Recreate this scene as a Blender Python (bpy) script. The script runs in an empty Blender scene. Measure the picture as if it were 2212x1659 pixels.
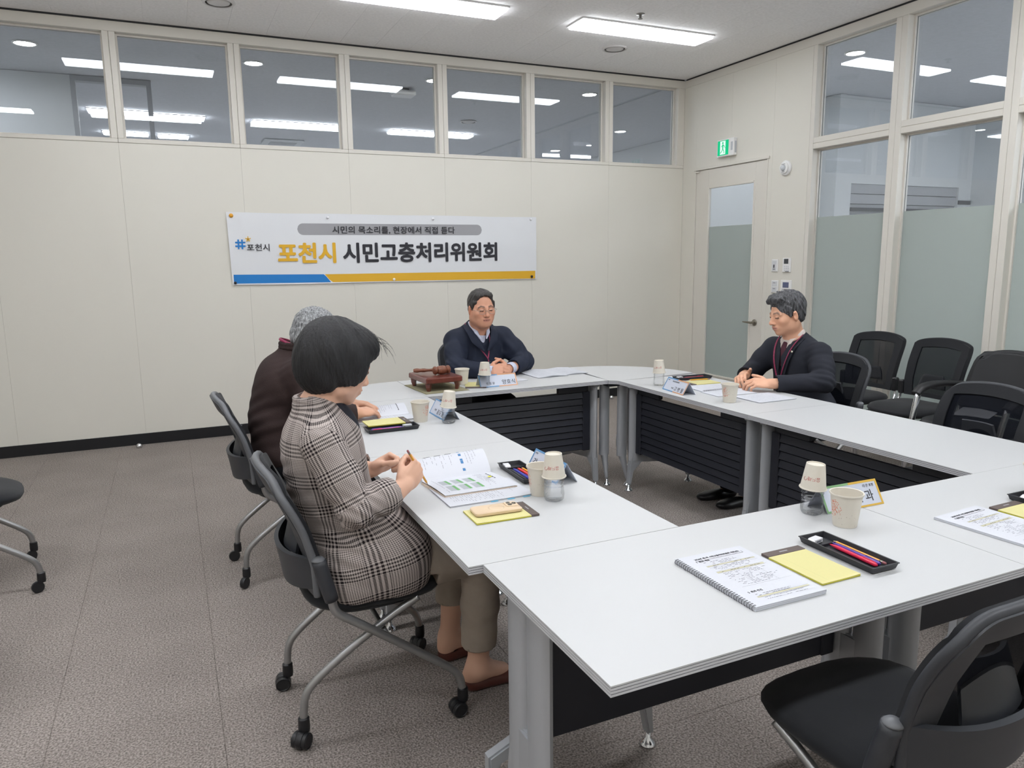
import bpy, bmesh, math, random
import numpy as np
from mathutils import Vector, Matrix, Euler
random.seed(7)
rng = np.random.RandomState(7)
SC = bpy.context.scene
COL = SC.collection
PI = math.pi

# ------------------------------------------------------------------ camera
def cam_matrix(yaw, pitch, roll, loc):
    cy, sy = math.cos(yaw), math.sin(yaw); cp, sp = math.cos(pitch), math.sin(pitch)
    f = Vector((sy*cp, cy*cp, -sp)); r = Vector((cy, -sy, 0)); u = r.cross(f)
    c, s = math.cos(roll), math.sin(roll)
    r2 = r*c+u*s; u2 = u*c-r*s
    return Matrix(((r2.x, u2.x, -f.x, loc[0]), (r2.y, u2.y, -f.y, loc[1]), (r2.z, u2.z, -f.z, loc[2]), (0, 0, 0, 1)))
cd = bpy.data.cameras.new('camera'); cam = bpy.data.objects.new('camera', cd); COL.objects.link(cam)
cd.sensor_fit = 'HORIZONTAL'; cd.sensor_width = 36.0; cd.lens = 1606.93/2212*36.0; cd.clip_start = 0.02
cam.matrix_world = cam_matrix(0.427173, 0.167257, -0.012385, (0, 0, 1.5))
SC.camera = cam

# ------------------------------------------------------------------ world and exposure
wd = bpy.data.worlds.new('world'); SC.world = wd; wd.use_nodes = True
wd.node_tree.nodes['Background'].inputs[0].default_value = (0.55, 0.6, 0.68, 1)
wd.node_tree.nodes['Background'].inputs[1].default_value = 0.12
SC.view_settings.view_transform = 'Standard'; SC.view_settings.look = 'None'
SC.view_settings.gamma = 1.0; SC.view_settings.use_curve_mapping = False
SC.view_settings.exposure = 0.0
LIGHT_ROOM = 29.0 
LIGHT_NEXT = 25.0 
LIGHT_LOBBY_FILL = 82.0    # radiance of unseen panels added to brighten the lobby beyond the right glazing
LIGHT_SPOT = 90.0
try:
    SC.cycles.max_bounces = 12; SC.cycles.diffuse_bounces = 8; SC.cycles.glossy_bounces = 4
    SC.cycles.transmission_bounces = 8; SC.cycles.transparent_max_bounces = 16
    SC.cycles.caustics_reflective = False; SC.cycles.caustics_refractive = False
    SC.cycles.sample_clamp_indirect = 6.0
    SC.cycles.use_denoising = True
except Exception:
    pass

# ------------------------------------------------------------------ materials
def s2l(c):
    out = []
    for v in c[:3]:
        v = v/255.0
        out.append(v/12.92 if v <= 0.04045 else ((v+0.055)/1.055)**2.4)
    return tuple(out)
MATS = {}
def mat(name, rgb, rough=0.6, metal=0.0, spec=0.5, var=None, bump=None, emit=None, coat=0.0, coord='Object', sheen=0.0):
    """rgb in sRGB 0-255; var=(scale, amount); bump=(scale, strength, distance)"""
    if name in MATS: return MATS[name]
    m = bpy.data.materials.new(name); m.use_nodes = True; MATS[name] = m
    nt = m.node_tree; b = nt.nodes['Principled BSDF']
    c = s2l(rgb)
    b.inputs['Base Color'].default_value = (*c, 1); b.inputs['Roughness'].default_value = rough
    b.inputs['Metallic'].default_value = metal; b.inputs['Specular IOR Level'].default_value = spec
    if coat: b.inputs['Coat Weight'].default_value = coat
    if sheen: b.inputs['Sheen Weight'].default_value = sheen
    m.diffuse_color = (*c, 1)
    if emit: 
        b.inputs['Emission Color'].default_value = (*c, 1); b.inputs['Emission Strength'].default_value = emit
    if var or bump:
        tc = nt.nodes.new('ShaderNodeTexCoord')
    if var:
        n = nt.nodes.new('ShaderNodeTexNoise'); n.inputs['Scale'].default_value = var[0]; n.inputs['Detail'].default_value = 4
        nt.links.new(tc.outputs[coord], n.inputs['Vector'])
        mp = nt.nodes.new('ShaderNodeMapRange'); mp.inputs[1].default_value = 0.3; mp.inputs[2].default_value = 0.7
        mp.inputs[3].default_value = 1-var[1]; mp.inputs[4].default_value = 1+var[1]
        nt.links.new(n.outputs['Fac'], mp.inputs[0])
        mx = nt.nodes.new('ShaderNodeVectorMath'); mx.operation = 'SCALE'; mx.inputs[0].default_value = c
        nt.links.new(mp.outputs[0], mx.inputs['Scale']); nt.links.new(mx.outputs[0], b.inputs['Base Color'])
    if bump:
        n2 = nt.nodes.new('ShaderNodeTexNoise'); n2.inputs['Scale'].default_value = bump[0]; n2.inputs['Detail'].default_value = 3
        nt.links.new(tc.outputs[coord], n2.inputs['Vector'])
        bp = nt.nodes.new('ShaderNodeBump'); bp.inputs['Strength'].default_value = bump[1]; bp.inputs['Distance'].default_value = bump[2]
        nt.links.new(n2.outputs['Fac'], bp.inputs['Height']); nt.links.new(bp.outputs[0], b.inputs['Normal'])
    return m

def glass_mat(name, tint, refl=0.0, ior=1.5):
    m = bpy.data.materials.new(name); m.use_nodes = True; nt = m.node_tree; nt.nodes.clear()
    o = nt.nodes.new('ShaderNodeOutputMaterial'); t = nt.nodes.new('ShaderNodeBsdfTransparent'); g = nt.nodes.new('ShaderNodeBsdfGlossy')
    t.inputs[0].default_value = (*s2l(tint), 1); g.inputs['Roughness'].default_value = 0.0
    g.inputs['Color'].default_value = (0.95, 0.97, 1, 1)
    f = nt.nodes.new('ShaderNodeFresnel'); f.inputs['IOR'].default_value = ior
    x = nt.nodes.new('ShaderNodeMixShader')
    ge = nt.nodes.new('ShaderNodeNewGeometry'); iv = nt.nodes.new('ShaderNodeMath'); iv.operation = 'SUBTRACT'; iv.inputs[0].default_value = 1.8
    i2 = nt.nodes.new('ShaderNodeMath'); i2.operation = 'MULTIPLY'; i2.inputs[1].default_value = 1.8
    nt.links.new(ge.outputs['Backfacing'], i2.inputs[0]); nt.links.new(i2.outputs[0], iv.inputs[1])
    mu = nt.nodes.new('ShaderNodeMath'); mu.operation = 'MULTIPLY'; mu.use_clamp = True
    nt.links.new(f.outputs[0], mu.inputs[0]); nt.links.new(iv.outputs[0], mu.inputs[1])
    nt.links.new(mu.outputs[0], x.inputs[0]); nt.links.new(t.outputs[0], x.inputs[1]); nt.links.new(g.outputs[0], x.inputs[2])
    nt.links.new(x.outputs[0], o.inputs['Surface']); MATS[name] = m
    return m

def veil_mat(name, rgb, opaque, rough=0.8, trans=0.0):
    """woven or frosted sheet: part diffuse/translucent, part see-through"""
    m = bpy.data.materials.new(name); m.use_nodes = True; nt = m.node_tree; nt.nodes.clear()
    o = nt.nodes.new('ShaderNodeOutputMaterial'); t = nt.nodes.new('ShaderNodeBsdfTransparent')
    d = nt.nodes.new('ShaderNodeBsdfDiffuse'); d.inputs[0].default_value = (*s2l(rgb), 1)
    last = d
    if trans:
        tl = nt.nodes.new('ShaderNodeBsdfTranslucent'); tl.inputs[0].default_value = (*s2l(rgb), 1)
        x0 = nt.nodes.new('ShaderNodeMixShader'); x0.inputs[0].default_value = trans
        nt.links.new(d.outputs[0], x0.inputs[1]); nt.links.new(tl.outputs[0], x0.inputs[2]); last = x0
    x = nt.nodes.new('ShaderNodeMixShader'); x.inputs[0].default_value = opaque
    nt.links.new(t.outputs[0], x.inputs[1]); nt.links.new(last.outputs[0], x.inputs[2])
    nt.links.new(x.outputs[0], o.inputs['Surface']); MATS[name] = m
    return m

def emit_mat(name, rgb, strength):
    m = bpy.data.materials.new(name); m.use_nodes = True; nt = m.node_tree; nt.nodes.clear()
    o = nt.nodes.new('ShaderNodeOutputMaterial'); e = nt.nodes.new('ShaderNodeEmission')
    e.inputs[0].default_value = (*s2l(rgb), 1); e.inputs[1].default_value = strength
    nt.links.new(e.outputs[0], o.inputs['Surface']); MATS[name] = m
    return m

# ------------------------------------------------------------------ object helpers
def link(o, parent=None):
    COL.objects.link(o)
    if parent is not None: o.parent = parent
    return o
def mesh_obj(name, verts, faces, m, parent=None, smooth=False, fmats=None, loc=None, rot=None):
    me = bpy.data.meshes.new(name)
    me.from_pydata([tuple(map(float, v)) for v in verts], [], [tuple(map(int, f)) for f in faces])
    ms = m if isinstance(m, (list, tuple)) else [m]
    for k in ms: me.materials.append(k)
    if fmats is not None:
        me.polygons.foreach_set('material_index', list(fmats))
    if smooth: me.polygons.foreach_set('use_smooth', [True]*len(me.polygons))
    me.update()
    o = bpy.data.objects.new(name, me); link(o, parent)
    if loc is not None: o.location = loc
    if rot is not None: o.rotation_euler = rot
    return o
def tag(o, label=None, cat=None, group=None, kind=None):
    if label: o['label'] = label
    if cat: o['category'] = cat
    if group: o['group'] = group
    if kind: o['kind'] = kind
    return o
def thing(name, label, cat, loc=(0, 0, 0), rotz=0.0, group=None):
    o = bpy.data.objects.new(name, None); COL.objects.link(o)
    o.empty_display_size = 0.05
    o.location = loc; o.rotation_euler = (0, 0, rotz)
    return tag(o, label, cat, group)

class MB:
    """collects shapes, then links them as one mesh"""
    def __init__(s): s.v = []; s.f = []; s.m = []
    def add(s, v, f, mi=0):
        n = len(s.v); s.v += [tuple(map(float, q)) for q in v]; s.f += [tuple(int(i)+n for i in q) for q in f]; s.m += [mi]*len(f)
    def box(s, x0, x1, y0, y1, z0, z1, mi=0, bev=0.0):
        if bev > 0:
            b = min(bev, (x1-x0)/2.01, (y1-y0)/2.01, (z1-z0)/2.01)
            vs = []; X = (x0, x1); Y = (y0, y1); Z = (z0, z1); idx = {}
            for i in (0, 1):
                for j in (0, 1):
                    for k in (0, 1):
                        sx, sy, sz = (1, -1)[i], (1, -1)[j], (1, -1)[k]
                        idx[i, j, k, 'x'] = len(vs); vs.append((X[i], Y[j]+sy*b, Z[k]+sz*b))
                        idx[i, j, k, 'y'] = len(vs); vs.append((X[i]+sx*b, Y[j], Z[k]+sz*b))
                        idx[i, j, k, 'z'] = len(vs); vs.append((X[i]+sx*b, Y[j]+sy*b, Z[k]))
            fs = []
            fs.append([idx[0, j, k, 'x'] for j, k in ((0, 0), (0, 1), (1, 1), (1, 0))]); fs.append([idx[1, j, k, 'x'] for j, k in ((0, 0), (1, 0), (1, 1), (0, 1))])
            fs.append([idx[i, 0, k, 'y'] for i, k in ((0, 0), (1, 0), (1, 1), (0, 1))]); fs.append([idx[i, 1, k, 'y'] for i, k in ((0, 0), (0, 1), (1, 1), (1, 0))])
            fs.append([idx[i, j, 0, 'z'] for i, j in ((0, 0), (0, 1), (1, 1), (1, 0))]); fs.append([idx[i, j, 1, 'z'] for i, j in ((0, 0), (1, 0), (1, 1), (0, 1))])
            for i in (0, 1):
                for j in (0, 1):
                    fs.append([idx[i, j, 0, 'x'], idx[i, j, 0, 'y'], idx[i, j, 1, 'y'], idx[i, j, 1, 'x']])
                    fs.append([idx[i, 0, j, 'x'], idx[i, 0, j, 'z'], idx[i, 1, j, 'z'], idx[i, 1, j, 'x']])
                    fs.append([idx[0, i, j, 'y'], idx[0, i, j, 'z'], idx[1, i, j, 'z'], idx[1, i, j, 'y']])
                    for k in (0, 1): fs.append([idx[i, j, k, 'x'], idx[i, j, k, 'y'], idx[i, j, k, 'z']])
            s.add(vs, fs, mi)
        else:
            s.add([(x0, y0, z0), (x1, y0, z0), (x1, y1, z0), (x0, y1, z0), (x0, y0, z1), (x1, y0, z1), (x1, y1, z1), (x0, y1, z1)],
                  [(0, 3, 2, 1), (4, 5, 6, 7), (0, 1, 5, 4), (1, 2, 6, 5), (2, 3, 7, 6), (3, 0, 4, 7)], mi)
        return s
    def tube(s, path, r, seg=10, smooth=0, mi=0, flat=None, caps=True):
        """sweep along a path; r number or list; flat=(a,b) elliptical section scale, a across the up direction"""
        P = [Vector(p) for p in path]
        R_ = list(r) if isinstance(r, (list, tuple)) else [r]*len(P)
        for _ in range(smooth):
            Q = [P[0]]; S = [R_[0]]
            for i in range(len(P)-1):
                Q += [P[i]*0.75+P[i+1]*0.25, P[i]*0.25+P[i+1]*0.75]; S += [R_[i]*0.75+R_[i+1]*0.25, R_[i]*0.25+R_[i+1]*0.75]
            Q.append(P[-1]); S.append(R_[-1]); P, R_ = Q, S
        n = len(P); vs = []; fs = []
        T = []
        for i in range(n):
            a = P[max(0, i-1)]; b = P[min(n-1, i+1)]; T.append((b-a).normalized())
        up = Vector((0, 0, 1)) if abs(T[0].z) < 0.9 else Vector((1, 0, 0))
        N = (up-T[0]*up.dot(T[0])).normalized()
        for i in range(n):
            N = (N-T[i]*N.dot(T[i])).normalized(); B = T[i].cross(N)
            fa, fb = flat or (1, 1)
            for k in range(seg):
                a = 2*PI*k/seg
                vs.append(P[i]+N*(math.cos(a)*R_[i]*fa)+B*(math.sin(a)*R_[i]*fb))
        for i in range(n-1):
            for k in range(seg):
                k2 = (k+1) % seg
                fs.append((i*seg+k, i*seg+k2, (i+1)*seg+k2, (i+1)*seg+k))
        if caps:
            fs.append(tuple(range(seg))[::-1]); fs.append(tuple((n-1)*seg+k for k in range(seg)))
        s.add(vs, fs, mi); return s
    def lathe(s, prof, seg=20, cx=0, cy=0, mi=0, cap=True, axis='z', bump=None):
        """prof: list of (r, z)"""
        vs = []; fs = []; n = len(prof)
        for i, (r, z) in enumerate(prof):
            for k in range(seg):
                a = 2*PI*k/seg; rr = r
                if bump: rr = r+bump(a, z)
                p = (rr*math.cos(a), rr*math.sin(a), z)
                if axis == 'x': p = (z, p[0], p[1])
                elif axis == 'y': p = (p[0], z, p[1])
                vs.append((p[0]+cx, p[1]+cy, p[2]))
        for i in range(n-1):
            for k in range(seg):
                k2 = (k+1) % seg
                fs.append((i*seg+k, i*seg+k2, (i+1)*seg+k2, (i+1)*seg+k))
        if cap:
            fs.append(tuple(range(seg))[::-1]); fs.append(tuple((n-1)*seg+k for k in range(seg)))
        s.add(vs, fs, mi); return s
    def prism(s, poly, z0, z1, mi=0, side=None):
        n = len(poly)
        vs = [(x, y, z0) for x, y in poly]+[(x, y, z1) for x, y in poly]
        s.add(vs, [tuple(range(n))[::-1], tuple(range(n, 2*n))], mi)
        k = len(s.v)-2*n
        for i in range(n):
            j = (i+1) % n
            s.f.append((k+i, k+j, k+n+j, k+n+i)); s.m.append(mi if side is None else side)
        return s
    def xf(s, M, start=0):
        for i in range(start, len(s.v)): s.v[i] = tuple(M @ Vector(s.v[i]))
        return s
    def build(s, name, m, parent=None, smooth=False, loc=None, rot=None):
        return mesh_obj(name, s.v, s.f, m, parent, smooth, s.m if len(set(s.m)) > 1 else None, loc, rot)

def autosmooth(o, ang=40):
    """flat shading across sharp edges by marking them"""
    me = o.data; bm = bmesh.new(); bm.from_mesh(me)
    bmesh.ops.recalc_face_normals(bm, faces=bm.faces)
    for e in bm.edges:
        e.smooth = not (len(e.link_faces) != 2 or e.calc_face_angle(0) > math.radians(ang))
    for f in bm.faces: f.smooth = True
    bm.to_mesh(me); bm.free()
    return o

def grid_slab(fn, nu, nv, t, keep=None):
    """closed slab over fn(u,v), u,v in 0..1; keep(u,v)->bool per cell"""
    P = np.zeros((nu+1, nv+1, 3))
    for i in range(nu+1):
        for j in range(nv+1): P[i, j] = fn(i/nu, j/nv)
    du = np.gradient(P, axis=0); dv = np.gradient(P, axis=1)
    N = np.cross(du, dv); N /= np.linalg.norm(N, axis=2, keepdims=True)+1e-12
    A = P+N*t/2; B = P-N*t/2; W = nv+1; K = (nu+1)*W
    vs = [tuple(q) for q in A.reshape(-1, 3)]+[tuple(q) for q in B.reshape(-1, 3)]; fs = []; E = {}
    for i in range(nu):
        for j in range(nv):
            if keep and not keep((i+.5)/nu, (j+.5)/nv): continue
            a, b, c, d = i*W+j, (i+1)*W+j, (i+1)*W+j+1, i*W+j+1
            fs.append((a, b, c, d)); fs.append((d+K, c+K, b+K, a+K))
            for e in ((a, b), (b, c), (c, d), (d, a)):
                if (e[1], e[0]) in E: del E[e[1], e[0]]
                else: E[e] = 1
    for a, b in E: fs.append((b, a, a+K, b+K))
    used = sorted({i for f in fs for i in f}); mp = {q: i for i, q in enumerate(used)}
    return [vs[i] for i in used], [tuple(mp[i] for i in f) for f in fs]

def dup(root, loc=None, rotz=None, label=None, group=None):
    r = root.copy(); COL.objects.link(r)
    if loc is not None: r.location = loc
    if rotz is not None: r.rotation_euler = (0, 0, rotz)
    if label: r['label'] = label
    if group: r['group'] = group
    for ch in list(root.children):
        c = ch.copy(); COL.objects.link(c); c.parent = r
        for g in ch.children:
            d = g.copy(); COL.objects.link(d); d.parent = c
    return r

def text_mesh(body, size, m, name='lettering', parent=None, M=None, bold=0.0, width=None, height=None, align='LEFT', depth=0.0004, heavy=0.0):
    cu = bpy.data.curves.new('txt', 'FONT'); cu.body = body; cu.size = size; cu.extrude = depth; cu.offset = bold*size
    cu.resolution_u = 3
    ob = bpy.data.objects.new('txt', cu); COL.objects.link(ob)
    bpy.context.view_layer.update()
    dg = bpy.context.evaluated_depsgraph_get(); me = bpy.data.meshes.new_from_object(ob.evaluated_get(dg))
    bpy.data.objects.remove(ob)
    if heavy:
        bm = bmesh.new()
        for k in range(13):
            a = 2*PI*k/12; d = heavy*size if k < 12 else 0
            b0 = len(bm.verts); bm.from_mesh(me); bm.verts.ensure_lookup_table()
            for v in bm.verts[b0:]: v.co.x += math.cos(a)*d; v.co.y += math.sin(a)*d; v.co.z += 0.00002*k
        bm.to_mesh(me); bm.free()
    n = len(me.vertices)
    co = np.zeros(n*3); me.vertices.foreach_get('co', co); co = co.reshape(-1, 3)
    if n:
        x0, x1 = co[:, 0].min(), co[:, 0].max(); y0, y1 = co[:, 1].min(), co[:, 1].max()
        if width: co[:, 0] = (co[:, 0]-x0)*width/(x1-x0); x1 = width; x0 = 0
        if height: co[:, 1] = (co[:, 1]-y0)*height/(y1-y0)
        if align == 'CENTER': co[:, 0] -= (x0+x1)/2
        if M is not None:
            A = np.array(M); co = co@A[:3, :3].T+A[:3, 3]
        me.vertices.foreach_set('co', co.reshape(-1))
    me.materials.clear(); me.materials.append(m); me.update()
    o = bpy.data.objects.new(name, me); link(o, parent)
    return o
# ------------------------------------------------------------------ shared materials
M_WALL = mat('wall_panel_paint', (218, 215, 206), 0.5, var=(1.3, 0.012), bump=(260, 0.06, 0.001))
M_TRIM = mat('window_frame_paint', (216, 212, 204), 0.42)
M_GAP = mat('dark_joint', (104, 102, 98), 0.8)
M_BLACK = mat('black_baseboard', (17, 18, 22), 0.45)
M_CARPET = None
M_CEIL = mat('ceiling_board', (246, 245, 246), 0.9, var=(46, 0.05), bump=(420, 0.5, 0.002), coord='Object')
M_WHITE = mat('white_plastic', (232, 232, 232), 0.35)
M_GLASS = glass_mat('window_glass', (238, 241, 244))
M_FILM = veil_mat('frosted_film', (206, 212, 208), 0.95, trans=0.6)
M_STEEL = mat('brushed_steel', (150, 145, 135), 0.32, 1.0)
M_LAMP = emit_mat('led_diffuser', (247, 250, 254), LIGHT_ROOM)
M_LAMP2 = emit_mat('led_diffuser_next_room', (250, 252, 255), LIGHT_NEXT)
M_SPOT = emit_mat('downlight_lens', (255, 252, 245), LIGHT_SPOT)

def carpet_mat():
    m = bpy.data.materials.new('carpet'); m.use_nodes = True; nt = m.node_tree; b = nt.nodes['Principled BSDF']
    tc = nt.nodes.new('ShaderNodeTexCoord'); L = nt.links
    oi = nt.nodes.new('ShaderNodeObjectInfo')
    ad = nt.nodes.new('ShaderNodeVectorMath'); ad.operation = 'ADD'
    L.new(tc.outputs['Object'], ad.inputs[0]); L.new(oi.outputs['Location'], ad.inputs[1])
    def noise(sc, det):
        n = nt.nodes.new('ShaderNodeTexNoise'); n.inputs['Scale'].default_value = sc; n.inputs['Detail'].default_value = det
        L.new(ad.outputs[0], n.inputs['Vector']); return n.outputs['Fac']
    v = nt.nodes.new('ShaderNodeTexVoronoi'); v.inputs['Scale'].default_value = 150; L.new(ad.outputs[0], v.inputs['Vector'])
    cr = nt.nodes.new('ShaderNodeValToRGB'); L.new(noise(150, 3), cr.inputs[0])
    cr.color_ramp.elements[0].position = 0.36; cr.color_ramp.elements[0].color = (*s2l((108, 101, 97)), 1)
    cr.color_ramp.elements[1].position = 0.64; cr.color_ramp.elements[1].color = (*s2l((166, 157, 151)), 1)
    mx = nt.nodes.new('ShaderNodeMix'); mx.data_type = 'RGBA'; mx.blend_type = 'MULTIPLY'; mx.inputs['Factor'].default_value = 1
    mp = nt.nodes.new('ShaderNodeMapRange'); mp.inputs[1].default_value = 0.3; mp.inputs[2].default_value = 0.7; mp.inputs[3].default_value = 0.93; mp.inputs[4].default_value = 1.05
    L.new(noise(3.0, 4), mp.inputs[0]); cb = nt.nodes.new('ShaderNodeCombineXYZ')
    for i in range(3): L.new(mp.outputs[0], cb.inputs[i])
    L.new(cr.outputs[0], mx.inputs['A']); L.new(cb.outputs[0], mx.inputs['B']); L.new(mx.outputs['Result'], b.inputs['Base Color'])
    b.inputs['Roughness'].default_value = 0.95; b.inputs['Specular IOR Level'].default_value = 0.15
    bp = nt.nodes.new('ShaderNodeBump'); bp.inputs['Strength'].default_value = 0.7; bp.inputs['Distance'].default_value = 0.004
    L.new(v.outputs['Distance'], bp.inputs['Height']); L.new(bp.outputs[0], b.inputs['Normal'])
    MATS['carpet'] = m; return m
M_CARPET = carpet_mat()

XW, YW, ZC = 5.18, 6.82, 3.352        # right wall face, back wall face, ceiling height
XL, YF = -3.3, -1.9                   # left and front wall faces (behind the camera)

# ------------------------------------------------------------------ floor with carpet tiles
fl = MB().box(XL, XW+0.1, YF, YW+0.1, -0.12, -0.006).build('floor', mat('carpet_joint', (88, 82, 78), 0.9)); tag(fl, kind='structure')
tile_me = None
T0x, T0y, TS = 0.045, 0.27, 0.51
rest = MB()
for i in range(-6, 11):
    for j in range(-5, 14):
        x0, y0 = T0x+i*TS, T0y+j*TS
        xa, xb, ya, yb = max(x0, XL), min(x0+TS, XW), max(y0, YF), min(y0+TS, YW)
        if xb-xa < 0.02 or yb-ya < 0.02: continue
        g = 0.0003
        full = (xb-xa > TS-0.001 and yb-ya > TS-0.001)
        if y0 < 1.0 and not (0.5 < x0 < 3 and y0 > 0.0): rest.box(xa+g, xb-g, ya+g, yb-g, -0.006, 0, bev=0.0015); continue
        if full:
            if tile_me is None:
                o = MB().box(g-TS/2, TS/2-g, g-TS/2, TS/2-g, -0.006, 0, bev=0.0015).build('carpet_tile', M_CARPET, fl); tile_me = o.data
            else:
                o = bpy.data.objects.new('carpet_tile', tile_me); link(o, fl)
            o.location = (x0+TS/2, y0+TS/2, 0)
        else:
            MB().box(xa+g, xb-g, ya+g, yb-g, -0.006, 0, bev=0.0015).build('carpet_tile', M_CARPET, fl)
tag(rest.build('carpet_tile_field', M_CARPET, fl), kind='stuff')

# ------------------------------------------------------------------ ceiling with boards
ce = MB().box(XL, XW+0.1, YF, YW+0.14, ZC+0.012, ZC+0.1).build('ceiling', mat('ceiling_joint', (190, 189, 189), 0.9)); tag(ce, kind='structure')
rest = MB(); tm = None
CX, CY, CA, CB_ = -0.018, 6.82, 0.3045, 0.609
holes = []
for i in range(-9, 18):
    for j in range(0, 15):
        x0 = CX+i*CA; y1 = CY-j*CB_+(0.3045 if i % 2 else 0); y0 = y1-CB_
        xa, xb, ya, yb = max(x0, XL), min(x0+CA, XW), max(y0, YF), min(y1, YW)
        if xb-xa < 0.01 or yb-ya < 0.01: continue
        g = 0.0003
        vis = ya > 4.6 and xa > -0.9
        if not vis: rest.box(xa+g, xb-g, ya+g, yb-g, ZC, ZC+0.012); continue
        if xb-xa > CA-0.001 and yb-ya > CB_-0.001:
            if tm is None:
                o = MB().box(g-CA/2, CA/2-g, g-CB_/2, CB_/2-g, 0, 0.012, bev=0.001).build('ceiling_board', M_CEIL, ce); tm = o.data
            else:
                o = bpy.data.objects.new('ceiling_board', tm); link(o, ce)
            o.location = ((xa+xb)/2, (ya+yb)/2, ZC)
        else:
            MB().box(xa+g, xb-g, ya+g, yb-g, ZC, ZC+0.012, bev=0.001).build('ceiling_board', M_CEIL, ce)
tag(rest.build('ceiling_board_field', M_CEIL, ce), kind='stuff')

# ------------------------------------------------------------------ back wall: panels below, clerestory above
seam = [-3.895, -2.99, -2.085, -1.18, -0.273, 0.634, 1.54, 2.438, 3.34, 4.235, 5.18]
M_SEAM = mat('panel_seam', (158, 155, 146), 0.8)
wb = MB().box(XL, XW+0.12, YW+0.008, YW+0.13, 0, 2.437).build('wall_back', M_SEAM); tag(wb, kind='structure')
for a, b in zip(seam[:-1], seam[1:]):
    a = max(a, XL)
    MB().box(a+0.0004, b-0.0004, YW, YW+0.008, 0.0, 2.435, bev=0.0006).build('wall_panel', M_WALL, wb)
MB().box(XL, XW, YW-0.002, YW+0.13, 3.262, 3.338, bev=0.003).build('head_rail', M_TRIM, wb)
MB().box(XL, XW, YW+0.015, YW+0.13, 3.338, ZC+0.004).build('shadow_gap', mat('shadow_gap', (70, 70, 72), 0.8), wb)
for a, b in zip(seam[:-1], seam[1:]):
    a = max(a, XL)
    MB().box(a+0.0007, b-0.0007, YW-0.002, YW+0.13, 2.437, 2.468, bev=0.003).build('sill_rail', M_TRIM, wb)
for c in seam[1:-1]:
    for d in (-0.046, 0.0008): MB().box(c+d, c+d+0.0452, YW-0.002, YW+0.13, 2.468, 3.262, bev=0.003).build('mullion', M_TRIM, wb)
MB().box(5.092, XW, YW-0.002, YW+0.13, 2.468, 3.262, bev=0.003).build('mullion', M_TRIM, wb)
nwin = 0
def window(orient, a, b, z0, z1, base, film=None, gl=0.0):
    """pane with glazing beads; orient 'y' on the back wall, 'x' on the right wall"""
    global nwin; nwin += 1
    def bx(mb, u0, u1, d0, d1, w0, w1, **k):
        if orient == 'y': mb.box(u0, u1, base+d0, base+d1, w0, w1, **k)
        else: mb.box(base+d0, base+d1, u0, u1, w0, w1, **k)
    f = MB(); t = 0.013
    for d0, d1 in ((0.062, 0.078), (0.088, 0.104)):
        bx(f, a, b, d0, d1, z0, z0+t); bx(f, a, b, d0, d1, z1-t, z1); bx(f, a, a+t, d0, d1, z0+t, z1-t); bx(f, b-t, b, d0, d1, z0+t, z1-t)
    fr = f.build('window_%d' % nwin, M_TRIM); tag(fr, kind='structure')
    g = MB(); bx(g, a+0.002, b-0.002, 0.080, 0.086, z0+0.002, z1-0.002); g.build('pane', M_GLASS, fr)
    if film:
        g = MB(); bx(g, a+0.0005, b-0.0005, 0.0788, 0.0795, z0+0.0005, film); g.build('frosted_film', M_FILM, fr)
    return fr
for a, b in zip(seam[:-1], seam[1:]):
    a2 = max(a, XL)
    window('y', a2+0.046, (b-0.046) if b < 5 else 5.092, 2.468, 3.262, YW)

# ------------------------------------------------------------------ right wall: panelled corner with the door, glazing towards the camera
DY0, DY1, DZ = 5.54, 6.605, 2.40
wr = MB()
wr.box(XW+0.008, XW+0.12, 5.055, DY0, 0, 3.262); wr.box(XW+0.008, XW+0.12, DY1, YW+0.12, 0, 3.262); wr.box(XW+0.008, XW+0.12, DY0, DY1, DZ, 3.262)
wr = wr.build('wall_right', M_SEAM); tag(wr, kind='structure')
def wp(y0, y1, z0, z1): MB().box(XW, XW+0.008, y0+0.0004, y1-0.0004, z0, z1, bev=0.0006).build('wall_panel', M_WALL, wr)
wp(DY1, YW, 0, 3.262); wp(6.063, DY1, DZ, 3.262); wp(5.49, 6.063, DZ, 3.262); wp(5.49, DY0, 0, DZ); wp(5.055, 5.49, 0, 3.262)
MB().box(XW-0.002, XW+0.12, YF, YW, 3.262, 3.338, bev=0.003).build('head_rail', M_TRIM, wr)
MB().box(XW+0.015, XW+0.12, YF, YW, 3.338, ZC+0.004).build('shadow_gap', MATS['shadow_gap'], wr)
posts = [(5.010, 5.054), (4.148, 4.200), (4.202, 4.254), (3.272, 3.322), (3.324, 3.374), (2.395, 2.445), (2.447, 2.497), (1.52, 1.57), (1.572, 1.62), (0.62, 0.72), (-0.28, -0.18), (-1.18, -1.08)]
for a, b in posts: MB().box(XW-0.002, XW+0.12, a, b, 0, 3.262, bev=0.003).build('mullion', M_TRIM, wr)
bays = [(4.254, 5.010), (3.374, 4.148), (2.497, 3.272), (1.62, 2.395), (0.72, 1.52), (-0.18, 0.62), (-1.08, -0.28)]
for a, b in bays:
    MB().box(XW-0.002, XW+0.12, a, b, 2.4515, 2.499, bev=0.003).build('transom', M_TRIM, wr)
    MB().box(XW-0.002, XW+0.12, a, b, 2.404, 2.4505, bev=0.003).build('transom', M_TRIM, wr)
    MB().box(XW-0.002, XW+0.12, a, b, 0.0, 0.17, bev=0.003).build('sill_rail', M_TRIM, wr)
    window('x', a, b, 2.499, 3.262, XW)
    window('x', a, b, 0.17, 2.404, XW, film=1.825)
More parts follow.
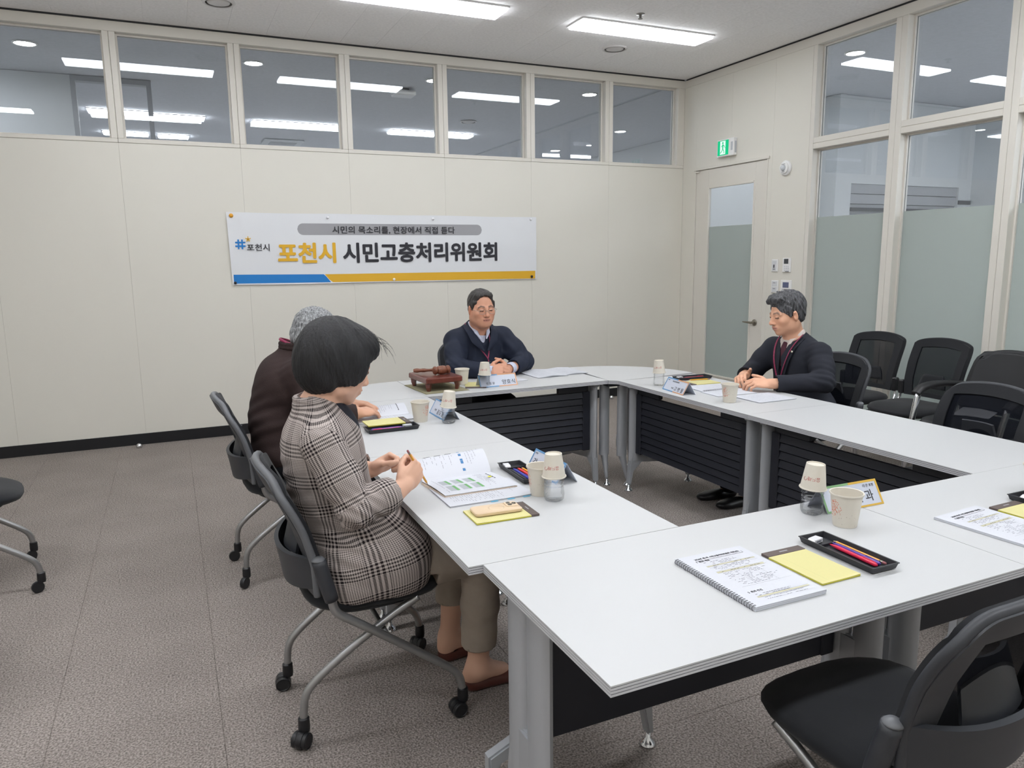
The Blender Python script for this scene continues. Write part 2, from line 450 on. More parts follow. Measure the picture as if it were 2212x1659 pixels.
# door
dr = MB()
dr.box(XW-0.006, XW+0.10, DY0, DY0+0.012, 0, DZ, bev=0.002); dr.box(XW-0.006, XW+0.10, DY1-0.012, DY1, 0, DZ, bev=0.002); dr.box(XW-0.012, XW+0.10, DY0-0.02, DY1+0.02, DZ-0.012, DZ+0.012, bev=0.003)
dr = dr.build('door_1', M_TRIM); tag(dr, kind='structure')
LY0, LY1, LZ = DY0+0.016, DY1-0.016, DZ-0.017
GY0, GY1, GZ0, GZ1 = 5.706, 6.392, 0.24, 2.205
lf = MB(); X0, X1 = XW+0.004, XW+0.044
lf.box(X0, X1, LY0, GY0, 0.008, LZ, bev=0.002); lf.box(X0, X1, GY1, LY1, 0.008, LZ, bev=0.002); lf.box(X0, X1, GY0, GY1, 0.008, GZ0, bev=0.002); lf.box(X0, X1, GY0, GY1, GZ1, LZ, bev=0.002)
for q in ((GY0-0.004, GY0+0.016), (GY1-0.016, GY1+0.004)): lf.box(X0-0.008, X0+0.016, q[0], q[1], GZ0, GZ1, bev=0.003)
for q in ((GZ0-0.004, GZ0+0.016), (GZ1-0.016, GZ1+0.004)): lf.box(X0-0.008, X0+0.016, GY0+0.016, GY1-0.016, q[0], q[1], bev=0.003)
lf = lf.build('door_leaf', M_TRIM, dr)
MB().box(X0+0.018, X0+0.024, GY0, GY1, GZ0, GZ1).build('pane', M_GLASS, lf)
MB().box(X0+0.0168, X0+0.0175, GY0+0.004, GY1-0.004, GZ0+0.004, 1.80).build('frosted_film', M_FILM, lf)
hd = MB().lathe([(0.002, 0), (0.027, 0), (0.031, -0.004), (0.030, -0.010), (0.024, -0.014), (0.013, -0.016), (0.012, -0.05), (0.004, -0.052)], 24, axis='x')
hd.tube([(-0.046, 0, 0), (-0.048, 0.03, 0), (-0.046, 0.075, 0.0), (-0.042, 0.125, 0.001)], [0.011, 0.011, 0.009, 0.006], 10, 1, flat=(1, 0.7))
hd = hd.build('door_handle', M_STEEL, dr, True, loc=(X0, 5.636, 0.853)); autosmooth(hd)
MB().box(XW-0.02, XW+0.002, DY1-0.07, DY1-0.01, DZ-0.035, DZ-0.022, bev=0.003).build('top_pivot', M_TRIM, dr)

# baseboards
bb = MB().box(XL, XW-0.012, YW-0.010, YW, 0, 0.092, bev=0.002).build('baseboard_back', M_BLACK); tag(bb, kind='structure')
bb = MB().box(XW-0.010, XW, DY1, YW-0.010, 0, 0.092, bev=0.002).box(XW-0.010, XW, YF, DY0, 0, 0.092, bev=0.002).build('baseboard_right', M_BLACK); tag(bb, kind='structure')
# walls out of the picture that close the room
w = MB().box(XL-0.1, XL, YF, YW+0.1, 0, ZC).build('wall_left', M_WALL); tag(w, kind='structure')
w = MB().box(XL-0.1, XW+0.12, YF-0.1, YF, 0, ZC).build('wall_front', M_WALL); tag(w, kind='structure')

# ------------------------------------------------------------------ spaces seen through the glass
M_NWALL = mat('next_room_wall', (214, 217, 219), 0.7)
M_NCEIL = mat('next_room_ceiling', (206, 208, 213), 0.9, var=(30, 0.04))
M_NGREY = mat('next_room_grey', (176, 178, 182), 0.6)
YB0 = YW+0.13
def st(name, mb, m): o = mb.build(name, m); tag(o, kind='structure'); return o
st('floor_corridor', MB().box(XL, 17, YB0, 15.2, -0.1, 0).box(XW+0.12, 17, YF, YB0, -0.1, 0), mat('corridor_floor', (205, 203, 200), 0.8))
st('ceiling_corridor', MB().box(XL, 17, YB0, 15.2, ZC+0.004, ZC+0.1).box(XW+0.12, 17, YF, YB0, ZC+0.004, ZC+0.1), M_NCEIL)
st('wall_corridor_far', MB().box(XL, 17, 15.2, 15.3, 0, ZC), M_NWALL)
st('wall_corridor_left', MB().box(XL-0.1, XL, YB0, 15.2, 0, ZC).box(XL, -0.735, 8.9, 9.0, 0, ZC), M_NWALL)
fr = MB().box(-0.734, -0.69, 8.9, 9.0, 0, ZC).box(-0.05, -0.005, 8.9, 9.0, 0, ZC).box(-0.69, -0.05, 8.9, 9.0, ZC-0.05, ZC)
o = fr.build('window_90', M_NGREY); tag(o, kind='structure')
st('wall_corridor_right', MB().box(7.45, 7.55, 8.4, 15.2, 0, ZC), M_NWALL)
st('trim_1', MB().box(5.235, 5.262, YB0, 15.2, ZC-0.006, ZC+0.004), mat('ceiling_trim', (196, 198, 202), 0.5))
# lobby beyond the right glazing
st('wall_lobby_back', MB().box(XW+0.13, 7.32, 6.95, 7.05, 0, ZC).box(7.32, 7.42, 6.7, 7.05, 0, ZC).box(7.42, 7.6, 6.72, 6.8, 0, ZC).box(9.56, 9.8, 6.72, 6.8, 0, ZC).box(7.6, 9.56, 6.72, 6.8, 2.345, ZC), M_NWALL)
st('wall_lobby_side', MB().box(9.8, 9.9, 3.2, 6.8, 0, ZC).box(9.8, 17, 3.1, 3.2, 0, ZC), M_NWALL)
st('wall_lobby_front', MB().box(XW+0.12, 17, YF-0.1, YF, 0, ZC).box(16.9, 17, YF, 3.1, 0, ZC), M_NWALL)
sh = MB()
for k in range(3): sh.box(7.6, 9.56, 6.74+0.012*k, 6.78, 2.345-0.12*(k+1)+0.004, 2.345-0.12*k, bev=0.004)
st('trim_2', sh.box(7.6, 9.56, 6.79, 6.8, 0, 2.345), M_NGREY)
st('trim_3', MB().box(7.6, 9.56, 6.70, 6.72, 2.02, 2.06).box(9.56, 9.79, 6.70, 6.72, 2.13, 2.18), mat('dark_rail', (92, 94, 98), 0.5))

# ------------------------------------------------------------------ lamps
M_LAMPB = emit_mat('led_diffuser_dimmed', (247, 250, 254), LIGHT_ROOM*0.58)  # row by the banner wall, dimmed to even out the wall's brightness
M_LAMP3 = emit_mat('led_diffuser_lobby_fill', (250, 252, 255), LIGHT_LOBBY_FILL)
def panel_light(x0, x1, yc, label, m=None, group=None, w=0.27, z=ZC):
    t = thing('ceiling_light', label, 'light', ((x0+x1)/2, yc, z), 0, group)
    L = (x1-x0)/2
    f = MB(); b = 0.012
    for a in ((-L, L, -w/2, -w/2+b), (-L, L, w/2-b, w/2), (-L, -L+b, -w/2+b, w/2-b), (L-b, L, -w/2+b, w/2-b)): f.box(a[0], a[1], a[2], a[3], -0.012, -0.0005, bev=0.002)
    f.build('frame', M_WHITE, t)
    MB().box(-L+b, L-b, -w/2+b, w/2-b, -0.030, -0.002, bev=0.004).build('diffuser', m or M_LAMP, t)  # lens dropped below the frame so glowing sides brighten ceiling and walls
    return t
for y_, q_ in ((2.77, 'over the left side of the room'), (0.02, 'behind the camera at left')): panel_light(-2.63, -1.33, y_, 'long ceiling panel light out of the picture '+q_)
xs3 = [(-0.73, 0.575), (1.175, 2.475), (3.10, 4.39)]
pos3 = ['leftmost', 'middle', 'rightmost']
for k, (a, b) in enumerate(xs3):
    panel_light(a, b, 5.52, ['long bright ceiling panel light, left one of the row near the banner wall', 'long bright ceiling panel light cut by the top edge of the photo', 'long bright ceiling panel light with both ends seen, above the far table corner'][k], M_LAMPB)
    panel_light(a, b, 2.77, '%s long ceiling panel light of the row over the near tables' % pos3[k])
    panel_light(a, b, 0.02, '%s long ceiling panel light of the row behind the camera' % pos3[k])
for k, (a, b, y) in enumerate(((-0.74, -0.06, 10.75), (-0.01, 0.60, 10.85), (1.17, 2.40, 10.88), (3.07, 4.35, 10.95), (-0.69, -0.09, 12.45), (0.02, 0.45, 12.5))):
    panel_light(a, b, y, ['short bright ceiling light beyond the first clerestory pane', 'short bright ceiling light beyond the second clerestory pane', 'bright ceiling light beyond the third clerestory pane',
        'bright ceiling light beyond the fourth and fifth clerestory panes', 'far faint ceiling light beyond the first clerestory pane', 'far faint ceiling light beyond the second clerestory pane'][k], M_LAMP2)
for k, x in enumerate((-0.7, 2.0, 4.6)): panel_light(x, x+1.3, 14.3, ['left', 'middle', 'right'][k]+' added fill light at the far end of the office behind the clerestory', M_LAMP2)  # row added to brighten the far end of the office
panel_light(-2.9, -1.6, 8.0, 'added fill light over the corridor left of the clerestory, out of view', M_LAMP2)  # unseen panel added to brighten the corridor's left wall
panel_light(8.58, 9.2, 8.22, 'pale ceiling light low behind the upper glazing of the right wall', M_LAMP2)
for k, (x, y) in enumerate(((6.2, 1.4), (9.0, 1.4), (6.4, -0.6), (5.50, 6.25))): panel_light(x, x+1.25*(1-0.5*(k == 3)), y, ['added fill light over the lobby outside the picture', 'second added fill light over the lobby outside the picture', 'third added fill light over the lobby outside the picture', 'short added fill light over the lobby behind the door wall'][k], M_LAMP3 if k < 3 else M_LAMP2)  # unseen panels added to brighten the lobby and the door glass
for k, x in enumerate((12.2, 14.6)): panel_light(x, x+1.2, 1.2+2.4*0, ['added fill light deep in the lobby beyond the glazing', 'farthest added fill light in the lobby beyond the glazing'][k], M_LAMP2)  # two more unseen panels added to lift the lobby's brightness
for k, (x, y) in enumerate(((-0.95, 7.81), (0.895, 7.78), (2.707, 7.82), (4.58, 7.81), (6.32, 9.86), (6.33, 11.96), (6.0, 5.35), (8.5, 5.3), (6.6, 2.6), (8.9, 2.4))):
    lab = ['round downlight behind the leftmost clerestory pane', 'round downlight behind the third clerestory pane', 'round downlight half behind the mullion of the fourth clerestory pane', 'round downlight behind the sixth clerestory pane',
           'round downlight behind the last clerestory pane near the corner', 'small round downlight low in the sixth clerestory pane', 'round downlight behind the top pane next to the smoke alarm', 'round downlight farther along the lobby beyond the glazing', 'round downlight in the lobby out of the picture', 'second round downlight in the lobby out of the picture'][k]
    t = thing('downlight', lab, 'light', (x, y, ZC))
    MB().lathe([(0.075, 0.004), (0.098, 0.004), (0.098, -0.004), (0.088, -0.010), (0.078, -0.004)], 24, cap=False).build('trim_ring', M_WHITE, t, True)
    MB().lathe([(0.001, -0.004), (0.078, -0.004), (0.078, 0.003), (0.001, 0.003)], 24).build('lens', M_SPOT, t)
# ceiling fittings in the room
def round_diffuser(x, y, label, r=0.115):
    t = thing('ceiling_vent', label, 'vent', (x, y, ZC))
    o = MB().lathe([(r*0.78, -0.001), (r*1.0, -0.001), (r, -0.006), (r*0.9, -0.014), (r*0.80, -0.012)], 32, cap=False).build('rim', mat('vent_white', (214, 212, 212), 0.5), t, True)
    MB().lathe([(0.002, -0.016), (r*0.5, -0.015), (r*0.66, -0.010), (r*0.70, -0.006), (0.002, -0.005)], 32).build('valve_disc', MATS['vent_white'], t, True)
    MB().lathe([(r*0.7, -0.0012), (r*0.84, -0.0012)], 32, cap=False).build('dark_slot', M_GAP, t)
round_diffuser(3.815, 6.06, 'round white ceiling air valve beside the far bright light panel')
round_diffuser(0.488, 6.10, 'round ceiling air valve cut by the top edge of the photo at left')
round_diffuser(3.9, 9.9, 'faint round air valve on the ceiling beyond the fifth clerestory pane')
round_diffuser(7.3, 4.4, 'round air valve on the lobby ceiling beyond the right glazing')
t = thing('sprinkler', 'small sprinkler head on the ceiling above the brightest light panel', 'sprinkler', (3.484, 5.17, ZC))
MB().lathe([(0.001, 0), (0.035, 0), (0.033, -0.006), (0.012, -0.008), (0.010, -0.028), (0.001, -0.03)], 16).build('body', mat('sprinkler_grey', (150, 148, 146), 0.4, 0.6), t, True)
MB().lathe([(0.001, -0.036), (0.018, -0.036), (0.018, -0.033), (0.001, -0.033)], 12).build('deflector', MATS['sprinkler_grey'], t)
# ------------------------------------------------------------------ tables
M_TOP = mat('white_laminate', (189, 190, 191), 0.38, bump=(900, 0.03, 0.0005))
M_EDGE = mat('edge_band_light', (190, 190, 194), 0.4)
M_EDGED = mat('edge_band_groove', (84, 83, 90), 0.6)
M_LEG = mat('silver_leg_paint', (176, 179, 184), 0.4, 0.35)
M_PANEL = mat('modesty_panel_black', (27, 29, 38), 0.5)
M_CHROME = mat('chrome', (215, 216, 220), 0.16, 1.0)
M_DARK = mat('dark_bracket', (48, 50, 56), 0.5)
HT = 0.72
def offset_poly(poly, d):
    n = len(poly); out = []
    for i in range(n):
        p0, p1, p2 = Vector(poly[i-1]), Vector(poly[i]), Vector(poly[(i+1) % n])
        a = (p1-p0).normalized(); b = (p2-p1).normalized()
        na = Vector((a.y, -a.x)); nb = Vector((b.y, -b.x)); m = (na+nb); m = m/max(0.3, m.dot(na))
        out.append((p1.x-m.x*d, p1.y-m.y*d))
    return out
def tabletop(poly, parent, name='tabletop'):
    """white sheet on an edge band with three dark grooves (poly counter-clockwise)"""
    mb = MB(); mb.prism(poly, HT-0.0035, HT, 0)
    z = HT-0.0035; lay = [(0.0019, 1, 0.0014), (0.0046, 0, 0.0), (0.0019, 1, 0.0014), (0.0046, 0, 0.0), (0.0019, 1, 0.0014), (0.0046, 0, 0)]
    for h, g, d in lay:
        mb.prism(offset_poly(poly, d) if d else poly, z-h, z, 1 if not g else 2); z -= h
    return mb.build(name, [M_TOP, M_EDGE, M_EDGED], parent)
def leg_frame(parent, x, sgn, D, depth_sign=1):
    """leg at local x; inner edge at +D/2; sgn +1 points to the table's outside"""
    yi = D/2
    a, b = yi-0.075, yi-0.265          # column pair from the inner edge backwards
    lg = MB().tube([(x, yi-0.102, 0.20), (x, yi-0.102, 0.690)], 0.026, 16, flat=(0.9, 1.95)).build('leg', M_LEG, parent, True); autosmooth(lg)
    c2 = MB().tube([(x, yi-0.214, 0.20), (x, yi-0.214, 0.690)], 0.026, 16, flat=(0.9, 2.0)).build('column', M_LEG, lg, True); autosmooth(c2)
    br = MB().box(x-0.022, x+0.022, -D/2+0.06, D/2-0.05, 0.672, 0.6945, bev=0.004).build('bracket', M_LEG, lg)
    # low arched foot: knee to the inner pad, beam to the outer pad
    prof = [(a-0.14, 0.33), (a-0.005, 0.33), (a+0.022, 0.175), (a+0.030, 0.045), (a+0.010, 0.045), (a-0.008, 0.13), (a-0.07, 0.185), (-0.04, 0.165), (-D/2+0.10, 0.10), (-D/2+0.085, 0.045), (-D/2+0.062, 0.045), (-D/2+0.062, 0.13), (-0.02, 0.235), (a-0.14, 0.25)]
    n = len(prof); vs = [(x-0.019, p[0], p[1]) for p in prof]+[(x+0.019, p[0], p[1]) for p in prof]
    fs = [tuple(range(n)), tuple(range(n, 2*n))[::-1]]+[(i, i+n, (i+1) % n+n, (i+1) % n) for i in range(n)]
    f = MB(); f.add(vs, fs); ft = f.build('foot', M_LEG, lg)
    bm = bmesh.new(); bm.from_mesh(ft.data); bmesh.ops.recalc_face_normals(bm, faces=bm.faces)
    bmesh.ops.bevel(bm, geom=[e for e in bm.edges if len(e.link_faces) == 2 and any(len(g.verts) > 4 for g in e.link_faces)], offset=0.006, segments=2, affect='EDGES'); bm.to_mesh(ft.data); bm.free()
    for yy in (a+0.020, -D/2+0.074):
        MB().lathe([(0.001, 0), (0.027, 0), (0.027, 0.004), (0.020, 0.012), (0.009, 0.026), (0.007, 0.05), (0.001, 0.05)], 18, cx=x, cy=yy).build('glide', M_CHROME, lg, True)
def table(label, x0, x1, y0, y1, rot, legs=(1, 1), panel=(0.065, 0.065), group='white folding tables of the ring'):
    """rot: 0 inner edge faces +y, 1 +x (turned -90), 2 -y, 3 -x"""
    cx, cy = (x0+x1)/2, (y0+y1)/2
    L, D = (x1-x0, y1-y0) if rot in (0, 2) else (y1-y0, x1-x0)
    rz = {0: 0, 1: -PI/2, 2: PI, 3: PI/2}[rot]
    t = thing('conference_table', label, 'table', (cx, cy, 0), rz, group)
    g = 0.0006
    tabletop([(-L/2+g, -D/2+g), (L/2-g, -D/2+g), (L/2-g, D/2-g), (-L/2+g, D/2-g)], t)
    if legs[0]: leg_frame(t, -L/2+0.055, -1, D)
    if legs[1]: leg_frame(t, L/2-0.055, 1, D)
    pa, pb = -L/2+0.105, L/2-0.105
    mb = MB(); nb = 9; z0, z1 = 0.255, 0.638; yp = D/2-0.105; hgt = (z1-z0)/nb
    mb.box(pa, pb, yp-0.006, yp+0.006, z0, z1)
    for k in range(nb):
        za = z0+k*hgt; o = len(mb.v)
        mb.add([(pa, yp+0.006, za), (pb, yp+0.006, za), (pb, yp+0.019, za+hgt*0.15), (pa, yp+0.019, za+hgt*0.15), (pb, yp+0.010, za+hgt*0.97), (pa, yp+0.010, za+hgt*0.97), (pb, yp+0.006, za+hgt), (pa, yp+0.006, za+hgt)],
               [(0, 1, 2, 3), (3, 2, 4, 5), (5, 4, 6, 7), (0, 3, 5, 7), (1, 6, 4, 2)])
    mb.box(pa-0.022, pa+0.03, yp-0.012, yp+0.022, z0-0.004, z1+0.004, bev=0.004); mb.box(pb-0.03, pb+0.022, yp-0.012, yp+0.022, z0-0.004, z1+0.004, bev=0.004)
    mb.build('modesty_panel', M_PANEL, t)
    for s in (-1, 1):
        MB().box(s*(L/2-0.20)-0.11, s*(L/2-0.20)+0.11, yp-0.02, yp+0.012, 0.638, 0.694, bev=0.004).build('hinge_bracket', M_DARK, t)
    return t
IY = 4.035
table('white table in front of the banner with the gavel and navy jacket man', 1.303, 2.515, IY, 4.667, 2)
table('white table under the open book of the plaid jacket woman', 0.640, 1.300, 1.690, 2.865, 1)
table('white table where the grey-haired man leans, next to the left far corner', 0.640, 1.300, 2.865, IY, 1)
table('white table in front of the dark suit man', 2.562, 3.166, 2.81, 3.99, 3)
table('empty white table at right with the mesh chair tucked in', 2.562, 3.166, 1.655, 2.81, 3)
table('nearest white table, its corner pointing at the camera', 0.680, 1.910, 1.072, 1.6885, 0)
table('white table cut by the right edge of the photo with a second notebook', 1.911, 3.140, 1.055, 1.655, 0)
def sector(label, cx, cy, R, a0, a1, chamfer):
    t = thing('corner_table', label, 'table', (cx, cy, 0), 0, 'rounded corner tables of the ring')
    poly = [(R*math.cos(a0+(a1-a0)*k/18), R*math.sin(a0+(a1-a0)*k/18)) for k in range(19)]
    poly = chamfer+poly
    tabletop(poly, t)
    return t
t = sector('rounded corner table piece at the far right with a bottle beside it', 2.562, 4.035, 0.625, 0.001, PI/2-0.001, [(-0.045, 0.0), (0.0, -0.045)])
def post_leg(t, x, y, ang):
    lg = MB().tube([(x, y, 0.20), (x, y, 0.694)], 0.024, 14, flat=(1.5, 1.1)).build('leg', M_LEG, t, True); autosmooth(lg)
    dx, dy = math.cos(ang)*0.04, math.sin(ang)*0.04
    MB().tube([(x-dx*0.3, y-dy*0.3, 0.34), (x-dx*0.2, y-dy*0.2, 0.25), (x+dx*0.5, y+dy*0.5, 0.13), (x+dx, y+dy, 0.04)], [0.026, 0.030, 0.018, 0.010], 10, 1).build('knee', M_LEG, lg, True)
    MB().lathe([(0.001, 0), (0.027, 0), (0.027, 0.004), (0.020, 0.012), (0.009, 0.026), (0.007, 0.05), (0.001, 0.05)], 18, cx=x+dx, cy=y+dy).build('glide', M_CHROME, lg, True)
post_leg(t, -0.006, 0.11, -PI/2); post_leg(t, 0.085, 0.035, -PI/4); post_leg(t, 0.36, 0.36, PI/4)
MB().box(-0.03, 0.12, 0.02, 0.14, 0.672, 0.694, bev=0.005).build('bracket', M_DARK, t)
t = sector('rounded corner table piece at the far left behind the grey-haired man', 1.300, 4.037, 0.628, PI/2+0.001, PI-0.001, [(0.001, 0.001)])
post_leg(t, -0.05, 0.10, -PI/2); post_leg(t, -0.12, 0.04, -PI/2); post_leg(t, -0.36, 0.36, 3*PI/4)

# ------------------------------------------------------------------ nesting chairs (facing +x)
M_FAB = mat('black_seat_fabric', (20, 22, 27), 0.9, bump=(700, 0.25, 0.001), sheen=0.1)
M_PLA = mat('charcoal_plastic', (50, 52, 57), 0.5)
M_PLG = mat('grey_plastic_rim', (98, 100, 104), 0.45)
M_TUBE = mat('silver_tube', (158, 158, 158), 0.32, 0.75)
M_MESH = veil_mat('black_mesh', (26, 28, 34), 0.66)
M_WHL = mat('caster_black', (24, 24, 27), 0.45)
BZ = [(0.0, -0.172), (0.3, -0.178), (0.6, -0.207), (0.9, -0.250), (1.0, -0.262)]
def back_pt(u, v, w=0.228, bulge=0.022, zt=0.858, rnd=1.0):
    """u -1..1 across, v 0..1 up"""
    for (va, xa), (vb, xb) in zip(BZ[:-1], BZ[1:]):
        if v <= vb: break
    x = xa+(xb-xa)*(v-va)/(vb-va)
    c = 1-u*u
    x -= c*(0.018+bulge*v*v)
    cu = max(0, (abs(u)-0.66)/0.34)
    z = 0.50+(zt-0.50)*v+c*0.028*v*v-0.034*rnd*cu**2.4*v**5
    y = u*(w-0.018*(1-v)**2-0.020*rnd*v**7)
    return (x, y, z)
def superslab(cx, cy, zc, rx, ry, rz, n=28, m=10, p=3.2, q=2.4, dish=0.012):
    vs = []; fs = []
    for j in range(m+1):
        ph = -PI/2+PI*j/m; cz = abs(math.sin(ph))**(2/q)*(1 if ph > 0 else -1); cr = abs(math.cos(ph))**(2/q)
        for i in range(n):
            a = 2*PI*i/n; ca, sa = math.cos(a), math.sin(a)
            X = rx*cr*abs(ca)**(2/p)*(1 if ca > 0 else -1); Y = ry*cr*abs(sa)**(2/p)*(1 if sa > 0 else -1)
            Z = rz*cz
            rr = min(1, math.hypot(X/rx, Y/ry)); Z -= dish*(1-rr**2)*(1 if cz > 0 else 0)
            Z -= 0.018*max(0, X/rx-0.5)*2*(1 if cz > 0 else 0.3)
            vs.append((cx+X, cy+Y, zc+Z))
    for j in range(m):
        for i in range(n):
            fs.append((j*n+i, j*n+(i+1) % n, (j+1)*n+(i+1) % n, (j+1)*n+i))
    return vs, fs
def make_back(t, rim_m, plastic=True, w=0.228, bulge=0.022, zt=0.858, border=0.80, rnd=1.0):
    mg = lambda U, V: back_pt(U*2-1, V, w, bulge, zt, rnd)
    ring = lambda U, V: abs(U*2-1) > border or V < 0.10 or V > 0.86
    v, f = grid_slab(mg, 36, 24, 0.018, keep=ring)
    bk = mesh_obj('backrest', v, f, M_FAB, t, True); autosmooth(bk, 50)
    v, f = grid_slab(mg, 36, 24, 0.004, keep=lambda U, V: not ring(U, V))
    mesh_obj('mesh_panel', v, f, M_MESH, bk, True)
    off = 0.014
    def rp(u, v): p = back_pt(u, v, w, bulge, zt, rnd); return (p[0]-off, p[1], p[2])
    path = [rp(-1, k/14) for k in range(0, 14)]+[rp(-0.985, 0.992)]+[rp(-1+2*k/28, 1.0) for k in range(1, 28)]+[rp(0.985, 0.992)]+[rp(1, 1-k/14) for k in range(1, 15)]
    MB().tube(path, 0.012, 10, 1).build('rim', rim_m, bk, True)
    if plastic:
        rear = lambda U, V: tuple(np.array(mg(U, V))+np.array((-0.018-0.006*V, 0, 0)))
        v, f = grid_slab(rear, 40, 28, 0.012, keep=lambda U, V: abs(U*2-1) > 0.72-0.16*max(0, 0.5-V) or V > 0.85 or V < 0.16)
        o = mesh_obj('rear_frame', v, f, M_PLA, bk, True); autosmooth(o, 50)
    return bk
def caster(parent, x, y, ang=0.0, r=0.025):
    cs = MB().lathe([(0.002, 0.048), (0.017, 0.048), (0.0185, 0.06), (0.0175, 0.092), (0.013, 0.096), (0.002, 0.096)], 14, cx=x, cy=y)
    c, s_ = math.cos(ang), math.sin(ang)
    M = Matrix.Translation((x-c*0.018, y-s_*0.018, 0.027)) @ Matrix.Rotation(ang, 4, 'Z')
    n0 = len(cs.v); pr = []
    k = MB(); k.lathe([(0.001, -0.010), (0.0255, -0.010), (0.0270, -0.005), (0.0270, 0.005), (0.0255, 0.010), (0.001, 0.010)], 20, axis='y'); k.xf(M)
    cs.add(k.v, k.f)
    ob = cs.build('caster', M_WHL, parent, True); autosmooth(ob)
    for sgn in (-1, 1):
        k = MB(); k.lathe([(0.001, 0.011*sgn), (0.0245, 0.011*sgn), (0.0255, 0.014*sgn), (0.0255, 0.023*sgn), (0.022, 0.026*sgn), (0.020, 0.024*sgn), (0.001, 0.024*sgn)], 20, axis='y')
        k.xf(M); w_ = k.build('wheel', M_WHL, ob, True); autosmooth(w_)
def nesting_chair(name, label, loc, rz, rim=None, group='black mesh nesting chairs on casters', ang=0.4):
    t = thing(name, label, 'chair', (loc[0], loc[1], 0), rz, group)
    v, f = superslab(0.015, 0, 0.452, 0.230, 0.228, 0.046)
    mesh_obj('seat', v, f, M_FAB, t, True)
    v, f = superslab(0.0, 0, 0.405, 0.16, 0.17, 0.014, dish=0)
    mesh_obj('seat_pan', v, f, M_PLA, t, True)
    make_back(t, rim or M_PLA)
    # yoke that wraps behind the mesh, and the lumbar flap
    def yoke(U, V):
        u = U*2-1; c = 1-u*u; h = 0.045+0.03*c
        return (-0.176-0.085*c**0.8-0.02*(V-0.5), u*0.232, 0.575-0.012*c+(V-0.5)*2*h*(0.9 if V < 0.5 else 0.7+0.5*abs(u)**3))
    v, f = grid_slab(yoke, 20, 6, 0.014)
    yk = mesh_obj('back_yoke', v, f, M_PLA, t, True); autosmooth(yk, 50)
    def flap(U, V):
        u = U*2-1
        return (-0.245+0.030*V+0.02*u*u, u*(0.095-0.02*V), 0.60+0.12*V)
    v, f = grid_slab(flap, 8, 5, 0.010)
    o = mesh_obj('lumbar_support', v, f, M_PLA, yk, True); autosmooth(o, 50)
    for s in (-1, 1):
        MB().tube([(-0.182, s*0.236, 0.622), (-0.168, s*0.238, 0.56), (-0.150, s*0.238, 0.492)], [0.021, 0.023, 0.021], 14, 1).build('sleeve', M_PLA, t, True)
        MB().lathe([(0.001, 0.012), (0.014, 0.010), (0.020, 0.004), (0.021, 0.0)], 14, cx=-0.183, cy=s*0.236).build('sleeve_cap', M_PLG, t, True, loc=(0, 0, 0.622))
        fl_ = MB().tube([(-0.150, s*0.238, 0.51), (-0.148, s*0.238, 0.468), (-0.132, s*0.238, 0.440), (-0.09, s*0.236, 0.412), (0.02, s*0.234, 0.329), (0.14, s*0.234, 0.237), (0.215, s*0.234, 0.180), (0.252, s*0.235, 0.142), (0.262, s*0.235, 0.086)], 0.0135, 12, 2).build('leg', M_TUBE, t, True)
        caster(fl_, 0.262, s*0.235, ang+s*0.3)
        rl_ = MB().tube([(0.13, s*0.205, 0.432), (0.04, s*0.19, 0.378), (-0.10, s*0.178, 0.285), (-0.205, s*0.175, 0.208), (-0.240, s*0.175, 0.165), (-0.246, s*0.175, 0.086)], 0.0125, 12, 2).build('leg', M_TUBE, t, True)
        caster(rl_, -0.246, s*0.175, 0.9*ang-s*0.5)
    MB().tube([(0.02, -0.234, 0.329), (0.02, 0.234, 0.329)], 0.009, 10).build('stretcher', M_TUBE, t, True)
    return t
cw = nesting_chair('mesh_chair', 'black mesh chair on casters under the plaid jacket woman', (0.52, 2.38), 0.0, M_PLG)
dup(cw, (0.462, 3.685, 0), 0.03, 'black mesh chair on casters under the grey-haired man in brown')
dup(cw, (-0.95, 4.05, 0), 0.2, 'black mesh chair at the left edge, only its seat and casters seen')
dup(cw, (-0.99, 3.02, 0), 0.12, 'chair almost wholly outside the left edge, one caster peeking in')
cn = nesting_chair('mesh_chair', 'nearest black mesh chair, seen from behind in the bottom right corner', (1.41, 1.06), PI/2+0.03, M_PLA)
dup(cn, (3.50, 3.33, 0), PI, 'black mesh chair behind the dark suit man')
dup(cn, (3.18, 2.19, 0), PI-0.03, 'black mesh chair tucked under the empty right table, papers seen through its back')
dup(cn, (2.01, 4.98, 0), -PI/2, 'black mesh chair behind the navy jacket man')

# stacking visitor chairs along the glazing
def visitor_chair(label, loc, rz, group='visitor chairs along the glazing'):
    t = thing('visitor_chair', label, 'chair', (loc[0], loc[1], 0), rz, group)
    v, f = superslab(0.02, 0, 0.447, 0.235, 0.225, 0.05)
    mesh_obj('seat', v, f, M_FAB, t, True)
    make_back(t, M_FAB, False, w=0.215, bulge=0.02, zt=0.875, border=0.70, rnd=0.25)
    def pad(U, V): u = U*2-1; return (-0.19-0.012*V, u*0.10*(1-0.3*V*V), 0.565+0.095*V)
    v, f = grid_slab(pad, 8, 5, 0.02); mesh_obj('lumbar_support', v, f, M_FAB, t, True)
    for s in (-1, 1):
        MB().tube([(-0.175, s*0.222, 0.60), (-0.178, s*0.232, 0.50), (-0.16, s*0.238, 0.44), (-0.10, s*0.238, 0.405), (0.10, s*0.238, 0.39), (0.20, s*0.24, 0.37), (0.235, s*0.245, 0.30), (0.245, s*0.25, 0.012)], 0.011, 12, 2).build('leg', M_CHROME, t, True)
        MB().tube([(0.0, s*0.234, 0.395), (-0.12, s*0.236, 0.30), (-0.22, s*0.24, 0.012)], 0.011, 12, 1).build('leg', M_CHROME, t, True)
        MB().box(-0.20, -0.155, s*0.225-0.02, s*0.225+0.02, 0.50, 0.60, bev=0.008).build('joint_cover', M_WHL, t)
    return t
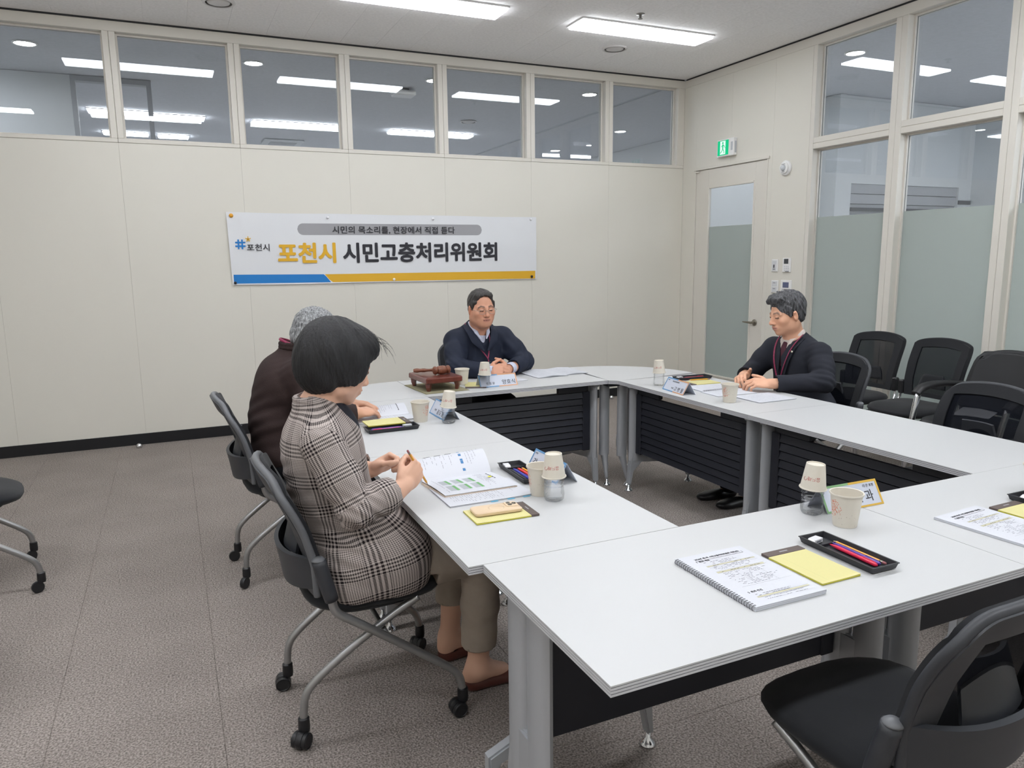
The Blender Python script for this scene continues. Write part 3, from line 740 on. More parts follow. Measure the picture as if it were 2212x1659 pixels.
v1 = visitor_chair('mesh visitor chair by the glazing, the farther one, nearer the dark suit man', (4.63, 3.97), PI+0.05)
dup(v1, (4.60, 3.45, 0), PI-0.03, 'mesh visitor chair by the glazing, the nearer one beside the padded armchair')
def armchair(label, loc, rz):
    M_LEA = mat('black_leather', (30, 31, 34), 0.42, bump=(160, 0.15, 0.002))
    t = thing('office_armchair', label, 'chair', (loc[0], loc[1], 0), rz)
    v, f = superslab(0.03, 0, 0.46, 0.26, 0.26, 0.06); mesh_obj('seat', v, f, M_LEA, t, True)
    def bk(U, V):
        u = U*2-1; w = 0.26*(1-0.16*V**3); return (-0.21-0.10*V+0.04*u*u, u*w*(1 if V < 0.9 else 1-0.12*((V-0.9)/0.1)**2*abs(u)), 0.50+0.40*V-0.03*u*u*V)
    v, f = grid_slab(bk, 14, 12, 0.07); o = mesh_obj('backrest', v, f, M_LEA, t, True)
    bm = bmesh.new(); bm.from_mesh(o.data); bmesh.ops.bevel(bm, geom=[e for e in bm.edges if e.calc_face_angle(0) > 0.9], offset=0.022, segments=3, affect='EDGES'); 
    for f_ in bm.faces: f_.smooth = True
    bm.to_mesh(o.data); bm.free()
    for s in (-1, 1):
        MB().tube([(-0.22, s*0.28, 0.66), (-0.05, s*0.30, 0.675), (0.12, s*0.30, 0.665), (0.18, s*0.295, 0.62)], [0.022, 0.026, 0.028, 0.022], 12, 2, flat=(0.8, 1.4)).build('armrest', M_WHL, t, True)
        MB().tube([(0.16, s*0.29, 0.63), (0.20, s*0.285, 0.50), (0.24, s*0.28, 0.30), (0.26, s*0.28, 0.012)], 0.014, 12, 1, flat=(1.6, 1)).build('leg', M_CHROME, t, True)
        MB().tube([(-0.20, s*0.27, 0.62), (-0.22, s*0.27, 0.40), (-0.27, s*0.27, 0.012)], 0.013, 12, 1).build('leg', M_CHROME, t, True)
    return t
armchair('black padded armchair with chrome front legs at the right edge by the glazing', (4.42, 2.86), PI-0.05)
# ------------------------------------------------------------------ figures: smooth blends of tapered volumes, meshed on a grid
class Frame:
    """local frame with x forward, y left, z up"""
    def __init__(s, o, fwd=(1, 0, 0), up=(0, 0, 1)):
        s.o = np.array(o, float); f = np.array(fwd, float); f /= np.linalg.norm(f)
        u = np.array(up, float); u = u-f*u.dot(f); u /= np.linalg.norm(u)
        s.R = np.stack([f, np.cross(u, f), u], axis=1)      # columns: world axes of the local ones
    def p(s, q): return s.o+s.R@np.array(q, float)
    def inv(s, P): return (P-s.o)@s.R
ID = Frame((0, 0, 0))
class Sdf:
    def __init__(s): s.ops = []
    def cap(s, a, b, r1, r2=None, k=0.02, op='+', fr=ID, scale=None):
        r2 = r1 if r2 is None else r2
        a, b = fr.p(a), fr.p(b)
        s.ops.append(('cap', a, b, r1, r2, k, op)); return s
    def ell(s, c, r, k=0.02, op='+', fr=ID, rot=None):
        c = fr.p(c); R = fr.R
        if rot is not None: R = R@np.array(Euler(rot).to_matrix())
        s.ops.append(('ell', c, np.array(r, float), R, None, k, op)); return s
    def box(s, c, h, rd=0.01, k=0.01, op='+', fr=ID, rot=None):
        c = fr.p(c); R = fr.R
        if rot is not None: R = R@np.array(Euler(rot).to_matrix())
        s.ops.append(('box', c, np.array(h, float), R, rd, k, op)); return s
    def chain(s, pts, rs, k=0.02, op='+', fr=ID):
        for i in range(len(pts)-1): s.cap(pts[i], pts[i+1], rs[i], rs[i+1], k, op, fr)
        return s
    def fn(s, f, lo, hi): s.ops.append(('fn', f, np.array(lo), np.array(hi), None, 0, 'f')); return s
    def bounds(s):
        lo = np.full(3, 1e9); hi = -lo
        for o in s.ops:
            if o[6] != '+': continue
            if o[0] == 'cap':
                r = max(o[3], o[4]); lo = np.minimum(lo, np.minimum(o[1], o[2])-r); hi = np.maximum(hi, np.maximum(o[1], o[2])+r)
            else:
                e = np.abs(o[3])@o[2]; lo = np.minimum(lo, o[1]-e); hi = np.maximum(hi, o[1]+e)
        return lo, hi
    def mesh(s, h):
        lo, hi = s.bounds(); lo -= 3*h+0.01; hi += 3*h+0.01
        n = np.ceil((hi-lo)/h).astype(int)+1
        D = np.full(n, 0.06, np.float32)
        ax = [lo[i]+h*np.arange(n[i]) for i in range(3)]
        def sub(a, b, m):
            i0 = [int(max(0, math.floor((a[i]-m-lo[i])/h))) for i in range(3)]; i1 = [int(min(n[i], math.ceil((b[i]+m-lo[i])/h)+1)) for i in range(3)]
            return tuple(slice(i0[i], max(i0[i], i1[i])) for i in range(3))
        for o in s.ops:
            t, k, op = o[0], o[5], o[6]; m = max(0.02, k*1.2)
            if t == 'cap':
                r = max(o[3], o[4]); sl = sub(np.minimum(o[1], o[2])-r, np.maximum(o[1], o[2])+r, m)
            elif t == 'fn': sl = sub(o[2], o[3], 0)
            else:
                e = np.abs(o[3])@o[2]; sl = sub(o[1]-e, o[1]+e, m)
            X = ax[0][sl[0]][:, None, None]; Y = ax[1][sl[1]][None, :, None]; Z = ax[2][sl[2]][None, None, :]
            if X.size*Y.size*Z.size == 0: continue
            if t == 'fn': D[sl] = o[1](D[sl], X, Y, Z); continue
            if t == 'cap':
                a, b, r1, r2 = o[1:5]; ba = b-a; L2 = max(1e-9, ba@ba)
                px, py, pz = X-a[0], Y-a[1], Z-a[2]
                tt = np.clip((px*ba[0]+py*ba[1]+pz*ba[2])/L2, 0, 1)
                d = np.sqrt((px-tt*ba[0])**2+(py-tt*ba[1])**2+(pz-tt*ba[2])**2)-(r1+(r2-r1)*tt)
            else:
                c, r, R = o[1:4]; px, py, pz = X-c[0], Y-c[1], Z-c[2]
                q = [px*R[0, i]+py*R[1, i]+pz*R[2, i] for i in range(3)]
                if t == 'ell':
                    k0 = np.sqrt(sum((q[i]/r[i])**2 for i in range(3))); k1 = np.sqrt(sum((q[i]/r[i]**2)**2 for i in range(3)))+1e-9
                    d = k0*(k0-1)/k1
                    d = np.where(k0 < 0.2, -min(r), d)
                else:
                    rd = o[4]; w = [np.abs(q[i])-(r[i]-rd) for i in range(3)]
                    d = np.sqrt(sum(np.maximum(v, 0)**2 for v in w))+np.minimum(np.maximum(w[0], np.maximum(w[1], w[2])), 0)-rd
            A = D[sl]
            if op == '+':
                if k > 0: hh = np.clip(0.5+0.5*(A-d)/k, 0, 1); D[sl] = A*(1-hh)+d*hh-k*hh*(1-hh)
                else: D[sl] = np.minimum(A, d)
            else:
                if k > 0: hh = np.clip(0.5-0.5*(A+d)/k, 0, 1); D[sl] = A*(1-hh)+(-d)*hh+k*hh*(1-hh)
                else: D[sl] = np.maximum(A, -d)
        return surface_nets(D, lo, h)
def surface_nets(D, lo, h):
    ins = D < 0
    n = D.shape
    c = np.zeros((n[0]-1, n[1]-1, n[2]-1), np.int8)
    for i in (0, 1):
        for j in (0, 1):
            for k in (0, 1): c += ins[i:n[0]-1+i, j:n[1]-1+j, k:n[2]-1+k]
    act = (c > 0) & (c < 8)
    I = np.argwhere(act); idx = -np.ones(act.shape, np.int64); idx[act] = np.arange(len(I))
    acc = np.zeros((len(I), 3)); cnt = np.zeros(len(I))
    cor = [(i, j, k) for i in (0, 1) for j in (0, 1) for k in (0, 1)]
    val = {q: D[I[:, 0]+q[0], I[:, 1]+q[1], I[:, 2]+q[2]].astype(float) for q in cor}
    for a in cor:
        for ax in range(3):
            if a[ax]: continue
            b = list(a); b[ax] = 1; b = tuple(b); va, vb = val[a], val[b]
            m = (va < 0) != (vb < 0); t = np.where(m, va/(va-vb+1e-12), 0)
            P = np.array(a, float)[None, :].repeat(len(I), 0); P[:, ax] += t
            acc[m] += P[m]; cnt[m] += 1
    V = lo+h*(I+acc/np.maximum(cnt, 1)[:, None])
    F = []
    for ax in range(3):
        o1, o2 = (ax+1) % 3, (ax+2) % 3
        sa = [slice(None)]*3; sb = [slice(None)]*3; sa[ax] = slice(0, n[ax]-1); sb[ax] = slice(1, n[ax])
        A = ins[tuple(sa)]; B = ins[tuple(sb)]; E = np.argwhere(A != B)
        E = E[(E[:, o1] > 0) & (E[:, o2] > 0) & (E[:, o1] < n[o1]-1) & (E[:, o2] < n[o2]-1)]
        q = []
        for d1, d2 in ((-1, -1), (0, -1), (0, 0), (-1, 0)):
            e = E.copy(); e[:, o1] += d1; e[:, o2] += d2; q.append(idx[e[:, 0], e[:, 1], e[:, 2]])
        q = np.stack(q, 1); fl = A[E[:, 0], E[:, 1], E[:, 2]]
        q[~fl] = q[~fl][:, ::-1]; F.append(q)
    F = np.concatenate(F)
    F = F[(F >= 0).all(1)]
    return V, F
def relax(V, F, it=2, lam=0.5):
    e = np.concatenate([F[:, [0, 1]], F[:, [1, 2]], F[:, [2, 3]], F[:, [3, 0]]])
    for _ in range(it):
        A = np.zeros_like(V); c = np.zeros(len(V))
        np.add.at(A, e[:, 0], V[e[:, 1]]); np.add.at(A, e[:, 1], V[e[:, 0]]); np.add.at(c, e[:, 0], 1); np.add.at(c, e[:, 1], 1)
        V = V+lam*(A/np.maximum(c, 1)[:, None]-V)
    return V
def sdf_obj(name, s, h, m, parent, it=2, keep=None, lam=0.5, color=None, cloth=None):
    """parent is at parent_loc; verts are stored in the parent's frame (parents of figures are unrotated)"""
    V, F = s.mesh(h); V = relax(V, F, it, lam)
    if keep is not None:
        kv = keep(V); F = F[kv[F].all(1)]
        u = np.unique(F); mp = -np.ones(len(V), np.int64); mp[u] = np.arange(len(u)); V = V[u]; F = mp[F]
    off = np.zeros(3); p = parent
    while p is not None: off += np.array(p.location); p = p.parent
    me = bpy.data.meshes.new(name)
    me.vertices.add(len(V)); me.vertices.foreach_set('co', (V-off).astype(np.float32).reshape(-1))
    me.loops.add(len(F)*4); me.loops.foreach_set('vertex_index', F.reshape(-1).astype(np.int32))
    me.polygons.add(len(F)); me.polygons.foreach_set('loop_start', np.arange(0, len(F)*4, 4, dtype=np.int32))
    me.polygons.foreach_set('use_smooth', np.ones(len(F), bool))
    me.update(calc_edges=True); me.validate()
    if color is not None:
        ca = me.color_attributes.new('tone', 'FLOAT_COLOR', 'POINT'); C_ = np.ones((len(V), 4), np.float32); C_[:, :3] = color(V); ca.data.foreach_set('color', C_.reshape(-1))
    if cloth is not None:
        at = me.attributes.new('weave', 'FLOAT_VECTOR', 'POINT'); at.data.foreach_set('vector', cloth(V).astype(np.float32).reshape(-1))
    me.materials.append(m)
    o = bpy.data.objects.new(name, me); link(o, parent); return o

def attr_mat(name, rough, mode='tone', bump=None, spec=0.4, sss=0.0):
    m = bpy.data.materials.new(name); m.use_nodes = True; nt = m.node_tree; b = nt.nodes['Principled BSDF']
    a = nt.nodes.new('ShaderNodeAttribute'); a.attribute_name = mode
    nt.links.new(a.outputs['Color'], b.inputs['Base Color']); b.inputs['Roughness'].default_value = rough; b.inputs['Specular IOR Level'].default_value = spec
    if sss: b.inputs['Subsurface Weight'].default_value = sss; b.inputs['Subsurface Radius'].default_value = (0.01, 0.004, 0.002)
    if bump:
        tc = nt.nodes.new('ShaderNodeTexCoord'); n2 = nt.nodes.new('ShaderNodeTexNoise'); n2.inputs['Scale'].default_value = bump[0]; n2.inputs['Detail'].default_value = 3
        nt.links.new(tc.outputs['Object'], n2.inputs['Vector']); bp = nt.nodes.new('ShaderNodeBump'); bp.inputs['Strength'].default_value = bump[1]; bp.inputs['Distance'].default_value = bump[2]
        nt.links.new(n2.outputs['Fac'], bp.inputs['Height']); nt.links.new(bp.outputs[0], b.inputs['Normal'])
    MATS[name] = m; return m
M_SKIN = attr_mat('skin', 0.5, bump=(300, 0.12, 0.001), sss=0.0)

# ---- head (origin between the ears)
def add_head(s, H, chub=1.0, jaw=1.0, smile=0.0):
    w = chub
    s.ell((-0.014, 0, 0.036), (0.098, 0.076, 0.088), 0, fr=H)
    s.ell((0.020, 0, -0.022), (0.072, 0.064*w, 0.086), 0.02, fr=H)
    s.ell((0.022, 0, -0.068), (0.056*jaw, 0.053*w, 0.046), 0.02, fr=H)
    s.ell((0.062, 0, -0.098), (0.020, 0.022, 0.017), 0.025, fr=H)
    for q in (-1, 1):
        s.ell((0.052, q*0.045, -0.022), (0.026, 0.022*w, 0.024), 0.02, fr=H)
        s.ell((-0.004, q*0.052*w, -0.060), (0.030, 0.018, 0.030), 0.03, fr=H)
        s.cap((0.083, q*0.014, 0.021), (0.072, q*0.050, 0.018), 0.010, 0.008, 0.014, fr=H)
        s.ell((0.100, q*0.031, 0.003), (0.016, 0.017, 0.010), 0.012, '-', fr=H)
        s.ell((0.0785, q*0.031, 0.0015), (0.0135, 0.0155, 0.0105), 0.004, fr=H)
        s.cap((0.089, q*0.020, -0.0005), (0.085, q*0.044, -0.002), 0.0018, 0.0018, 0.002, '-', fr=H)
        # ear
        s.ell((-0.008, q*0.079*min(w, 1.06), -0.006), (0.019, 0.0085, 0.033), 0.006, fr=H, rot=(0, 0.15, q*0.35))
        s.ell((-0.002, q*0.088*min(w, 1.06), -0.002), (0.010, 0.006, 0.017), 0.004, '-', fr=H)
    s.cap((0.088, 0, 0.014), (0.107, 0, -0.028), 0.0075, 0.011, 0.010, fr=H)
    s.ell((0.106, 0, -0.031), (0.013, 0.012, 0.011), 0.008, fr=H)
    for q in (-1, 1): s.ell((0.096, q*0.013, -0.035), (0.011, 0.0085, 0.0085), 0.006, fr=H)
    s.ell((0.080, 0, -0.062), (0.016, 0.030, 0.020), 0.014, fr=H)
    s.ell((0.0935, 0, -0.0575), (0.007, 0.022, 0.0045), 0.004, fr=H)
    s.ell((0.0925, 0, -0.0685), (0.007, 0.019, 0.0055), 0.004, fr=H)
    s.cap((0.103, 0, -0.0630), (0.089, 0.025, -0.0625+smile), 0.0022, 0.0015, 0.002, '-', fr=H)
    s.cap((0.103, 0, -0.0630), (0.089, -0.025, -0.0625+smile), 0.0022, 0.0015, 0.002, '-', fr=H)
    return s
def skin_tone(base, H, hair=(40, 38, 38), lips=(168, 100, 92), brow=0.7, ears=None):
    b = np.array(s2l(base)); hb = np.array(s2l(hair)); lp = np.array(s2l(lips))
    def f(V):
        q = H.inv(V); C = np.tile(b, (len(V), 1))
        x, y, z = q[:, 0], q[:, 1], q[:, 2]; ay = np.abs(y)
        def mixin(m, c): 
            m = m[:, None]; return C*(1-m)+c*m
        near = (np.abs(z) < 0.14) & (np.abs(x) < 0.14) & (ay < 0.1)
        # flush on cheeks, nose and ears
        fl_ = np.exp(-((ay-0.042)/0.02)**2-((z+0.03)/0.02)**2)*(x > 0.03)*0.35+np.exp(-(y/0.014)**2-((z+0.03)/0.014)**2)*(x > 0.08)*0.3+((ay > 0.078) & near & (np.abs(z) < .05))*0.3
        C = mixin(fl_*near, b*np.array([1.0, 0.74, 0.66]))
        lm = np.clip(1.4-((y/0.026)**2+((z+0.0632)/0.0105)**2)*1.0, 0, 1)*(x > 0.082); C = mixin(np.clip(lm, 0, 0.6)*near, lp)
        ml = (np.abs(z+0.0630) < 0.0022)*(ay < 0.024)*(x > 0.084); C = mixin(ml*0.75*near, lp*0.25)
        zb = 0.0255+0.0045*np.clip((ay-0.015)/0.02, 0, 1)-0.010*np.clip((ay-0.036)/0.018, 0, 1)
        bm_ = np.exp(-((z-zb)/0.0052)**2)*((ay > 0.013) & (ay < 0.055) & (x > 0.05)); C = mixin(np.clip(bm_*brow, 0, 1)*near, hb)
        em = (np.abs(z+0.0008) < 0.0042)*((ay > 0.018) & (ay < 0.0455) & (x > 0.07)); C = mixin(em*0.85*near, np.array(s2l((40, 28, 26))))
        ns = np.exp(-((ay-0.011)/0.004)**2-((z+0.0415)/0.003)**2)*(x > 0.09); C = mixin(np.clip(ns, 0, 0.8)*near, np.array(s2l((90, 45, 38))))
        return C
    return f
def add_hand(s, W, fdir, up, side=1, flex=(0.5, 0.5, 0.5, 0.5), thumb=(0.6, 0.5, -0.2), sc=1.0, k=0.006):
    """W wrist; fdir fingers' direction; up back-of-hand normal; side +1 when the thumb is on the +y side of the frame; returns the frame"""
    H = Frame(W, fdir, up); P = lambda x, y, z: (x*sc, y*sc*side, z*sc)
    s.cap(P(-0.03, 0, 0), P(0.012, 0, 0), 0.026*sc, 0.026*sc, 0.01, fr=H)
    s.ell(P(0.045, -0.002, 0), (0.052*sc, 0.041*sc, 0.017*sc), 0.012, fr=H)
    s.ell(P(0.030, 0.020, -0.010), (0.030*sc, 0.020*sc, 0.016*sc), 0.010, fr=H)
    ys = (0.030, 0.0105, -0.0095, -0.029); L = ((0.040, 0.024, 0.019), (0.045, 0.028, 0.020), (0.041, 0.026, 0.019), (0.032, 0.019, 0.017)); rr = (0.0092, 0.0094, 0.009, 0.0080)
    x0 = (0.085, 0.090, 0.086, 0.078)
    for i in range(4):
        p = np.array((x0[i], ys[i], 0.001)); a = 0; fx = flex[i]; r = rr[i]
        s.cap(P(0.035, ys[i]*0.8, 0.001), P(*p), 0.0115*sc, (r+0.0008)*sc, k, fr=H)
        for j, l in enumerate(L[i]):
            a += fx*(0.9, 1.25, 0.8)[j]; sp = ys[i]*1.2
            q = p+np.array((math.cos(a)*l, sp*l*0.5, -math.sin(a)*l)); r2 = r-0.0009
            s.cap(P(*p), P(*q), r*sc, r2*sc, 0.003, fr=H); p = q; r = r2
    t0 = np.array((0.018, 0.024, -0.008)); d = np.array((math.cos(thumb[0]), math.sin(thumb[0]), thumb[2])); d /= np.linalg.norm(d)
    t1 = t0+d*0.040; t2 = t1+(d*0.7+np.array((0.5, -0.35*thumb[1], -0.1)))/1.1*0.030; t3 = t2+(t2-t1)/np.linalg.norm(t2-t1)*0.020+np.array((0.004, -0.006*thumb[1], 0))
    s.cap(P(*t0), P(*t1), 0.0145*sc, 0.0115*sc, 0.010, fr=H); s.cap(P(*t1), P(*t2), 0.0108*sc, 0.0098*sc, 0.003, fr=H); s.cap(P(*t2), P(*t3), 0.0098*sc, 0.0082*sc, 0.003, fr=H)
    return H
def wrinkle(amp, freq, lo, hi, ax=(1, 1, 1), seed=0):
    r = np.random.RandomState(seed); K = r.randn(5, 3)*np.array(ax)*freq; ph = r.rand(5)*6.28
    def f(D, X, Y, Z):
        w = 0
        for k, p in zip(K, ph): 
            w = w+np.sin(k[0]*X+k[1]*Y+k[2]*Z+p+1.3*np.sin(K[0, 1]*X*0.5+K[1, 2]*Z*0.6+p))
        return D+(amp*w/3).astype(np.float32)
    return f, lo, hi
def folds(s, P, axis, amp, wave, R):
    """creases that ring a joint: ripples along axis fading with distance R from P"""
    P = np.array(P); a = np.array(axis, float); a /= np.linalg.norm(a)
    def f(D, X, Y, Z):
        dx, dy, dz = X-P[0], Y-P[1], Z-P[2]; t = dx*a[0]+dy*a[1]+dz*a[2]; r2 = (dx*dx+dy*dy+dz*dz)/(R*R)
        g = np.exp(-r2*1.8); return (D+amp*g*np.sin(2*PI*t/wave+9*(dz*a[0]-dx*a[2])+14*dy)).astype(np.float32)
    s.fn(f, P-R*1.6, P+R*1.6); return s
# ------------------------------------------------------------------ materials of clothing
def cloth(name, rgb, var=(18, 0.08), bump=(500, 0.35, 0.001), rough=0.85): return mat(name, rgb, rough, var=var, bump=bump, spec=0.25)
M_NAVY = cloth('navy_jacket_cloth', (30, 36, 52), rough=0.7); M_CHAR = cloth('charcoal_suit_cloth', (38, 40, 48)); M_BROWN = cloth('brown_corduroy', (52, 40, 39), bump=(300, 0.6, 0.002))
M_SHIRT = cloth('pale_blue_shirt_cloth', (196, 200, 218), bump=(700, 0.15, 0.001)); M_SHIRT2 = cloth('cream_shirt_cloth', (204, 194, 188), bump=(700, 0.15, 0.001))
M_TAUPE = cloth('taupe_trouser_cloth', (158, 146, 134)); M_TROU = cloth('dark_trouser_cloth', (26, 27, 32)); M_KNIT = cloth('dark_knit', (32, 34, 42))
M_TIE = cloth('burgundy_tie_cloth', (72, 40, 50)); M_LAN = mat('crimson_lanyard', (132, 34, 72), 0.5, var=(220, 0.5)); M_SHOE = mat('brown_loafer_leather', (86, 46, 38), 0.35); M_SHOEB = mat('black_shoe_leather', (20, 20, 22), 0.35)
def hair_mat(name, c0, c1, direction=(1, 1, 0.15), scale=160, rough=0.45):
    m = bpy.data.materials.new(name); m.use_nodes = True; nt = m.node_tree; b = nt.nodes['Principled BSDF']; L = nt.links
    tc = nt.nodes.new('ShaderNodeTexCoord'); mp = nt.nodes.new('ShaderNodeMapping'); mp.inputs['Scale'].default_value = direction
    n = nt.nodes.new('ShaderNodeTexNoise'); n.inputs['Scale'].default_value = scale; n.inputs['Detail'].default_value = 4; n.inputs['Distortion'].default_value = 0.6
    cr = nt.nodes.new('ShaderNodeValToRGB'); cr.color_ramp.elements[0].color = (*s2l(c0), 1); cr.color_ramp.elements[1].color = (*s2l(c1), 1); cr.color_ramp.elements[0].position = 0.35; cr.color_ramp.elements[1].position = 0.68
    L.new(tc.outputs['Object'], mp.inputs[0]); L.new(mp.outputs[0], n.inputs['Vector']); L.new(n.outputs['Fac'], cr.inputs[0]); L.new(cr.outputs[0], b.inputs['Base Color'])
    bp = nt.nodes.new('ShaderNodeBump'); bp.inputs['Strength'].default_value = 0.9; bp.inputs['Distance'].default_value = 0.004; L.new(n.outputs['Fac'], bp.inputs['Height']); L.new(bp.outputs[0], b.inputs['Normal'])
    b.inputs['Roughness'].default_value = rough; b.inputs['Specular IOR Level'].default_value = 0.5; MATS[name] = m; return m
M_HBLK = hair_mat('black_hair', (8, 8, 10), (22, 21, 26), rough=0.6); M_HGRY = hair_mat('grey_hair', (74, 75, 78), (168, 170, 172)); M_HSALT = hair_mat('salt_and_pepper_hair', (22, 23, 26), (96, 96, 100)); M_HDRK = hair_mat('thin_dark_hair', (30, 27, 27), (58, 52, 50))
def plaid_mat():
    m = bpy.data.materials.new('glen_plaid'); m.use_nodes = True; nt = m.node_tree; b = nt.nodes['Principled BSDF']; L = nt.links
    a = nt.nodes.new('ShaderNodeAttribute'); a.attribute_name = 'weave'; sp = nt.nodes.new('ShaderNodeSeparateXYZ'); L.new(a.outputs['Vector'], sp.inputs[0])
    def M(op, x, y=None, z=None):
        n = nt.nodes.new('ShaderNodeMath'); n.operation = op
        for i, q in enumerate((x, y, z)):
            if q is None: continue
            if isinstance(q, (int, float)): n.inputs[i].default_value = q
            else: L.new(q, n.inputs[i])
        return n.outputs[0]
    def stripes(x):
        fr = M('FRACT', M('DIVIDE', x, 0.098)); band = M('LESS_THAN', fr, 0.45)
        coarse = M('LESS_THAN', M('FRACT', M('DIVIDE', x, 0.0112)), 0.52); fine = M('LESS_THAN', M('FRACT', M('DIVIDE', x, 0.0050)), 0.40)
        return M('ADD', M('MULTIPLY', band, coarse), M('MULTIPLY', M('SUBTRACT', 1, band), M('MULTIPLY', fine, 0.80)))
    U, V = stripes(sp.outputs[0]), stripes(sp.outputs[1])
    tw = M('LESS_THAN', M('FRACT', M('DIVIDE', M('ADD', sp.outputs[0], sp.outputs[1]), 0.0044)), 0.5)
    d = M('ADD', M('MULTIPLY', M('ADD', U, V), 0.40), M('MULTIPLY', M('ADD', M('MULTIPLY', tw, U), M('MULTIPLY', M('SUBTRACT', 1, tw), V)), 0.30))
    mx = nt.nodes.new('ShaderNodeMix'); mx.data_type = 'RGBA'; L.new(d, mx.inputs['Factor'])
    mx.inputs['A'].default_value = (*s2l((184, 173, 168)), 1); mx.inputs['B'].default_value = (*s2l((28, 21, 25)), 1); L.new(mx.outputs['Result'], b.inputs['Base Color'])
    b.inputs['Roughness'].default_value = 0.9; b.inputs['Specular IOR Level'].default_value = 0.2; MATS['glen_plaid'] = m; return m
M_PLAID = plaid_mat()
def bone_coords(bones):
    """bones: (a, b, radius scale, u offset); returns f(V)->(u, v, 0)"""
    def f(V):
        best = np.full(len(V), 1e9); out = np.zeros((len(V), 3))
        for a, b, R, u0, bias in bones:
            a, b = np.array(a, float), np.array(b, float); d = b-a; L = np.linalg.norm(d); d /= L
            t = (V-a)@d; tc = np.clip(t, 0, L); q = V-a-tc[:, None]*d; dist = np.linalg.norm(q, axis=1)/R+bias
            e1 = np.cross(d, (0.2, 1, 0.1)); e1 /= np.linalg.norm(e1); e2 = np.cross(d, e1)
            ang = np.arctan2(q@e2, q@e1)
            m = dist < best; best[m] = dist[m]; out[m, 0] = (t+u0)[m]; out[m, 1] = (ang*R*1.15)[m]
        return out
    return f
def ring_collar(s, base, axis, R, r, a0, a1, n=14, k=0.006, fwd=(1, 0, 0), tilt=0.0, rise=0.0, fr=None):
    F_ = Frame(base, fwd, axis)
    pts = []
    for i in range(n+1):
        a = a0+(a1-a0)*i/n; pts.append(F_.p((R*math.cos(a), R*1.05*math.sin(a), rise*(-math.cos(a)))))
    for i in range(n):
        p, q = pts[i], pts[i+1]; s.cap(p, q, r, r, k); up = F_.R[:, 2]*0.018; s.cap(p+up, q+up, r*0.9, r*0.9, k)
def shoe(parent, heel, toe, m, w=0.044, hgt=0.055):
    s = Sdf(); a, b = np.array(heel, float), np.array(toe, float); d = b-a; L = np.linalg.norm(d); F_ = Frame(a, d)
    s.ell((0.02, 0, 0.030), (0.042, w*0.80, 0.036), 0, fr=F_); s.ell((L*0.42, 0, 0.026), (L*0.42, w*0.86, 0.034), 0.02, fr=F_); s.ell((L*0.74, 0, 0.022), (L*0.30, w, 0.028), 0.02, fr=F_)
    s.cap((0.03, 0, 0.055), (0.05, 0, 0.09), 0.030, 0.030, 0.012, '-', fr=F_); s.box((L/2, 0, -0.05), (L, 0.1, 0.052), 0.0, 0.0, '-', fr=F_)
    o = sdf_obj('shoe', s, 0.0045, m, parent)
    MBs = MB(); poly = [(-0.022, 0), (-0.012, w*0.7), (L*0.5, w*0.80), (L*0.75, w*0.98), (L*0.95, w*0.6), (L*1.03, 0), (L*0.95, -w*0.6), (L*0.75, -w*0.98), (L*0.5, -w*0.80), (-0.012, -w*0.7)]
    return o
def tubeobj(name, pts, r, m, parent, smooth=2, flat=None, seg=8):
    off = Vector(parent.location); return MB().tube([Vector(p)-off for p in pts], r, seg, smooth, flat=flat).build(name, m, parent, True)

# ------------------------------------------------------------------ the woman in the plaid jacket
W = thing('person', 'person with short black hair in a plaid jacket, holding a pencil over an open book', 'person', (0.52, 2.38, 0))
HW = Frame((0.472, 2.362, 1.172), (0.88, 0.26, -0.36))
shR, elR, wrR = (0.375, 2.190, 0.962), (0.452, 2.118, 0.772), (0.612, 2.168, 0.806)
shL, elL, wrL = (0.395, 2.535, 0.962), (0.50, 2.600, 0.785), (0.600, 2.505, 0.775)
s = Sdf(); add_head(s, HW, chub=1.0)
s.cap(HW.p((-0.025, 0, -0.05)), (0.388, 2.360, 1.02), 0.050, 0.058, 0.03)
s.chain([(0.388, 2.36, 1.02), (0.40, 2.37, 0.85), (0.46, 2.38, 0.58)], [0.06, 0.085, 0.11], 0.04)
for a, b, c in ((shR, elR, wrR), (shL, elL, wrL)):
    s.cap((0.395, 2.36, 0.975), a, 0.040, 0.036, 0.02); s.chain([a, b, c], [0.040, 0.035, 0.024], 0.015)
hr = add_hand(s, wrR, (0.70, 0.40, 0.50), (0.40, -0.80, 0.05), 1, (1.15, 1.25, 1.3, 1.3), (0.45, 0.7, -0.55), 0.95)
hl = add_hand(s, wrL, (0.80, -0.25, 0.42), (-0.15, 0.80, 0.45), -1, (1.1, 1.15, 1.2, 1.2), (0.35, 0.6, -0.6), 0.93)
legsW = [((0.48, 2.285, 0.545), (0.895, 2.235, 0.505), (0.880, 2.250, 0.085), (0.848, 2.262), (1.055, 2.272)), ((0.48, 2.475, 0.545), (0.900, 2.500, 0.500), (0.862, 2.495, 0.085), (0.832, 2.485), (1.04, 2.512))]
for a, b, c, h_, t_ in legsW:
    s.chain([a, b, c], [0.07, 0.05, 0.036], 0.02); s.cap(c, (h_[0]+0.01, h_[1], 0.055), 0.036, 0.032, 0.02); s.cap(c, (h_[0]+0.13, h_[1]+0.003, 0.045), 0.036, 0.026, 0.03)
body = sdf_obj('body', s, 0.0037, M_SKIN, W, color=skin_tone((214, 170, 146), HW, brow=0.6), it=1)
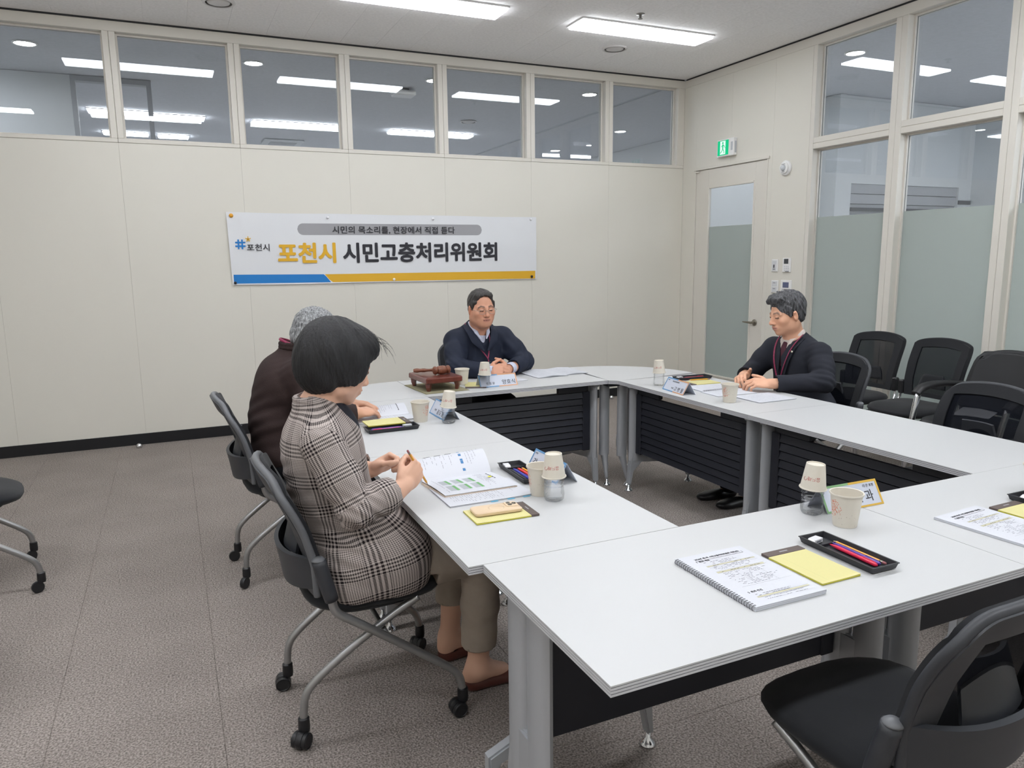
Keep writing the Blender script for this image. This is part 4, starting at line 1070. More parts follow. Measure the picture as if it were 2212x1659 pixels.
# jacket
s = Sdf()
s.ell((0.405, 2.362, 0.90), (0.128, 0.182, 0.165), 0); s.ell((0.425, 2.368, 0.75), (0.128, 0.160, 0.17), 0.06)
s.ell((0.515, 2.375, 0.585), (0.175, 0.238, 0.165), 0.07); s.ell((0.60, 2.370, 0.555), (0.14, 0.240, 0.125), 0.05); s.box((0.535, 2.372, 0.535), (0.165, 0.236, 0.115), 0.085, 0.05)
s.cap((0.392, 2.30, 1.015), (0.380, 2.215, 0.990), 0.045, 0.052, 0.04); s.cap((0.392, 2.42, 1.015), (0.395, 2.51, 0.990), 0.045, 0.052, 0.04)
s.cap((0.390, 2.36, 0.985), (0.386, 2.36, 1.045), 0.075, 0.066, 0.03)
ring_collar(s, (0.390, 2.36, 1.052), (0.25, 0, 1), 0.062, 0.009, PI*0.42, PI*1.58, rise=0.006)
for a, b, c in ((shR, elR, wrR), (shL, elL, wrL)):
    a, b, c = map(np.array, (a, b, c)); s.chain([a, a*0.45+b*0.55, b], [0.064, 0.060, 0.056], 0.022); s.chain([b, b*0.5+c*0.5, c-0.012*(c-b)/np.linalg.norm(c-b)], [0.056, 0.053, 0.045], 0.012)
    s.ell(b+np.array((-0.012, 0, -0.012)), (0.045, 0.045, 0.042), 0.02)
    d = (c-b)/np.linalg.norm(c-b); s.cap(c+d*0.002, c+d*0.06, 0.060, 0.060, 0.002, '-'); s.cap(c-d*0.03, c+d*0.03, 0.032, 0.034, 0.003, '-')
s.ell((0.500, 2.37, 1.02), (0.050, 0.040, 0.13), 0.012, '-')                       # neck opening at the front
s.cap((0.384, 2.36, 1.10), HW.p((-0.02, 0, -0.05)), 0.046, 0.052, 0.004, '-')
s.box((0.50, 2.38, 0.330), (0.5, 0.5, 0.125), 0.0, 0.002, '-')                        # hem
folds(s, elR, (0.6, 0.2, 0.7), 0.0045, 0.030, 0.10); folds(s, (0.44, 2.16, 0.66), (0.5, 0, 1), 0.0040, 0.045, 0.14); folds(s, (0.30, 2.36, 0.80), (0.1, 0.2, 1), 0.003, 0.05, 0.16); folds(s, shR, (0.6, 0.5, 0.6), 0.0025, 0.035, 0.09)
s.fn(*wrinkle(0.0022, 26, (0.2, 2.0, 0.45), (0.85, 2.75, 1.1), seed=3))
wc = bone_coords([((0.50, 2.37, 0.45), (0.395, 2.36, 1.08), 0.145, 0.0, 0.0), (shR, elR, 0.050, 0.02, 0.12), (elR, wrR, 0.048, 0.22, 0.05), (shL, elL, 0.050, 0.02, 0.12), (elL, wrL, 0.048, 0.22, 0.05)])
jk = sdf_obj('plaid_jacket', s, 0.0048, M_PLAID, W, cloth=wc, it=1)
def lapel(name, pts, wds, m, parent, nrm, th=0.006):
    off = np.array(parent.location); P = [np.array(p)-off for p in pts]
    def f(U, V):
        t = V*(len(P)-1); i = min(int(t), len(P)-2); p = P[i]*(1-(t-i))+P[i+1]*(t-i); w = wds[i]*(1-(t-i))+wds[i+1]*(t-i)
        d = P[min(i+1, len(P)-1)]-P[i]; d = d/np.linalg.norm(d); n = np.array(nrm, float); sd = np.cross(d, n); sd /= np.linalg.norm(sd)
        return tuple(p+sd*w*U+n*0.004*math.sin(PI*U))
    v, fc = grid_slab(f, 5, 12, th); o = mesh_obj(name, v, fc, m, parent, True); autosmooth(o, 60); return o
tubeobj('seam_line', [(0.50, 2.142, 0.625), (0.545, 2.142, 0.650), (0.60, 2.150, 0.655), (0.645, 2.17, 0.645)], 0.0022, M_HBLK, jk) if False else None
# dark top under the jacket
s = Sdf(); s.ell((0.425, 2.365, 0.93), (0.105, 0.13, 0.14), 0); s.cap((0.40, 2.36, 0.98), (0.40, 2.36, 1.035), 0.068, 0.060, 0.03); s.ell((0.45, 2.37, 0.72), (0.10, 0.14, 0.15), 0.05)
s.cap((0.384, 2.36, 1.08), HW.p((-0.02, 0, -0.05)), 0.048, 0.052, 0.004, '-')
sdf_obj('dark_top', s, 0.007, M_KNIT, W)
# trousers
s = Sdf()
for i, (a, b, c, h_, t_) in enumerate(legsW):
    a, b, c = map(np.array, (a, b, c)); z = 0.165 if i == 0 else 0.225
    e = b+(c-b)*((b[2]-z)/(b[2]-c[2])); m_ = b*0.5+e*0.5
    s.chain([a, a*0.4+b*0.6, b], [0.094, 0.084, 0.072], 0.03); s.chain([b, m_, e], [0.070, 0.064, 0.062], 0.02)
    s.cap(e+np.array((0, 0, -0.062)), e+np.array((0, 0, -0.15)), 0.09, 0.09, 0.001, '-'); s.box(e+np.array((0, 0, -0.05)), (0.1, 0.08, 0.05), 0, 0.001, '-'); s.cap(e+np.array((0, 0, 0.03)), e+np.array((0, 0, -0.06)), 0.050, 0.052, 0.002, '-')
    folds(s, b+np.array((-0.05, 0, -0.03)), (0.7, 0, 0.7), 0.0055, 0.032, 0.07); folds(s, m_, (0.3, 0, 1), 0.003, 0.09, 0.14)
s.ell((0.46, 2.38, 0.56), (0.13, 0.185, 0.10), 0.04); s.box((0.5, 2.38, 0.395), (0.22, 0.3, 0.099), 0.0, 0.004, '-')
sdf_obj('taupe_trousers', s, 0.0055, M_TAUPE, W)
for a, b, c, h_, t_ in legsW: shoe(W, (h_[0], h_[1], 0), (t_[0]+0.01, t_[1], 0), M_SHOE, 0.043)
# hair: full bob
s = Sdf()
s.ell((-0.030, 0, 0.040), (0.122, 0.098, 0.108), 0, fr=HW); s.ell((-0.050, 0, -0.005), (0.098, 0.094, 0.098), 0.03, fr=HW); s.ell((-0.055, 0, -0.050), (0.066, 0.076, 0.058), 0.03, fr=HW)
s.ell((0.045, 0, 0.075), (0.070, 0.078, 0.058), 0.03, fr=HW)
for q in (-1, 1):
    s.ell((0.006, q*0.074, 0.012), (0.056, 0.026, 0.070), 0.02, fr=HW); s.cap((0.028, q*0.074, 0.03), (0.030, q*0.078, -0.055), 0.016, 0.004, 0.012, fr=HW)
s.ell((0.112, 0, -0.026), (0.078, 0.095, 0.097), 0.014, '-', fr=HW); s.ell((0.060, 0, -0.105), (0.100, 0.12, 0.052), 0.02, '-', fr=HW)
c_ = HW
def strand(D, X, Y, Z):
    x, y, z = X-c_.o[0], Y-c_.o[1], Z-c_.o[2]; a = np.arctan2(y, x+0.02); r = np.sqrt(x*x+y*y)
    return (D+0.0010*np.sin(a*30+z*46+4*np.sin(z*31+a*4))+0.0006*np.sin(a*67-z*40+2*np.sin(r*70))+0.0015*np.sin(a*9+z*40)).astype(np.float32)
s.fn(strand, HW.o-0.17, HW.o+0.17)
hw = sdf_obj('black_bob_hair', s, 0.0036, M_HBLK, W, it=1)
r_ = random.Random(5); wsp = MB(); off = Vector(W.location)
for i in range(130):
    a = r_.uniform(-1.2, 1.2); y0 = r_.uniform(-0.07, 0.07); x0 = r_.uniform(-0.05, 0.10)
    z0 = 0.135-2.5*(x0-0.0)**2-3.5*y0**2
    p0 = (x0, y0, z0); d = (r_.uniform(0.012, 0.030), r_.uniform(-0.015, 0.015)+y0*0.25, r_.uniform(-0.016, 0.006))
    p1 = (p0[0]+d[0], p0[1]+d[1], p0[2]+d[2]); p2 = (p1[0]+d[0]*0.8, p1[1]+d[1], p1[2]-r_.uniform(0.01, 0.05))
    wsp.tube([Vector(HW.p(q))-off for q in (p0, p1, p2)], [0.0006, 0.0005, 0.0002], 3, 1, caps=False)
tag(wsp.build('stray_hairs', M_HBLK, hw), kind='stuff')

# ------------------------------------------------------------------ the grey-haired man leaning forward
O = thing('person', 'grey-haired person in a dark brown jacket leaning over an open book', 'person', (0.46, 3.68, 0))
HO = Frame((0.615, 3.60, 1.142), (0.86, -0.05, -0.50))
OshR, OelR, OwrR = (0.520, 3.500, 0.985), (0.600, 3.405, 0.785), (0.775, 3.515, 0.772)
OshL, OelL, OwrL = (0.530, 3.840, 0.985), (0.680, 3.930, 0.785), (0.800, 3.780, 0.772)
s = Sdf(); add_head(s, HO, 1.05)
s.cap(HO.p((-0.03, 0, -0.05)), (0.50, 3.67, 1.00), 0.056, 0.064, 0.03); s.chain([(0.50, 3.67, 1.0), (0.45, 3.68, 0.8), (0.46, 3.68, 0.58)], [0.09, 0.12, 0.13], 0.04)
for a, b, c in ((OshR, OelR, OwrR), (OshL, OelL, OwrL)): s.cap((0.50, 3.67, 0.98), a, 0.05, 0.05, 0.03); s.chain([a, b, c], [0.046, 0.038, 0.028], 0.015)
add_hand(s, OwrR, (0.82, 0.46, -0.04), (0.12, -0.22, 1), 1, (0.35, 0.38, 0.42, 0.5), (0.7, 0.3, -0.25), 1.06); add_hand(s, OwrL, (0.80, -0.45, -0.04), (-0.05, 0.1, 1), -1, (0.4, 0.4, 0.45, 0.5), (0.7, 0.3, -0.2), 1.06)
for y in (3.59, 3.77): s.chain([(0.46, y, 0.545), (0.86, y-0.01, 0.50), (0.84, y-0.01, 0.08)], [0.07, 0.05, 0.038], 0.02); s.cap((0.84, y-0.01, 0.07), (0.95, y-0.01, 0.045), 0.036, 0.03, 0.02)
sdf_obj('body', s, 0.0042, M_SKIN, O, color=skin_tone((200, 152, 126), HO), it=1)
s = Sdf(); s.ell((0.480, 3.672, 0.915), (0.150, 0.205, 0.165), 0); s.ell((0.425, 3.68, 0.735), (0.135, 0.185, 0.180), 0.07); s.ell((0.46, 3.68, 0.60), (0.165, 0.205, 0.10), 0.06)
s.cap((0.505, 3.67, 0.98), (0.530, 3.650, 1.085), 0.100, 0.074, 0.04)
for a, b, c in ((OshR, OelR, OwrR), (OshL, OelL, OwrL)):
    a, b, c = map(np.array, (a, b, c)); s.cap((0.49, 3.67, 0.98), a, 0.07, 0.070, 0.04); s.chain([a, a*0.5+b*0.5, b], [0.076, 0.070, 0.062], 0.03); s.chain([b, c], [0.062, 0.048], 0.02); d = (c-b)/np.linalg.norm(c-b); s.cap(c+d*0.01, c+d*0.07, 0.06, 0.06, 0.002, '-'); s.cap(c-d*0.03, c+d*0.03, 0.036, 0.038, 0.003, '-')
s.cap((0.52, 3.66, 1.12), HO.p((0, 0, -0.05)), 0.058, 0.064, 0.006, '-'); s.ell((0.63, 3.67, 0.95), (0.05, 0.03, 0.13), 0.01, '-'); s.box((0.50, 3.68, 0.35), (0.5, 0.5, 0.150), 0.0, 0.002, '-')
folds(s, OelR, (0.6, 0.2, 0.7), 0.005, 0.035, 0.11); folds(s, (0.37, 3.6, 0.78), (0, 0.3, 1), 0.004, 0.06, 0.18); folds(s, OshR, (0.3, 0.6, 0.6), 0.003, 0.04, 0.11)
s.fn(*wrinkle(0.003, 22, (0.2, 3.3, 0.5), (0.85, 4.1, 1.1), seed=5))
jo = sdf_obj('brown_jacket', s, 0.006, M_BROWN, O, it=1)
cl = Sdf(); ring_collar(cl, (0.528, 3.652, 1.092), (0.35, 0, 1), 0.070, 0.010, PI*0.35, PI*1.65, rise=0.006); sdf_obj('collar', cl, 0.004, M_BROWN, O)
tubeobj('lanyard', [(0.60, 3.72, 1.05), (0.52, 3.735, 1.115), (0.458, 3.69, 1.138), (0.455, 3.62, 1.136), (0.51, 3.575, 1.11), (0.60, 3.59, 1.05)], 0.005, M_LAN, O, flat=(1.3, 0.5))
s = Sdf()
for y in (3.59, 3.77): s.chain([(0.45, y, 0.555), (0.70, y, 0.545), (0.86, y-0.01, 0.52)], [0.094, 0.085, 0.075], 0.03); s.chain([(0.86, y-0.01, 0.52), (0.84, y-0.01, 0.12)], [0.072, 0.058], 0.02)
s.box((0.40, 3.68, 0.395), (0.32, 0.3, 0.099), 0.0, 0.004, '-'); sdf_obj('dark_trousers', s, 0.008, M_TROU, O)
for y in (3.58, 3.76): shoe(O, (0.80, y, 0), (1.05, y, 0), M_SHOEB, 0.046)
s = Sdf(); s.ell((-0.022, 0, 0.042), (0.106, 0.087, 0.096), 0, fr=HO); s.ell((-0.055, 0, -0.015), (0.062, 0.072, 0.070), 0.02, fr=HO)
for q in (-1, 1): s.ell((0.008, q*0.068, 0.018), (0.050, 0.020, 0.052), 0.015, fr=HO)
s.ell((0.120, 0, -0.02), (0.080, 0.075, 0.080), 0.01, '-', fr=HO); s.ell((0.01, 0, -0.11), (0.12, 0.10, 0.058), 0.01, '-', fr=HO)
c2 = HO
def strand2(D, X, Y, Z):
    x, y, z = X-c2.o[0], Y-c2.o[1], Z-c2.o[2]; a = np.arctan2(y, x+0.02)
    return (D+0.0020*np.sin(a*40+z*70+4*np.sin(z*60+a*5))+0.0018*np.sin(x*210+3*np.sin(y*90+z*80))).astype(np.float32)
s.fn(strand2, HO.o-0.16, HO.o+0.16)
sdf_obj('grey_hair', s, 0.0038, M_HGRY, O, it=1)

# ------------------------------------------------------------------ the man at the far table
Fm = thing('person', 'person in a navy jacket with glasses and clasped hands, sitting below the banner', 'person', (1.92, 4.98, 0))
HF = Frame((1.905, 4.665, 1.168), (-0.02, -1, -0.10), (-0.03, 0, 1))
FshR, FelR, FwrR = (1.758, 4.790, 0.945), (1.690, 4.615, 0.790), (1.868, 4.475, 0.768)
FshL, FelL, FwrL = (2.110, 4.790, 0.950), (2.208, 4.640, 0.790), (2.040, 4.500, 0.774)
s = Sdf(); add_head(s, HF, 1.24, 1.3, 0.002)
s.ell((0.035, 0, -0.095), (0.045, 0.048, 0.025), 0.03, fr=HF)
s.cap(HF.p((-0.02, 0, -0.05)), (1.915, 4.765, 0.99), 0.066, 0.075, 0.03); s.chain([(1.915, 4.785, 0.98), (1.92, 4.83, 0.8), (1.92, 4.95, 0.60)], [0.09, 0.10, 0.12], 0.04)
for a, b, c in ((FshR, FelR, FwrR), (FshL, FelL, FwrL)): s.cap((1.92, 4.78, 0.97), a, 0.05, 0.05, 0.03); s.chain([a, b, c], [0.05, 0.042, 0.031], 0.015)
add_hand(s, FwrR, (0.82, -0.25, 0.10), (-0.25, -0.75, 0.55), 1, (0.75, 0.8, 0.85, 0.9), (0.9, 0.2, 0.05), 1.05); add_hand(s, FwrL, (-0.90, -0.30, 0.06), (0.10, -0.70, 0.60), -1, (0.55, 0.6, 0.65, 0.7), (1.0, 0.2, 0.15), 1.05)
for x in (1.82, 2.02): s.chain([(x, 4.95, 0.545), (x, 4.53, 0.50), (x, 4.55, 0.08)], [0.08, 0.055, 0.04], 0.02); s.cap((x, 4.55, 0.07), (x, 4.44, 0.045), 0.038, 0.03, 0.02)
sdf_obj('body', s, 0.0038, M_SKIN, Fm, color=skin_tone((204, 150, 124), HF, hair=(46, 40, 38), lips=(176, 112, 102), brow=0.9), it=1)
s = Sdf(); s.ell((1.918, 4.800, 0.885), (0.185, 0.135, 0.175), 0); s.ell((1.925, 4.815, 0.720), (0.195, 0.165, 0.160), 0.08); s.ell((1.92, 4.92, 0.62), (0.205, 0.17, 0.10), 0.05)
s.cap((1.912, 4.78, 0.97), (1.910, 4.765, 1.03), 0.105, 0.082, 0.04)
for a, b, c in ((FshR, FelR, FwrR), (FshL, FelL, FwrL)):
    a, b, c = map(np.array, (a, b, c)); s.cap((1.915, 4.79, 0.975), a, 0.07, 0.070, 0.05); s.chain([a, a*0.5+b*0.5, b], [0.078, 0.074, 0.066], 0.03); s.chain([b, c], [0.066, 0.050], 0.02); d = (c-b)/np.linalg.norm(c-b); s.cap(c+d*0.012, c+d*0.08, 0.07, 0.07, 0.002, '-'); s.cap(c-d*0.03, c+d*0.03, 0.040, 0.042, 0.003, '-')
s.cap((1.908, 4.74, 1.08), HF.p((0, 0, -0.08)), 0.070, 0.076, 0.006, '-')
s.cap((1.905, 4.665, 1.03), (1.924, 4.636, 0.885), 0.055, 0.010, 0.008, '-')
s.cap((1.925, 4.640, 0.91), (1.935, 4.64, 0.68), 0.0035, 0.0035, 0.003, '-')
s.box((1.92, 4.9, 0.395), (0.4, 0.4, 0.115), 0.0, 0.002, '-')
folds(s, FelR, (0.6, -0.2, 0.7), 0.005, 0.035, 0.11); folds(s, FelL, (0.6, 0.2, -0.7), 0.005, 0.035, 0.11); folds(s, (2.06, 4.70, 0.90), (1, 0, 0.4), 0.004, 0.06, 0.13); folds(s, (1.80, 4.70, 0.86), (1, 0, -0.3), 0.004, 0.07, 0.13)
s.fn(*wrinkle(0.0028, 20, (1.5, 4.4, 0.6), (2.4, 5.1, 1.1), seed=8))
jf = sdf_obj('navy_jacket', s, 0.0055, M_NAVY, Fm, it=1)
s = Sdf(); ring_collar(s, (1.908, 4.760, 1.014), (0, -0.25, 1), 0.090, 0.010, PI*0.55, PI*1.45, k=0.012, fwd=(0, -1, 0), rise=0.010); sdf_obj('collar', s, 0.0045, M_NAVY, Fm)
for q in (-1, 1): lapel('lapel', [(1.908+q*0.082, 4.750, 1.055), (1.910+q*0.066, 4.676, 1.020), (1.914+q*0.044, 4.648, 0.965), (1.922+q*0.012, 4.638, 0.885)], [-0.030*q, -0.046*q, -0.052*q, -0.010*q], M_NAVY, Fm, (0, -1, 0.25), 0.006)
s = Sdf(); s.ell((1.918, 4.795, 0.885), (0.150, 0.122, 0.155), 0); s.cap((1.912, 4.775, 0.96), (1.908, 4.75, 1.035), 0.098, 0.076, 0.03)
s.cap((1.908, 4.74, 1.10), HF.p((0, 0, -0.07)), 0.068, 0.072, 0.004, '-'); s.cap((1.905, 4.655, 1.06), (1.915, 4.655, 0.985), 0.040, 0.006, 0.004, '-')
sdf_obj('shirt', s, 0.005, M_SHIRT, Fm)
for q in (-1, 1):
    lapel('shirt_collar', [(1.908+q*0.070, 4.725, 1.055), (1.908+q*0.055, 4.668, 1.005), (1.912+q*0.022, 4.655, 0.962)], [0.020*q, 0.026*q, 0.004*q], M_SHIRT, Fm, (0, -1, 0.3), 0.004)
    cf = (FwrR, FelR) if q < 0 else (FwrL, FelL); c, b = map(np.array, cf); d = (c-b)/np.linalg.norm(c-b); cc = Sdf(); cc.cap(c-d*0.01, c+d*0.016, 0.040, 0.039, 0); cc.cap(c+d*0.012, c+d*0.08, 0.0, 0.0, 0, '-'); cc.cap(c-d*0.05, c+d*0.08, 0.034, 0.034, 0.002, '-'); sdf_obj('shirt_cuff', cc, 0.004, M_SHIRT, Fm)
tubeobj('lanyard', [(1.985, 4.765, 1.060), (1.96, 4.70, 1.02), (1.965, 4.66, 0.95), (1.945, 4.650, 0.86), (1.932, 4.630, 0.835)], 0.0032, M_LAN, Fm, flat=(0.6, 1.5)); tubeobj('lanyard', [(1.825, 4.775, 1.065), (1.830, 4.700, 1.02), (1.850, 4.660, 0.95), (1.900, 4.640, 0.875), (1.930, 4.628, 0.835), (1.932, 4.620, 0.812)], 0.0032, M_LAN, Fm, flat=(0.6, 1.5))
bd = MB().box(-0.027, 0.027, -0.003, 0.003, -0.078, 0.0, bev=0.002).build('name_badge', mat('badge_white', (206, 212, 222), 0.4), Fm, loc=(1.935-1.92, 4.612-4.98, 0.800)); bd.rotation_euler = (0.12, 0, 0.0)
MB().box(-0.022, 0.022, -0.0042, -0.003, -0.052, -0.026).box(-0.018, 0.018, -0.0042, -0.003, -0.018, -0.014).build('badge_print', mat('badge_print', (110, 116, 130), 0.5), bd)
MB().box(-0.010, 0.010, -0.004, 0.004, -0.002, 0.012, bev=0.002).build('badge_clip', M_DARK, bd)
s = Sdf()
for x in (1.82, 2.02): s.chain([(x, 4.95, 0.555), (x, 4.72, 0.55), (x, 4.53, 0.52)], [0.10, 0.09, 0.078], 0.03); s.chain([(x, 4.53, 0.52), (x, 4.55, 0.12)], [0.075, 0.06], 0.02)
s.box((1.92, 5.05, 0.395), (0.3, 0.32, 0.099), 0.0, 0.004, '-'); sdf_obj('dark_trousers', s, 0.008, M_TROU, Fm)
for x in (1.82, 2.02): shoe(Fm, (x, 4.60, 0), (x, 4.35, 0), M_SHOEB, 0.046)
s = Sdf(); s.ell((-0.024, 0, 0.038), (0.104, 0.087, 0.096), 0, fr=HF); s.ell((0.026, 0.005, 0.094), (0.055, 0.062, 0.030), 0.02, fr=HF); s.ell((-0.05, 0, -0.015), (0.062, 0.074, 0.062), 0.02, fr=HF)
for q in (-1, 1): s.cap((0.030, q*0.073, 0.045), (0.026, q*0.077, 0.002), 0.012, 0.006, 0.01, fr=HF)
s.ell((0.120, -0.002, 0.030), (0.092, 0.077, 0.078), 0.006, '-', fr=HF); s.ell((0.115, 0, -0.035), (0.10, 0.13, 0.075), 0.006, '-', fr=HF); s.ell((0.02, 0, -0.100), (0.12, 0.12, 0.072), 0.008, '-', fr=HF)
c3 = HF
def strand3(D, X, Y, Z): return (D+0.0016*np.sin((X-c3.o[0])*230+4*np.sin((Y-c3.o[1])*40+(Z-c3.o[2])*50))).astype(np.float32)
s.fn(strand3, HF.o-0.16, HF.o+0.16); sdf_obj('short_dark_hair', s, 0.0038, M_HDRK, Fm, it=1)
# glasses
M_WIRE = mat('gold_wire', (170, 160, 150), 0.3, 0.8)
off = Vector(Fm.location); g = MB()
for q in (-1, 1):
    ring = [Vector(HF.p((0.106, q*0.034+0.025*math.cos(a), -0.004+0.016*math.sin(a)*(1.0 if abs(math.sin(a)) < .9 else .95))))-off for a in [2*PI*k/16 for k in range(17)]]
    g.tube(ring, 0.0013, 6); g.tube([Vector(HF.p(p))-off for p in ((0.104, q*0.059, 0.004), (0.092, q*0.074, 0.006), (0.0, q*0.083, 0.004))], 0.0013, 6)
g.tube([Vector(HF.p(p))-off for p in ((0.107, -0.009, 0.0), (0.110, 0, 0.004), (0.107, 0.009, 0.0))], 0.0013, 6, 1)
g.build('glasses', M_WIRE, Fm, True)

# ------------------------------------------------------------------ the man in the dark suit
Rm_ = thing('person', 'person in a dark suit and burgundy tie with laced fingers, right of the door', 'person', (3.48, 3.34, 0))
HR = Frame((3.345, 3.372, 1.150), (-0.955, 0.20, -0.20))
RshN, RelN, RwrN = (3.435, 3.185, 0.920), (3.370, 3.085, 0.780), (3.115, 3.235, 0.768)
RshF, RelF, RwrF = (3.425, 3.545, 0.920), (3.340, 3.620, 0.785), (3.150, 3.500, 0.775)
s = Sdf(); add_head(s, HR, 1.02, 1.05)
s.cap(HR.p((-0.02, 0, -0.05)), (3.42, 3.366, 0.97), 0.056, 0.062, 0.03); s.chain([(3.43, 3.366, 0.97), (3.47, 3.36, 0.8), (3.52, 3.34, 0.60)], [0.075, 0.085, 0.11], 0.04)
for a, b, c in ((RshN, RelN, RwrN), (RshF, RelF, RwrF)): s.cap((3.43, 3.366, 0.96), a, 0.05, 0.05, 0.03); s.chain([a, b, c], [0.048, 0.04, 0.028], 0.015)
add_hand(s, RwrN, (-0.78, 0.50, 0.06), (-0.10, -0.45, 0.88), -1, (0.55, 0.6, 0.65, 0.75), (0.95, 0.2, 0.1), 1.05); add_hand(s, RwrF, (-0.80, -0.55, 0.04), (-0.25, 0.35, 0.85), 1, (0.65, 0.7, 0.7, 0.75), (0.9, 0.1, 0.5), 1.05)
for y in (3.26, 3.44): s.chain([(3.52, y, 0.545), (3.10, y+0.02, 0.50), (3.10, y+0.10, 0.08)], [0.075, 0.05, 0.038], 0.02); s.cap((3.10, y+0.10, 0.05), (3.00, y+0.12, 0.03), 0.022, 0.018, 0.02)
sdf_obj('body', s, 0.0038, M_SKIN, Rm_, color=skin_tone((214, 164, 136), HR, hair=(48, 46, 48), lips=(176, 112, 104), brow=0.8), it=1)
s = Sdf(); s.ell((3.455, 3.365, 0.865), (0.125, 0.180, 0.165), 0); s.ell((3.475, 3.36, 0.70), (0.135, 0.175, 0.16), 0.07); s.ell((3.50, 3.35, 0.60), (0.165, 0.20, 0.10), 0.05)
s.cap((3.435, 3.366, 0.93), (3.425, 3.366, 0.99), 0.090, 0.068, 0.04)
for a, b, c in ((RshN, RelN, RwrN), (RshF, RelF, RwrF)):
    a, b, c = map(np.array, (a, b, c)); s.cap((3.435, 3.366, 0.945), a+np.array((0, 0, 0.012)), 0.055, 0.058, 0.04); s.chain([a, a*0.5+b*0.5, b], [0.068, 0.066, 0.060], 0.03); s.chain([b, c], [0.060, 0.046], 0.02); d = (c-b)/np.linalg.norm(c-b); s.cap(c+d*0.010, c+d*0.07, 0.06, 0.06, 0.002, '-'); s.cap(c-d*0.03, c+d*0.03, 0.036, 0.038, 0.003, '-')
s.cap((3.415, 3.366, 1.05), HR.p((0, 0, -0.06)), 0.060, 0.066, 0.006, '-')
s.cap((3.318, 3.366, 1.06), (3.296, 3.368, 0.76), 0.082, 0.012, 0.006, '-')
s.box((3.5, 3.35, 0.395), (0.4, 0.4, 0.115), 0.0, 0.002, '-')
folds(s, RelN, (0.6, 0.3, 0.7), 0.005, 0.035, 0.11); folds(s, RshN, (0.3, 0.4, 0.8), 0.003, 0.04, 0.10); folds(s, (3.42, 3.18, 0.84), (0.8, 0.1, 0.6), 0.0035, 0.045, 0.09)
s.fn(*wrinkle(0.0025, 22, (3.0, 2.9, 0.6), (3.8, 3.9, 1.1), seed=11))
jr = sdf_obj('suit_jacket', s, 0.0052, M_CHAR, Rm_, it=1)
s = Sdf(); s.ell((3.445, 3.366, 0.865), (0.112, 0.150, 0.150), 0); s.cap((3.42, 3.366, 0.92), (3.408, 3.366, 1.022), 0.080, 0.066, 0.03); s.cap((3.404, 3.366, 1.085), HR.p((0, 0, -0.06)), 0.058, 0.060, 0.004, '-')
sdf_obj('shirt', s, 0.005, M_SHIRT2, Rm_)
s = Sdf(); s.ell((3.450, 3.366, 0.80), (0.117, 0.155, 0.135), 0); s.ell((3.335, 3.366, 0.93), (0.05, 0.045, 0.065), 0.01, '-'); sdf_obj('dark_vest', s, 0.007, M_KNIT, Rm_)
lapel('necktie', [(3.350, 3.382, 0.985), (3.336, 3.386, 0.955), (3.325, 3.388, 0.90), (3.330, 3.388, 0.84)], [-0.030, -0.034, -0.044, -0.050], M_TIE, Rm_, (-1, 0, 0.2), 0.010)
for q in (-1, 1):
    lapel('shirt_collar', [(3.400, 3.366+q*0.066, 1.030), (3.350, 3.366+q*0.048, 0.995), (3.335, 3.366+q*0.030, 0.945)], [0.026*q*-1, 0.030*q*-1, 0.004*q*-1], M_SHIRT2, Rm_, (-1, 0, 0.4), 0.004)
    lapel('lapel', [(3.405, 3.366+q*0.092, 1.010), (3.345, 3.366+q*0.078, 0.955), (3.318, 3.366+q*0.060, 0.88), (3.312, 3.366+q*0.024, 0.76)], [0.030*q*-1, 0.048*q*-1, 0.058*q*-1, 0.006*q*-1][::1], M_CHAR, Rm_, (-1, q*0.25, 0.2), 0.005)
    tubeobj('lanyard', [(3.395, 3.366+q*0.084, 1.035), (3.325, 3.366+q*0.068, 0.965), (3.296, 3.366+q*0.045, 0.87), (3.300, 3.366+q*0.010, 0.76)], 0.0032, M_LAN, Rm_, flat=(0.5, 1.5))
MB().lathe([(0.001, 0.003), (0.007, 0.002), (0.008, 0), (0.001, 0)], 12, axis='x').build('lapel_pin', mat('pin_silver', (220, 216, 200), 0.3, 0.6), Rm_, True, loc=(3.318-3.48, 3.290-3.34, 0.935))
s = Sdf()
for y in (3.26, 3.44): s.chain([(3.52, y, 0.555), (3.30, y, 0.55), (3.10, y+0.02, 0.52)], [0.10, 0.088, 0.076], 0.03); s.chain([(3.10, y+0.02, 0.52), (3.105, y+0.10, 0.085)], [0.073, 0.060], 0.02)
s.box((3.6, 3.35, 0.395), (0.32, 0.3, 0.099), 0.0, 0.004, '-'); sdf_obj('dark_trousers', s, 0.008, M_TROU, Rm_)
for y in (3.36, 3.54): shoe(Rm_, (3.14, y, 0), (2.89, y+0.03, 0), M_SHOEB, 0.046)
s = Sdf(); s.ell((-0.022, 0, 0.046), (0.106, 0.086, 0.098), 0, fr=HR); s.ell((0.040, 0.0, 0.104), (0.060, 0.064, 0.036), 0.02, fr=HR); s.ell((-0.05, 0, -0.012), (0.060, 0.074, 0.066), 0.02, fr=HR)
rr_ = random.Random(9)
for i in range(26):
    x, y = rr_.uniform(-0.05, 0.085), rr_.uniform(-0.055, 0.055); z = 0.135-4.2*x*x*(1 if x > 0 else .8)-3.8*y*y
    s.cap((x, y, z-0.01), (x+rr_.uniform(0.0, 0.025), y+rr_.uniform(-.015, .015), z+rr_.uniform(0.0, 0.016)), 0.010, 0.003, 0.008, fr=HR)
for q in (-1, 1): s.cap((0.028, q*0.072, 0.045), (0.020, q*0.077, -0.004), 0.013, 0.007, 0.01, fr=HR)
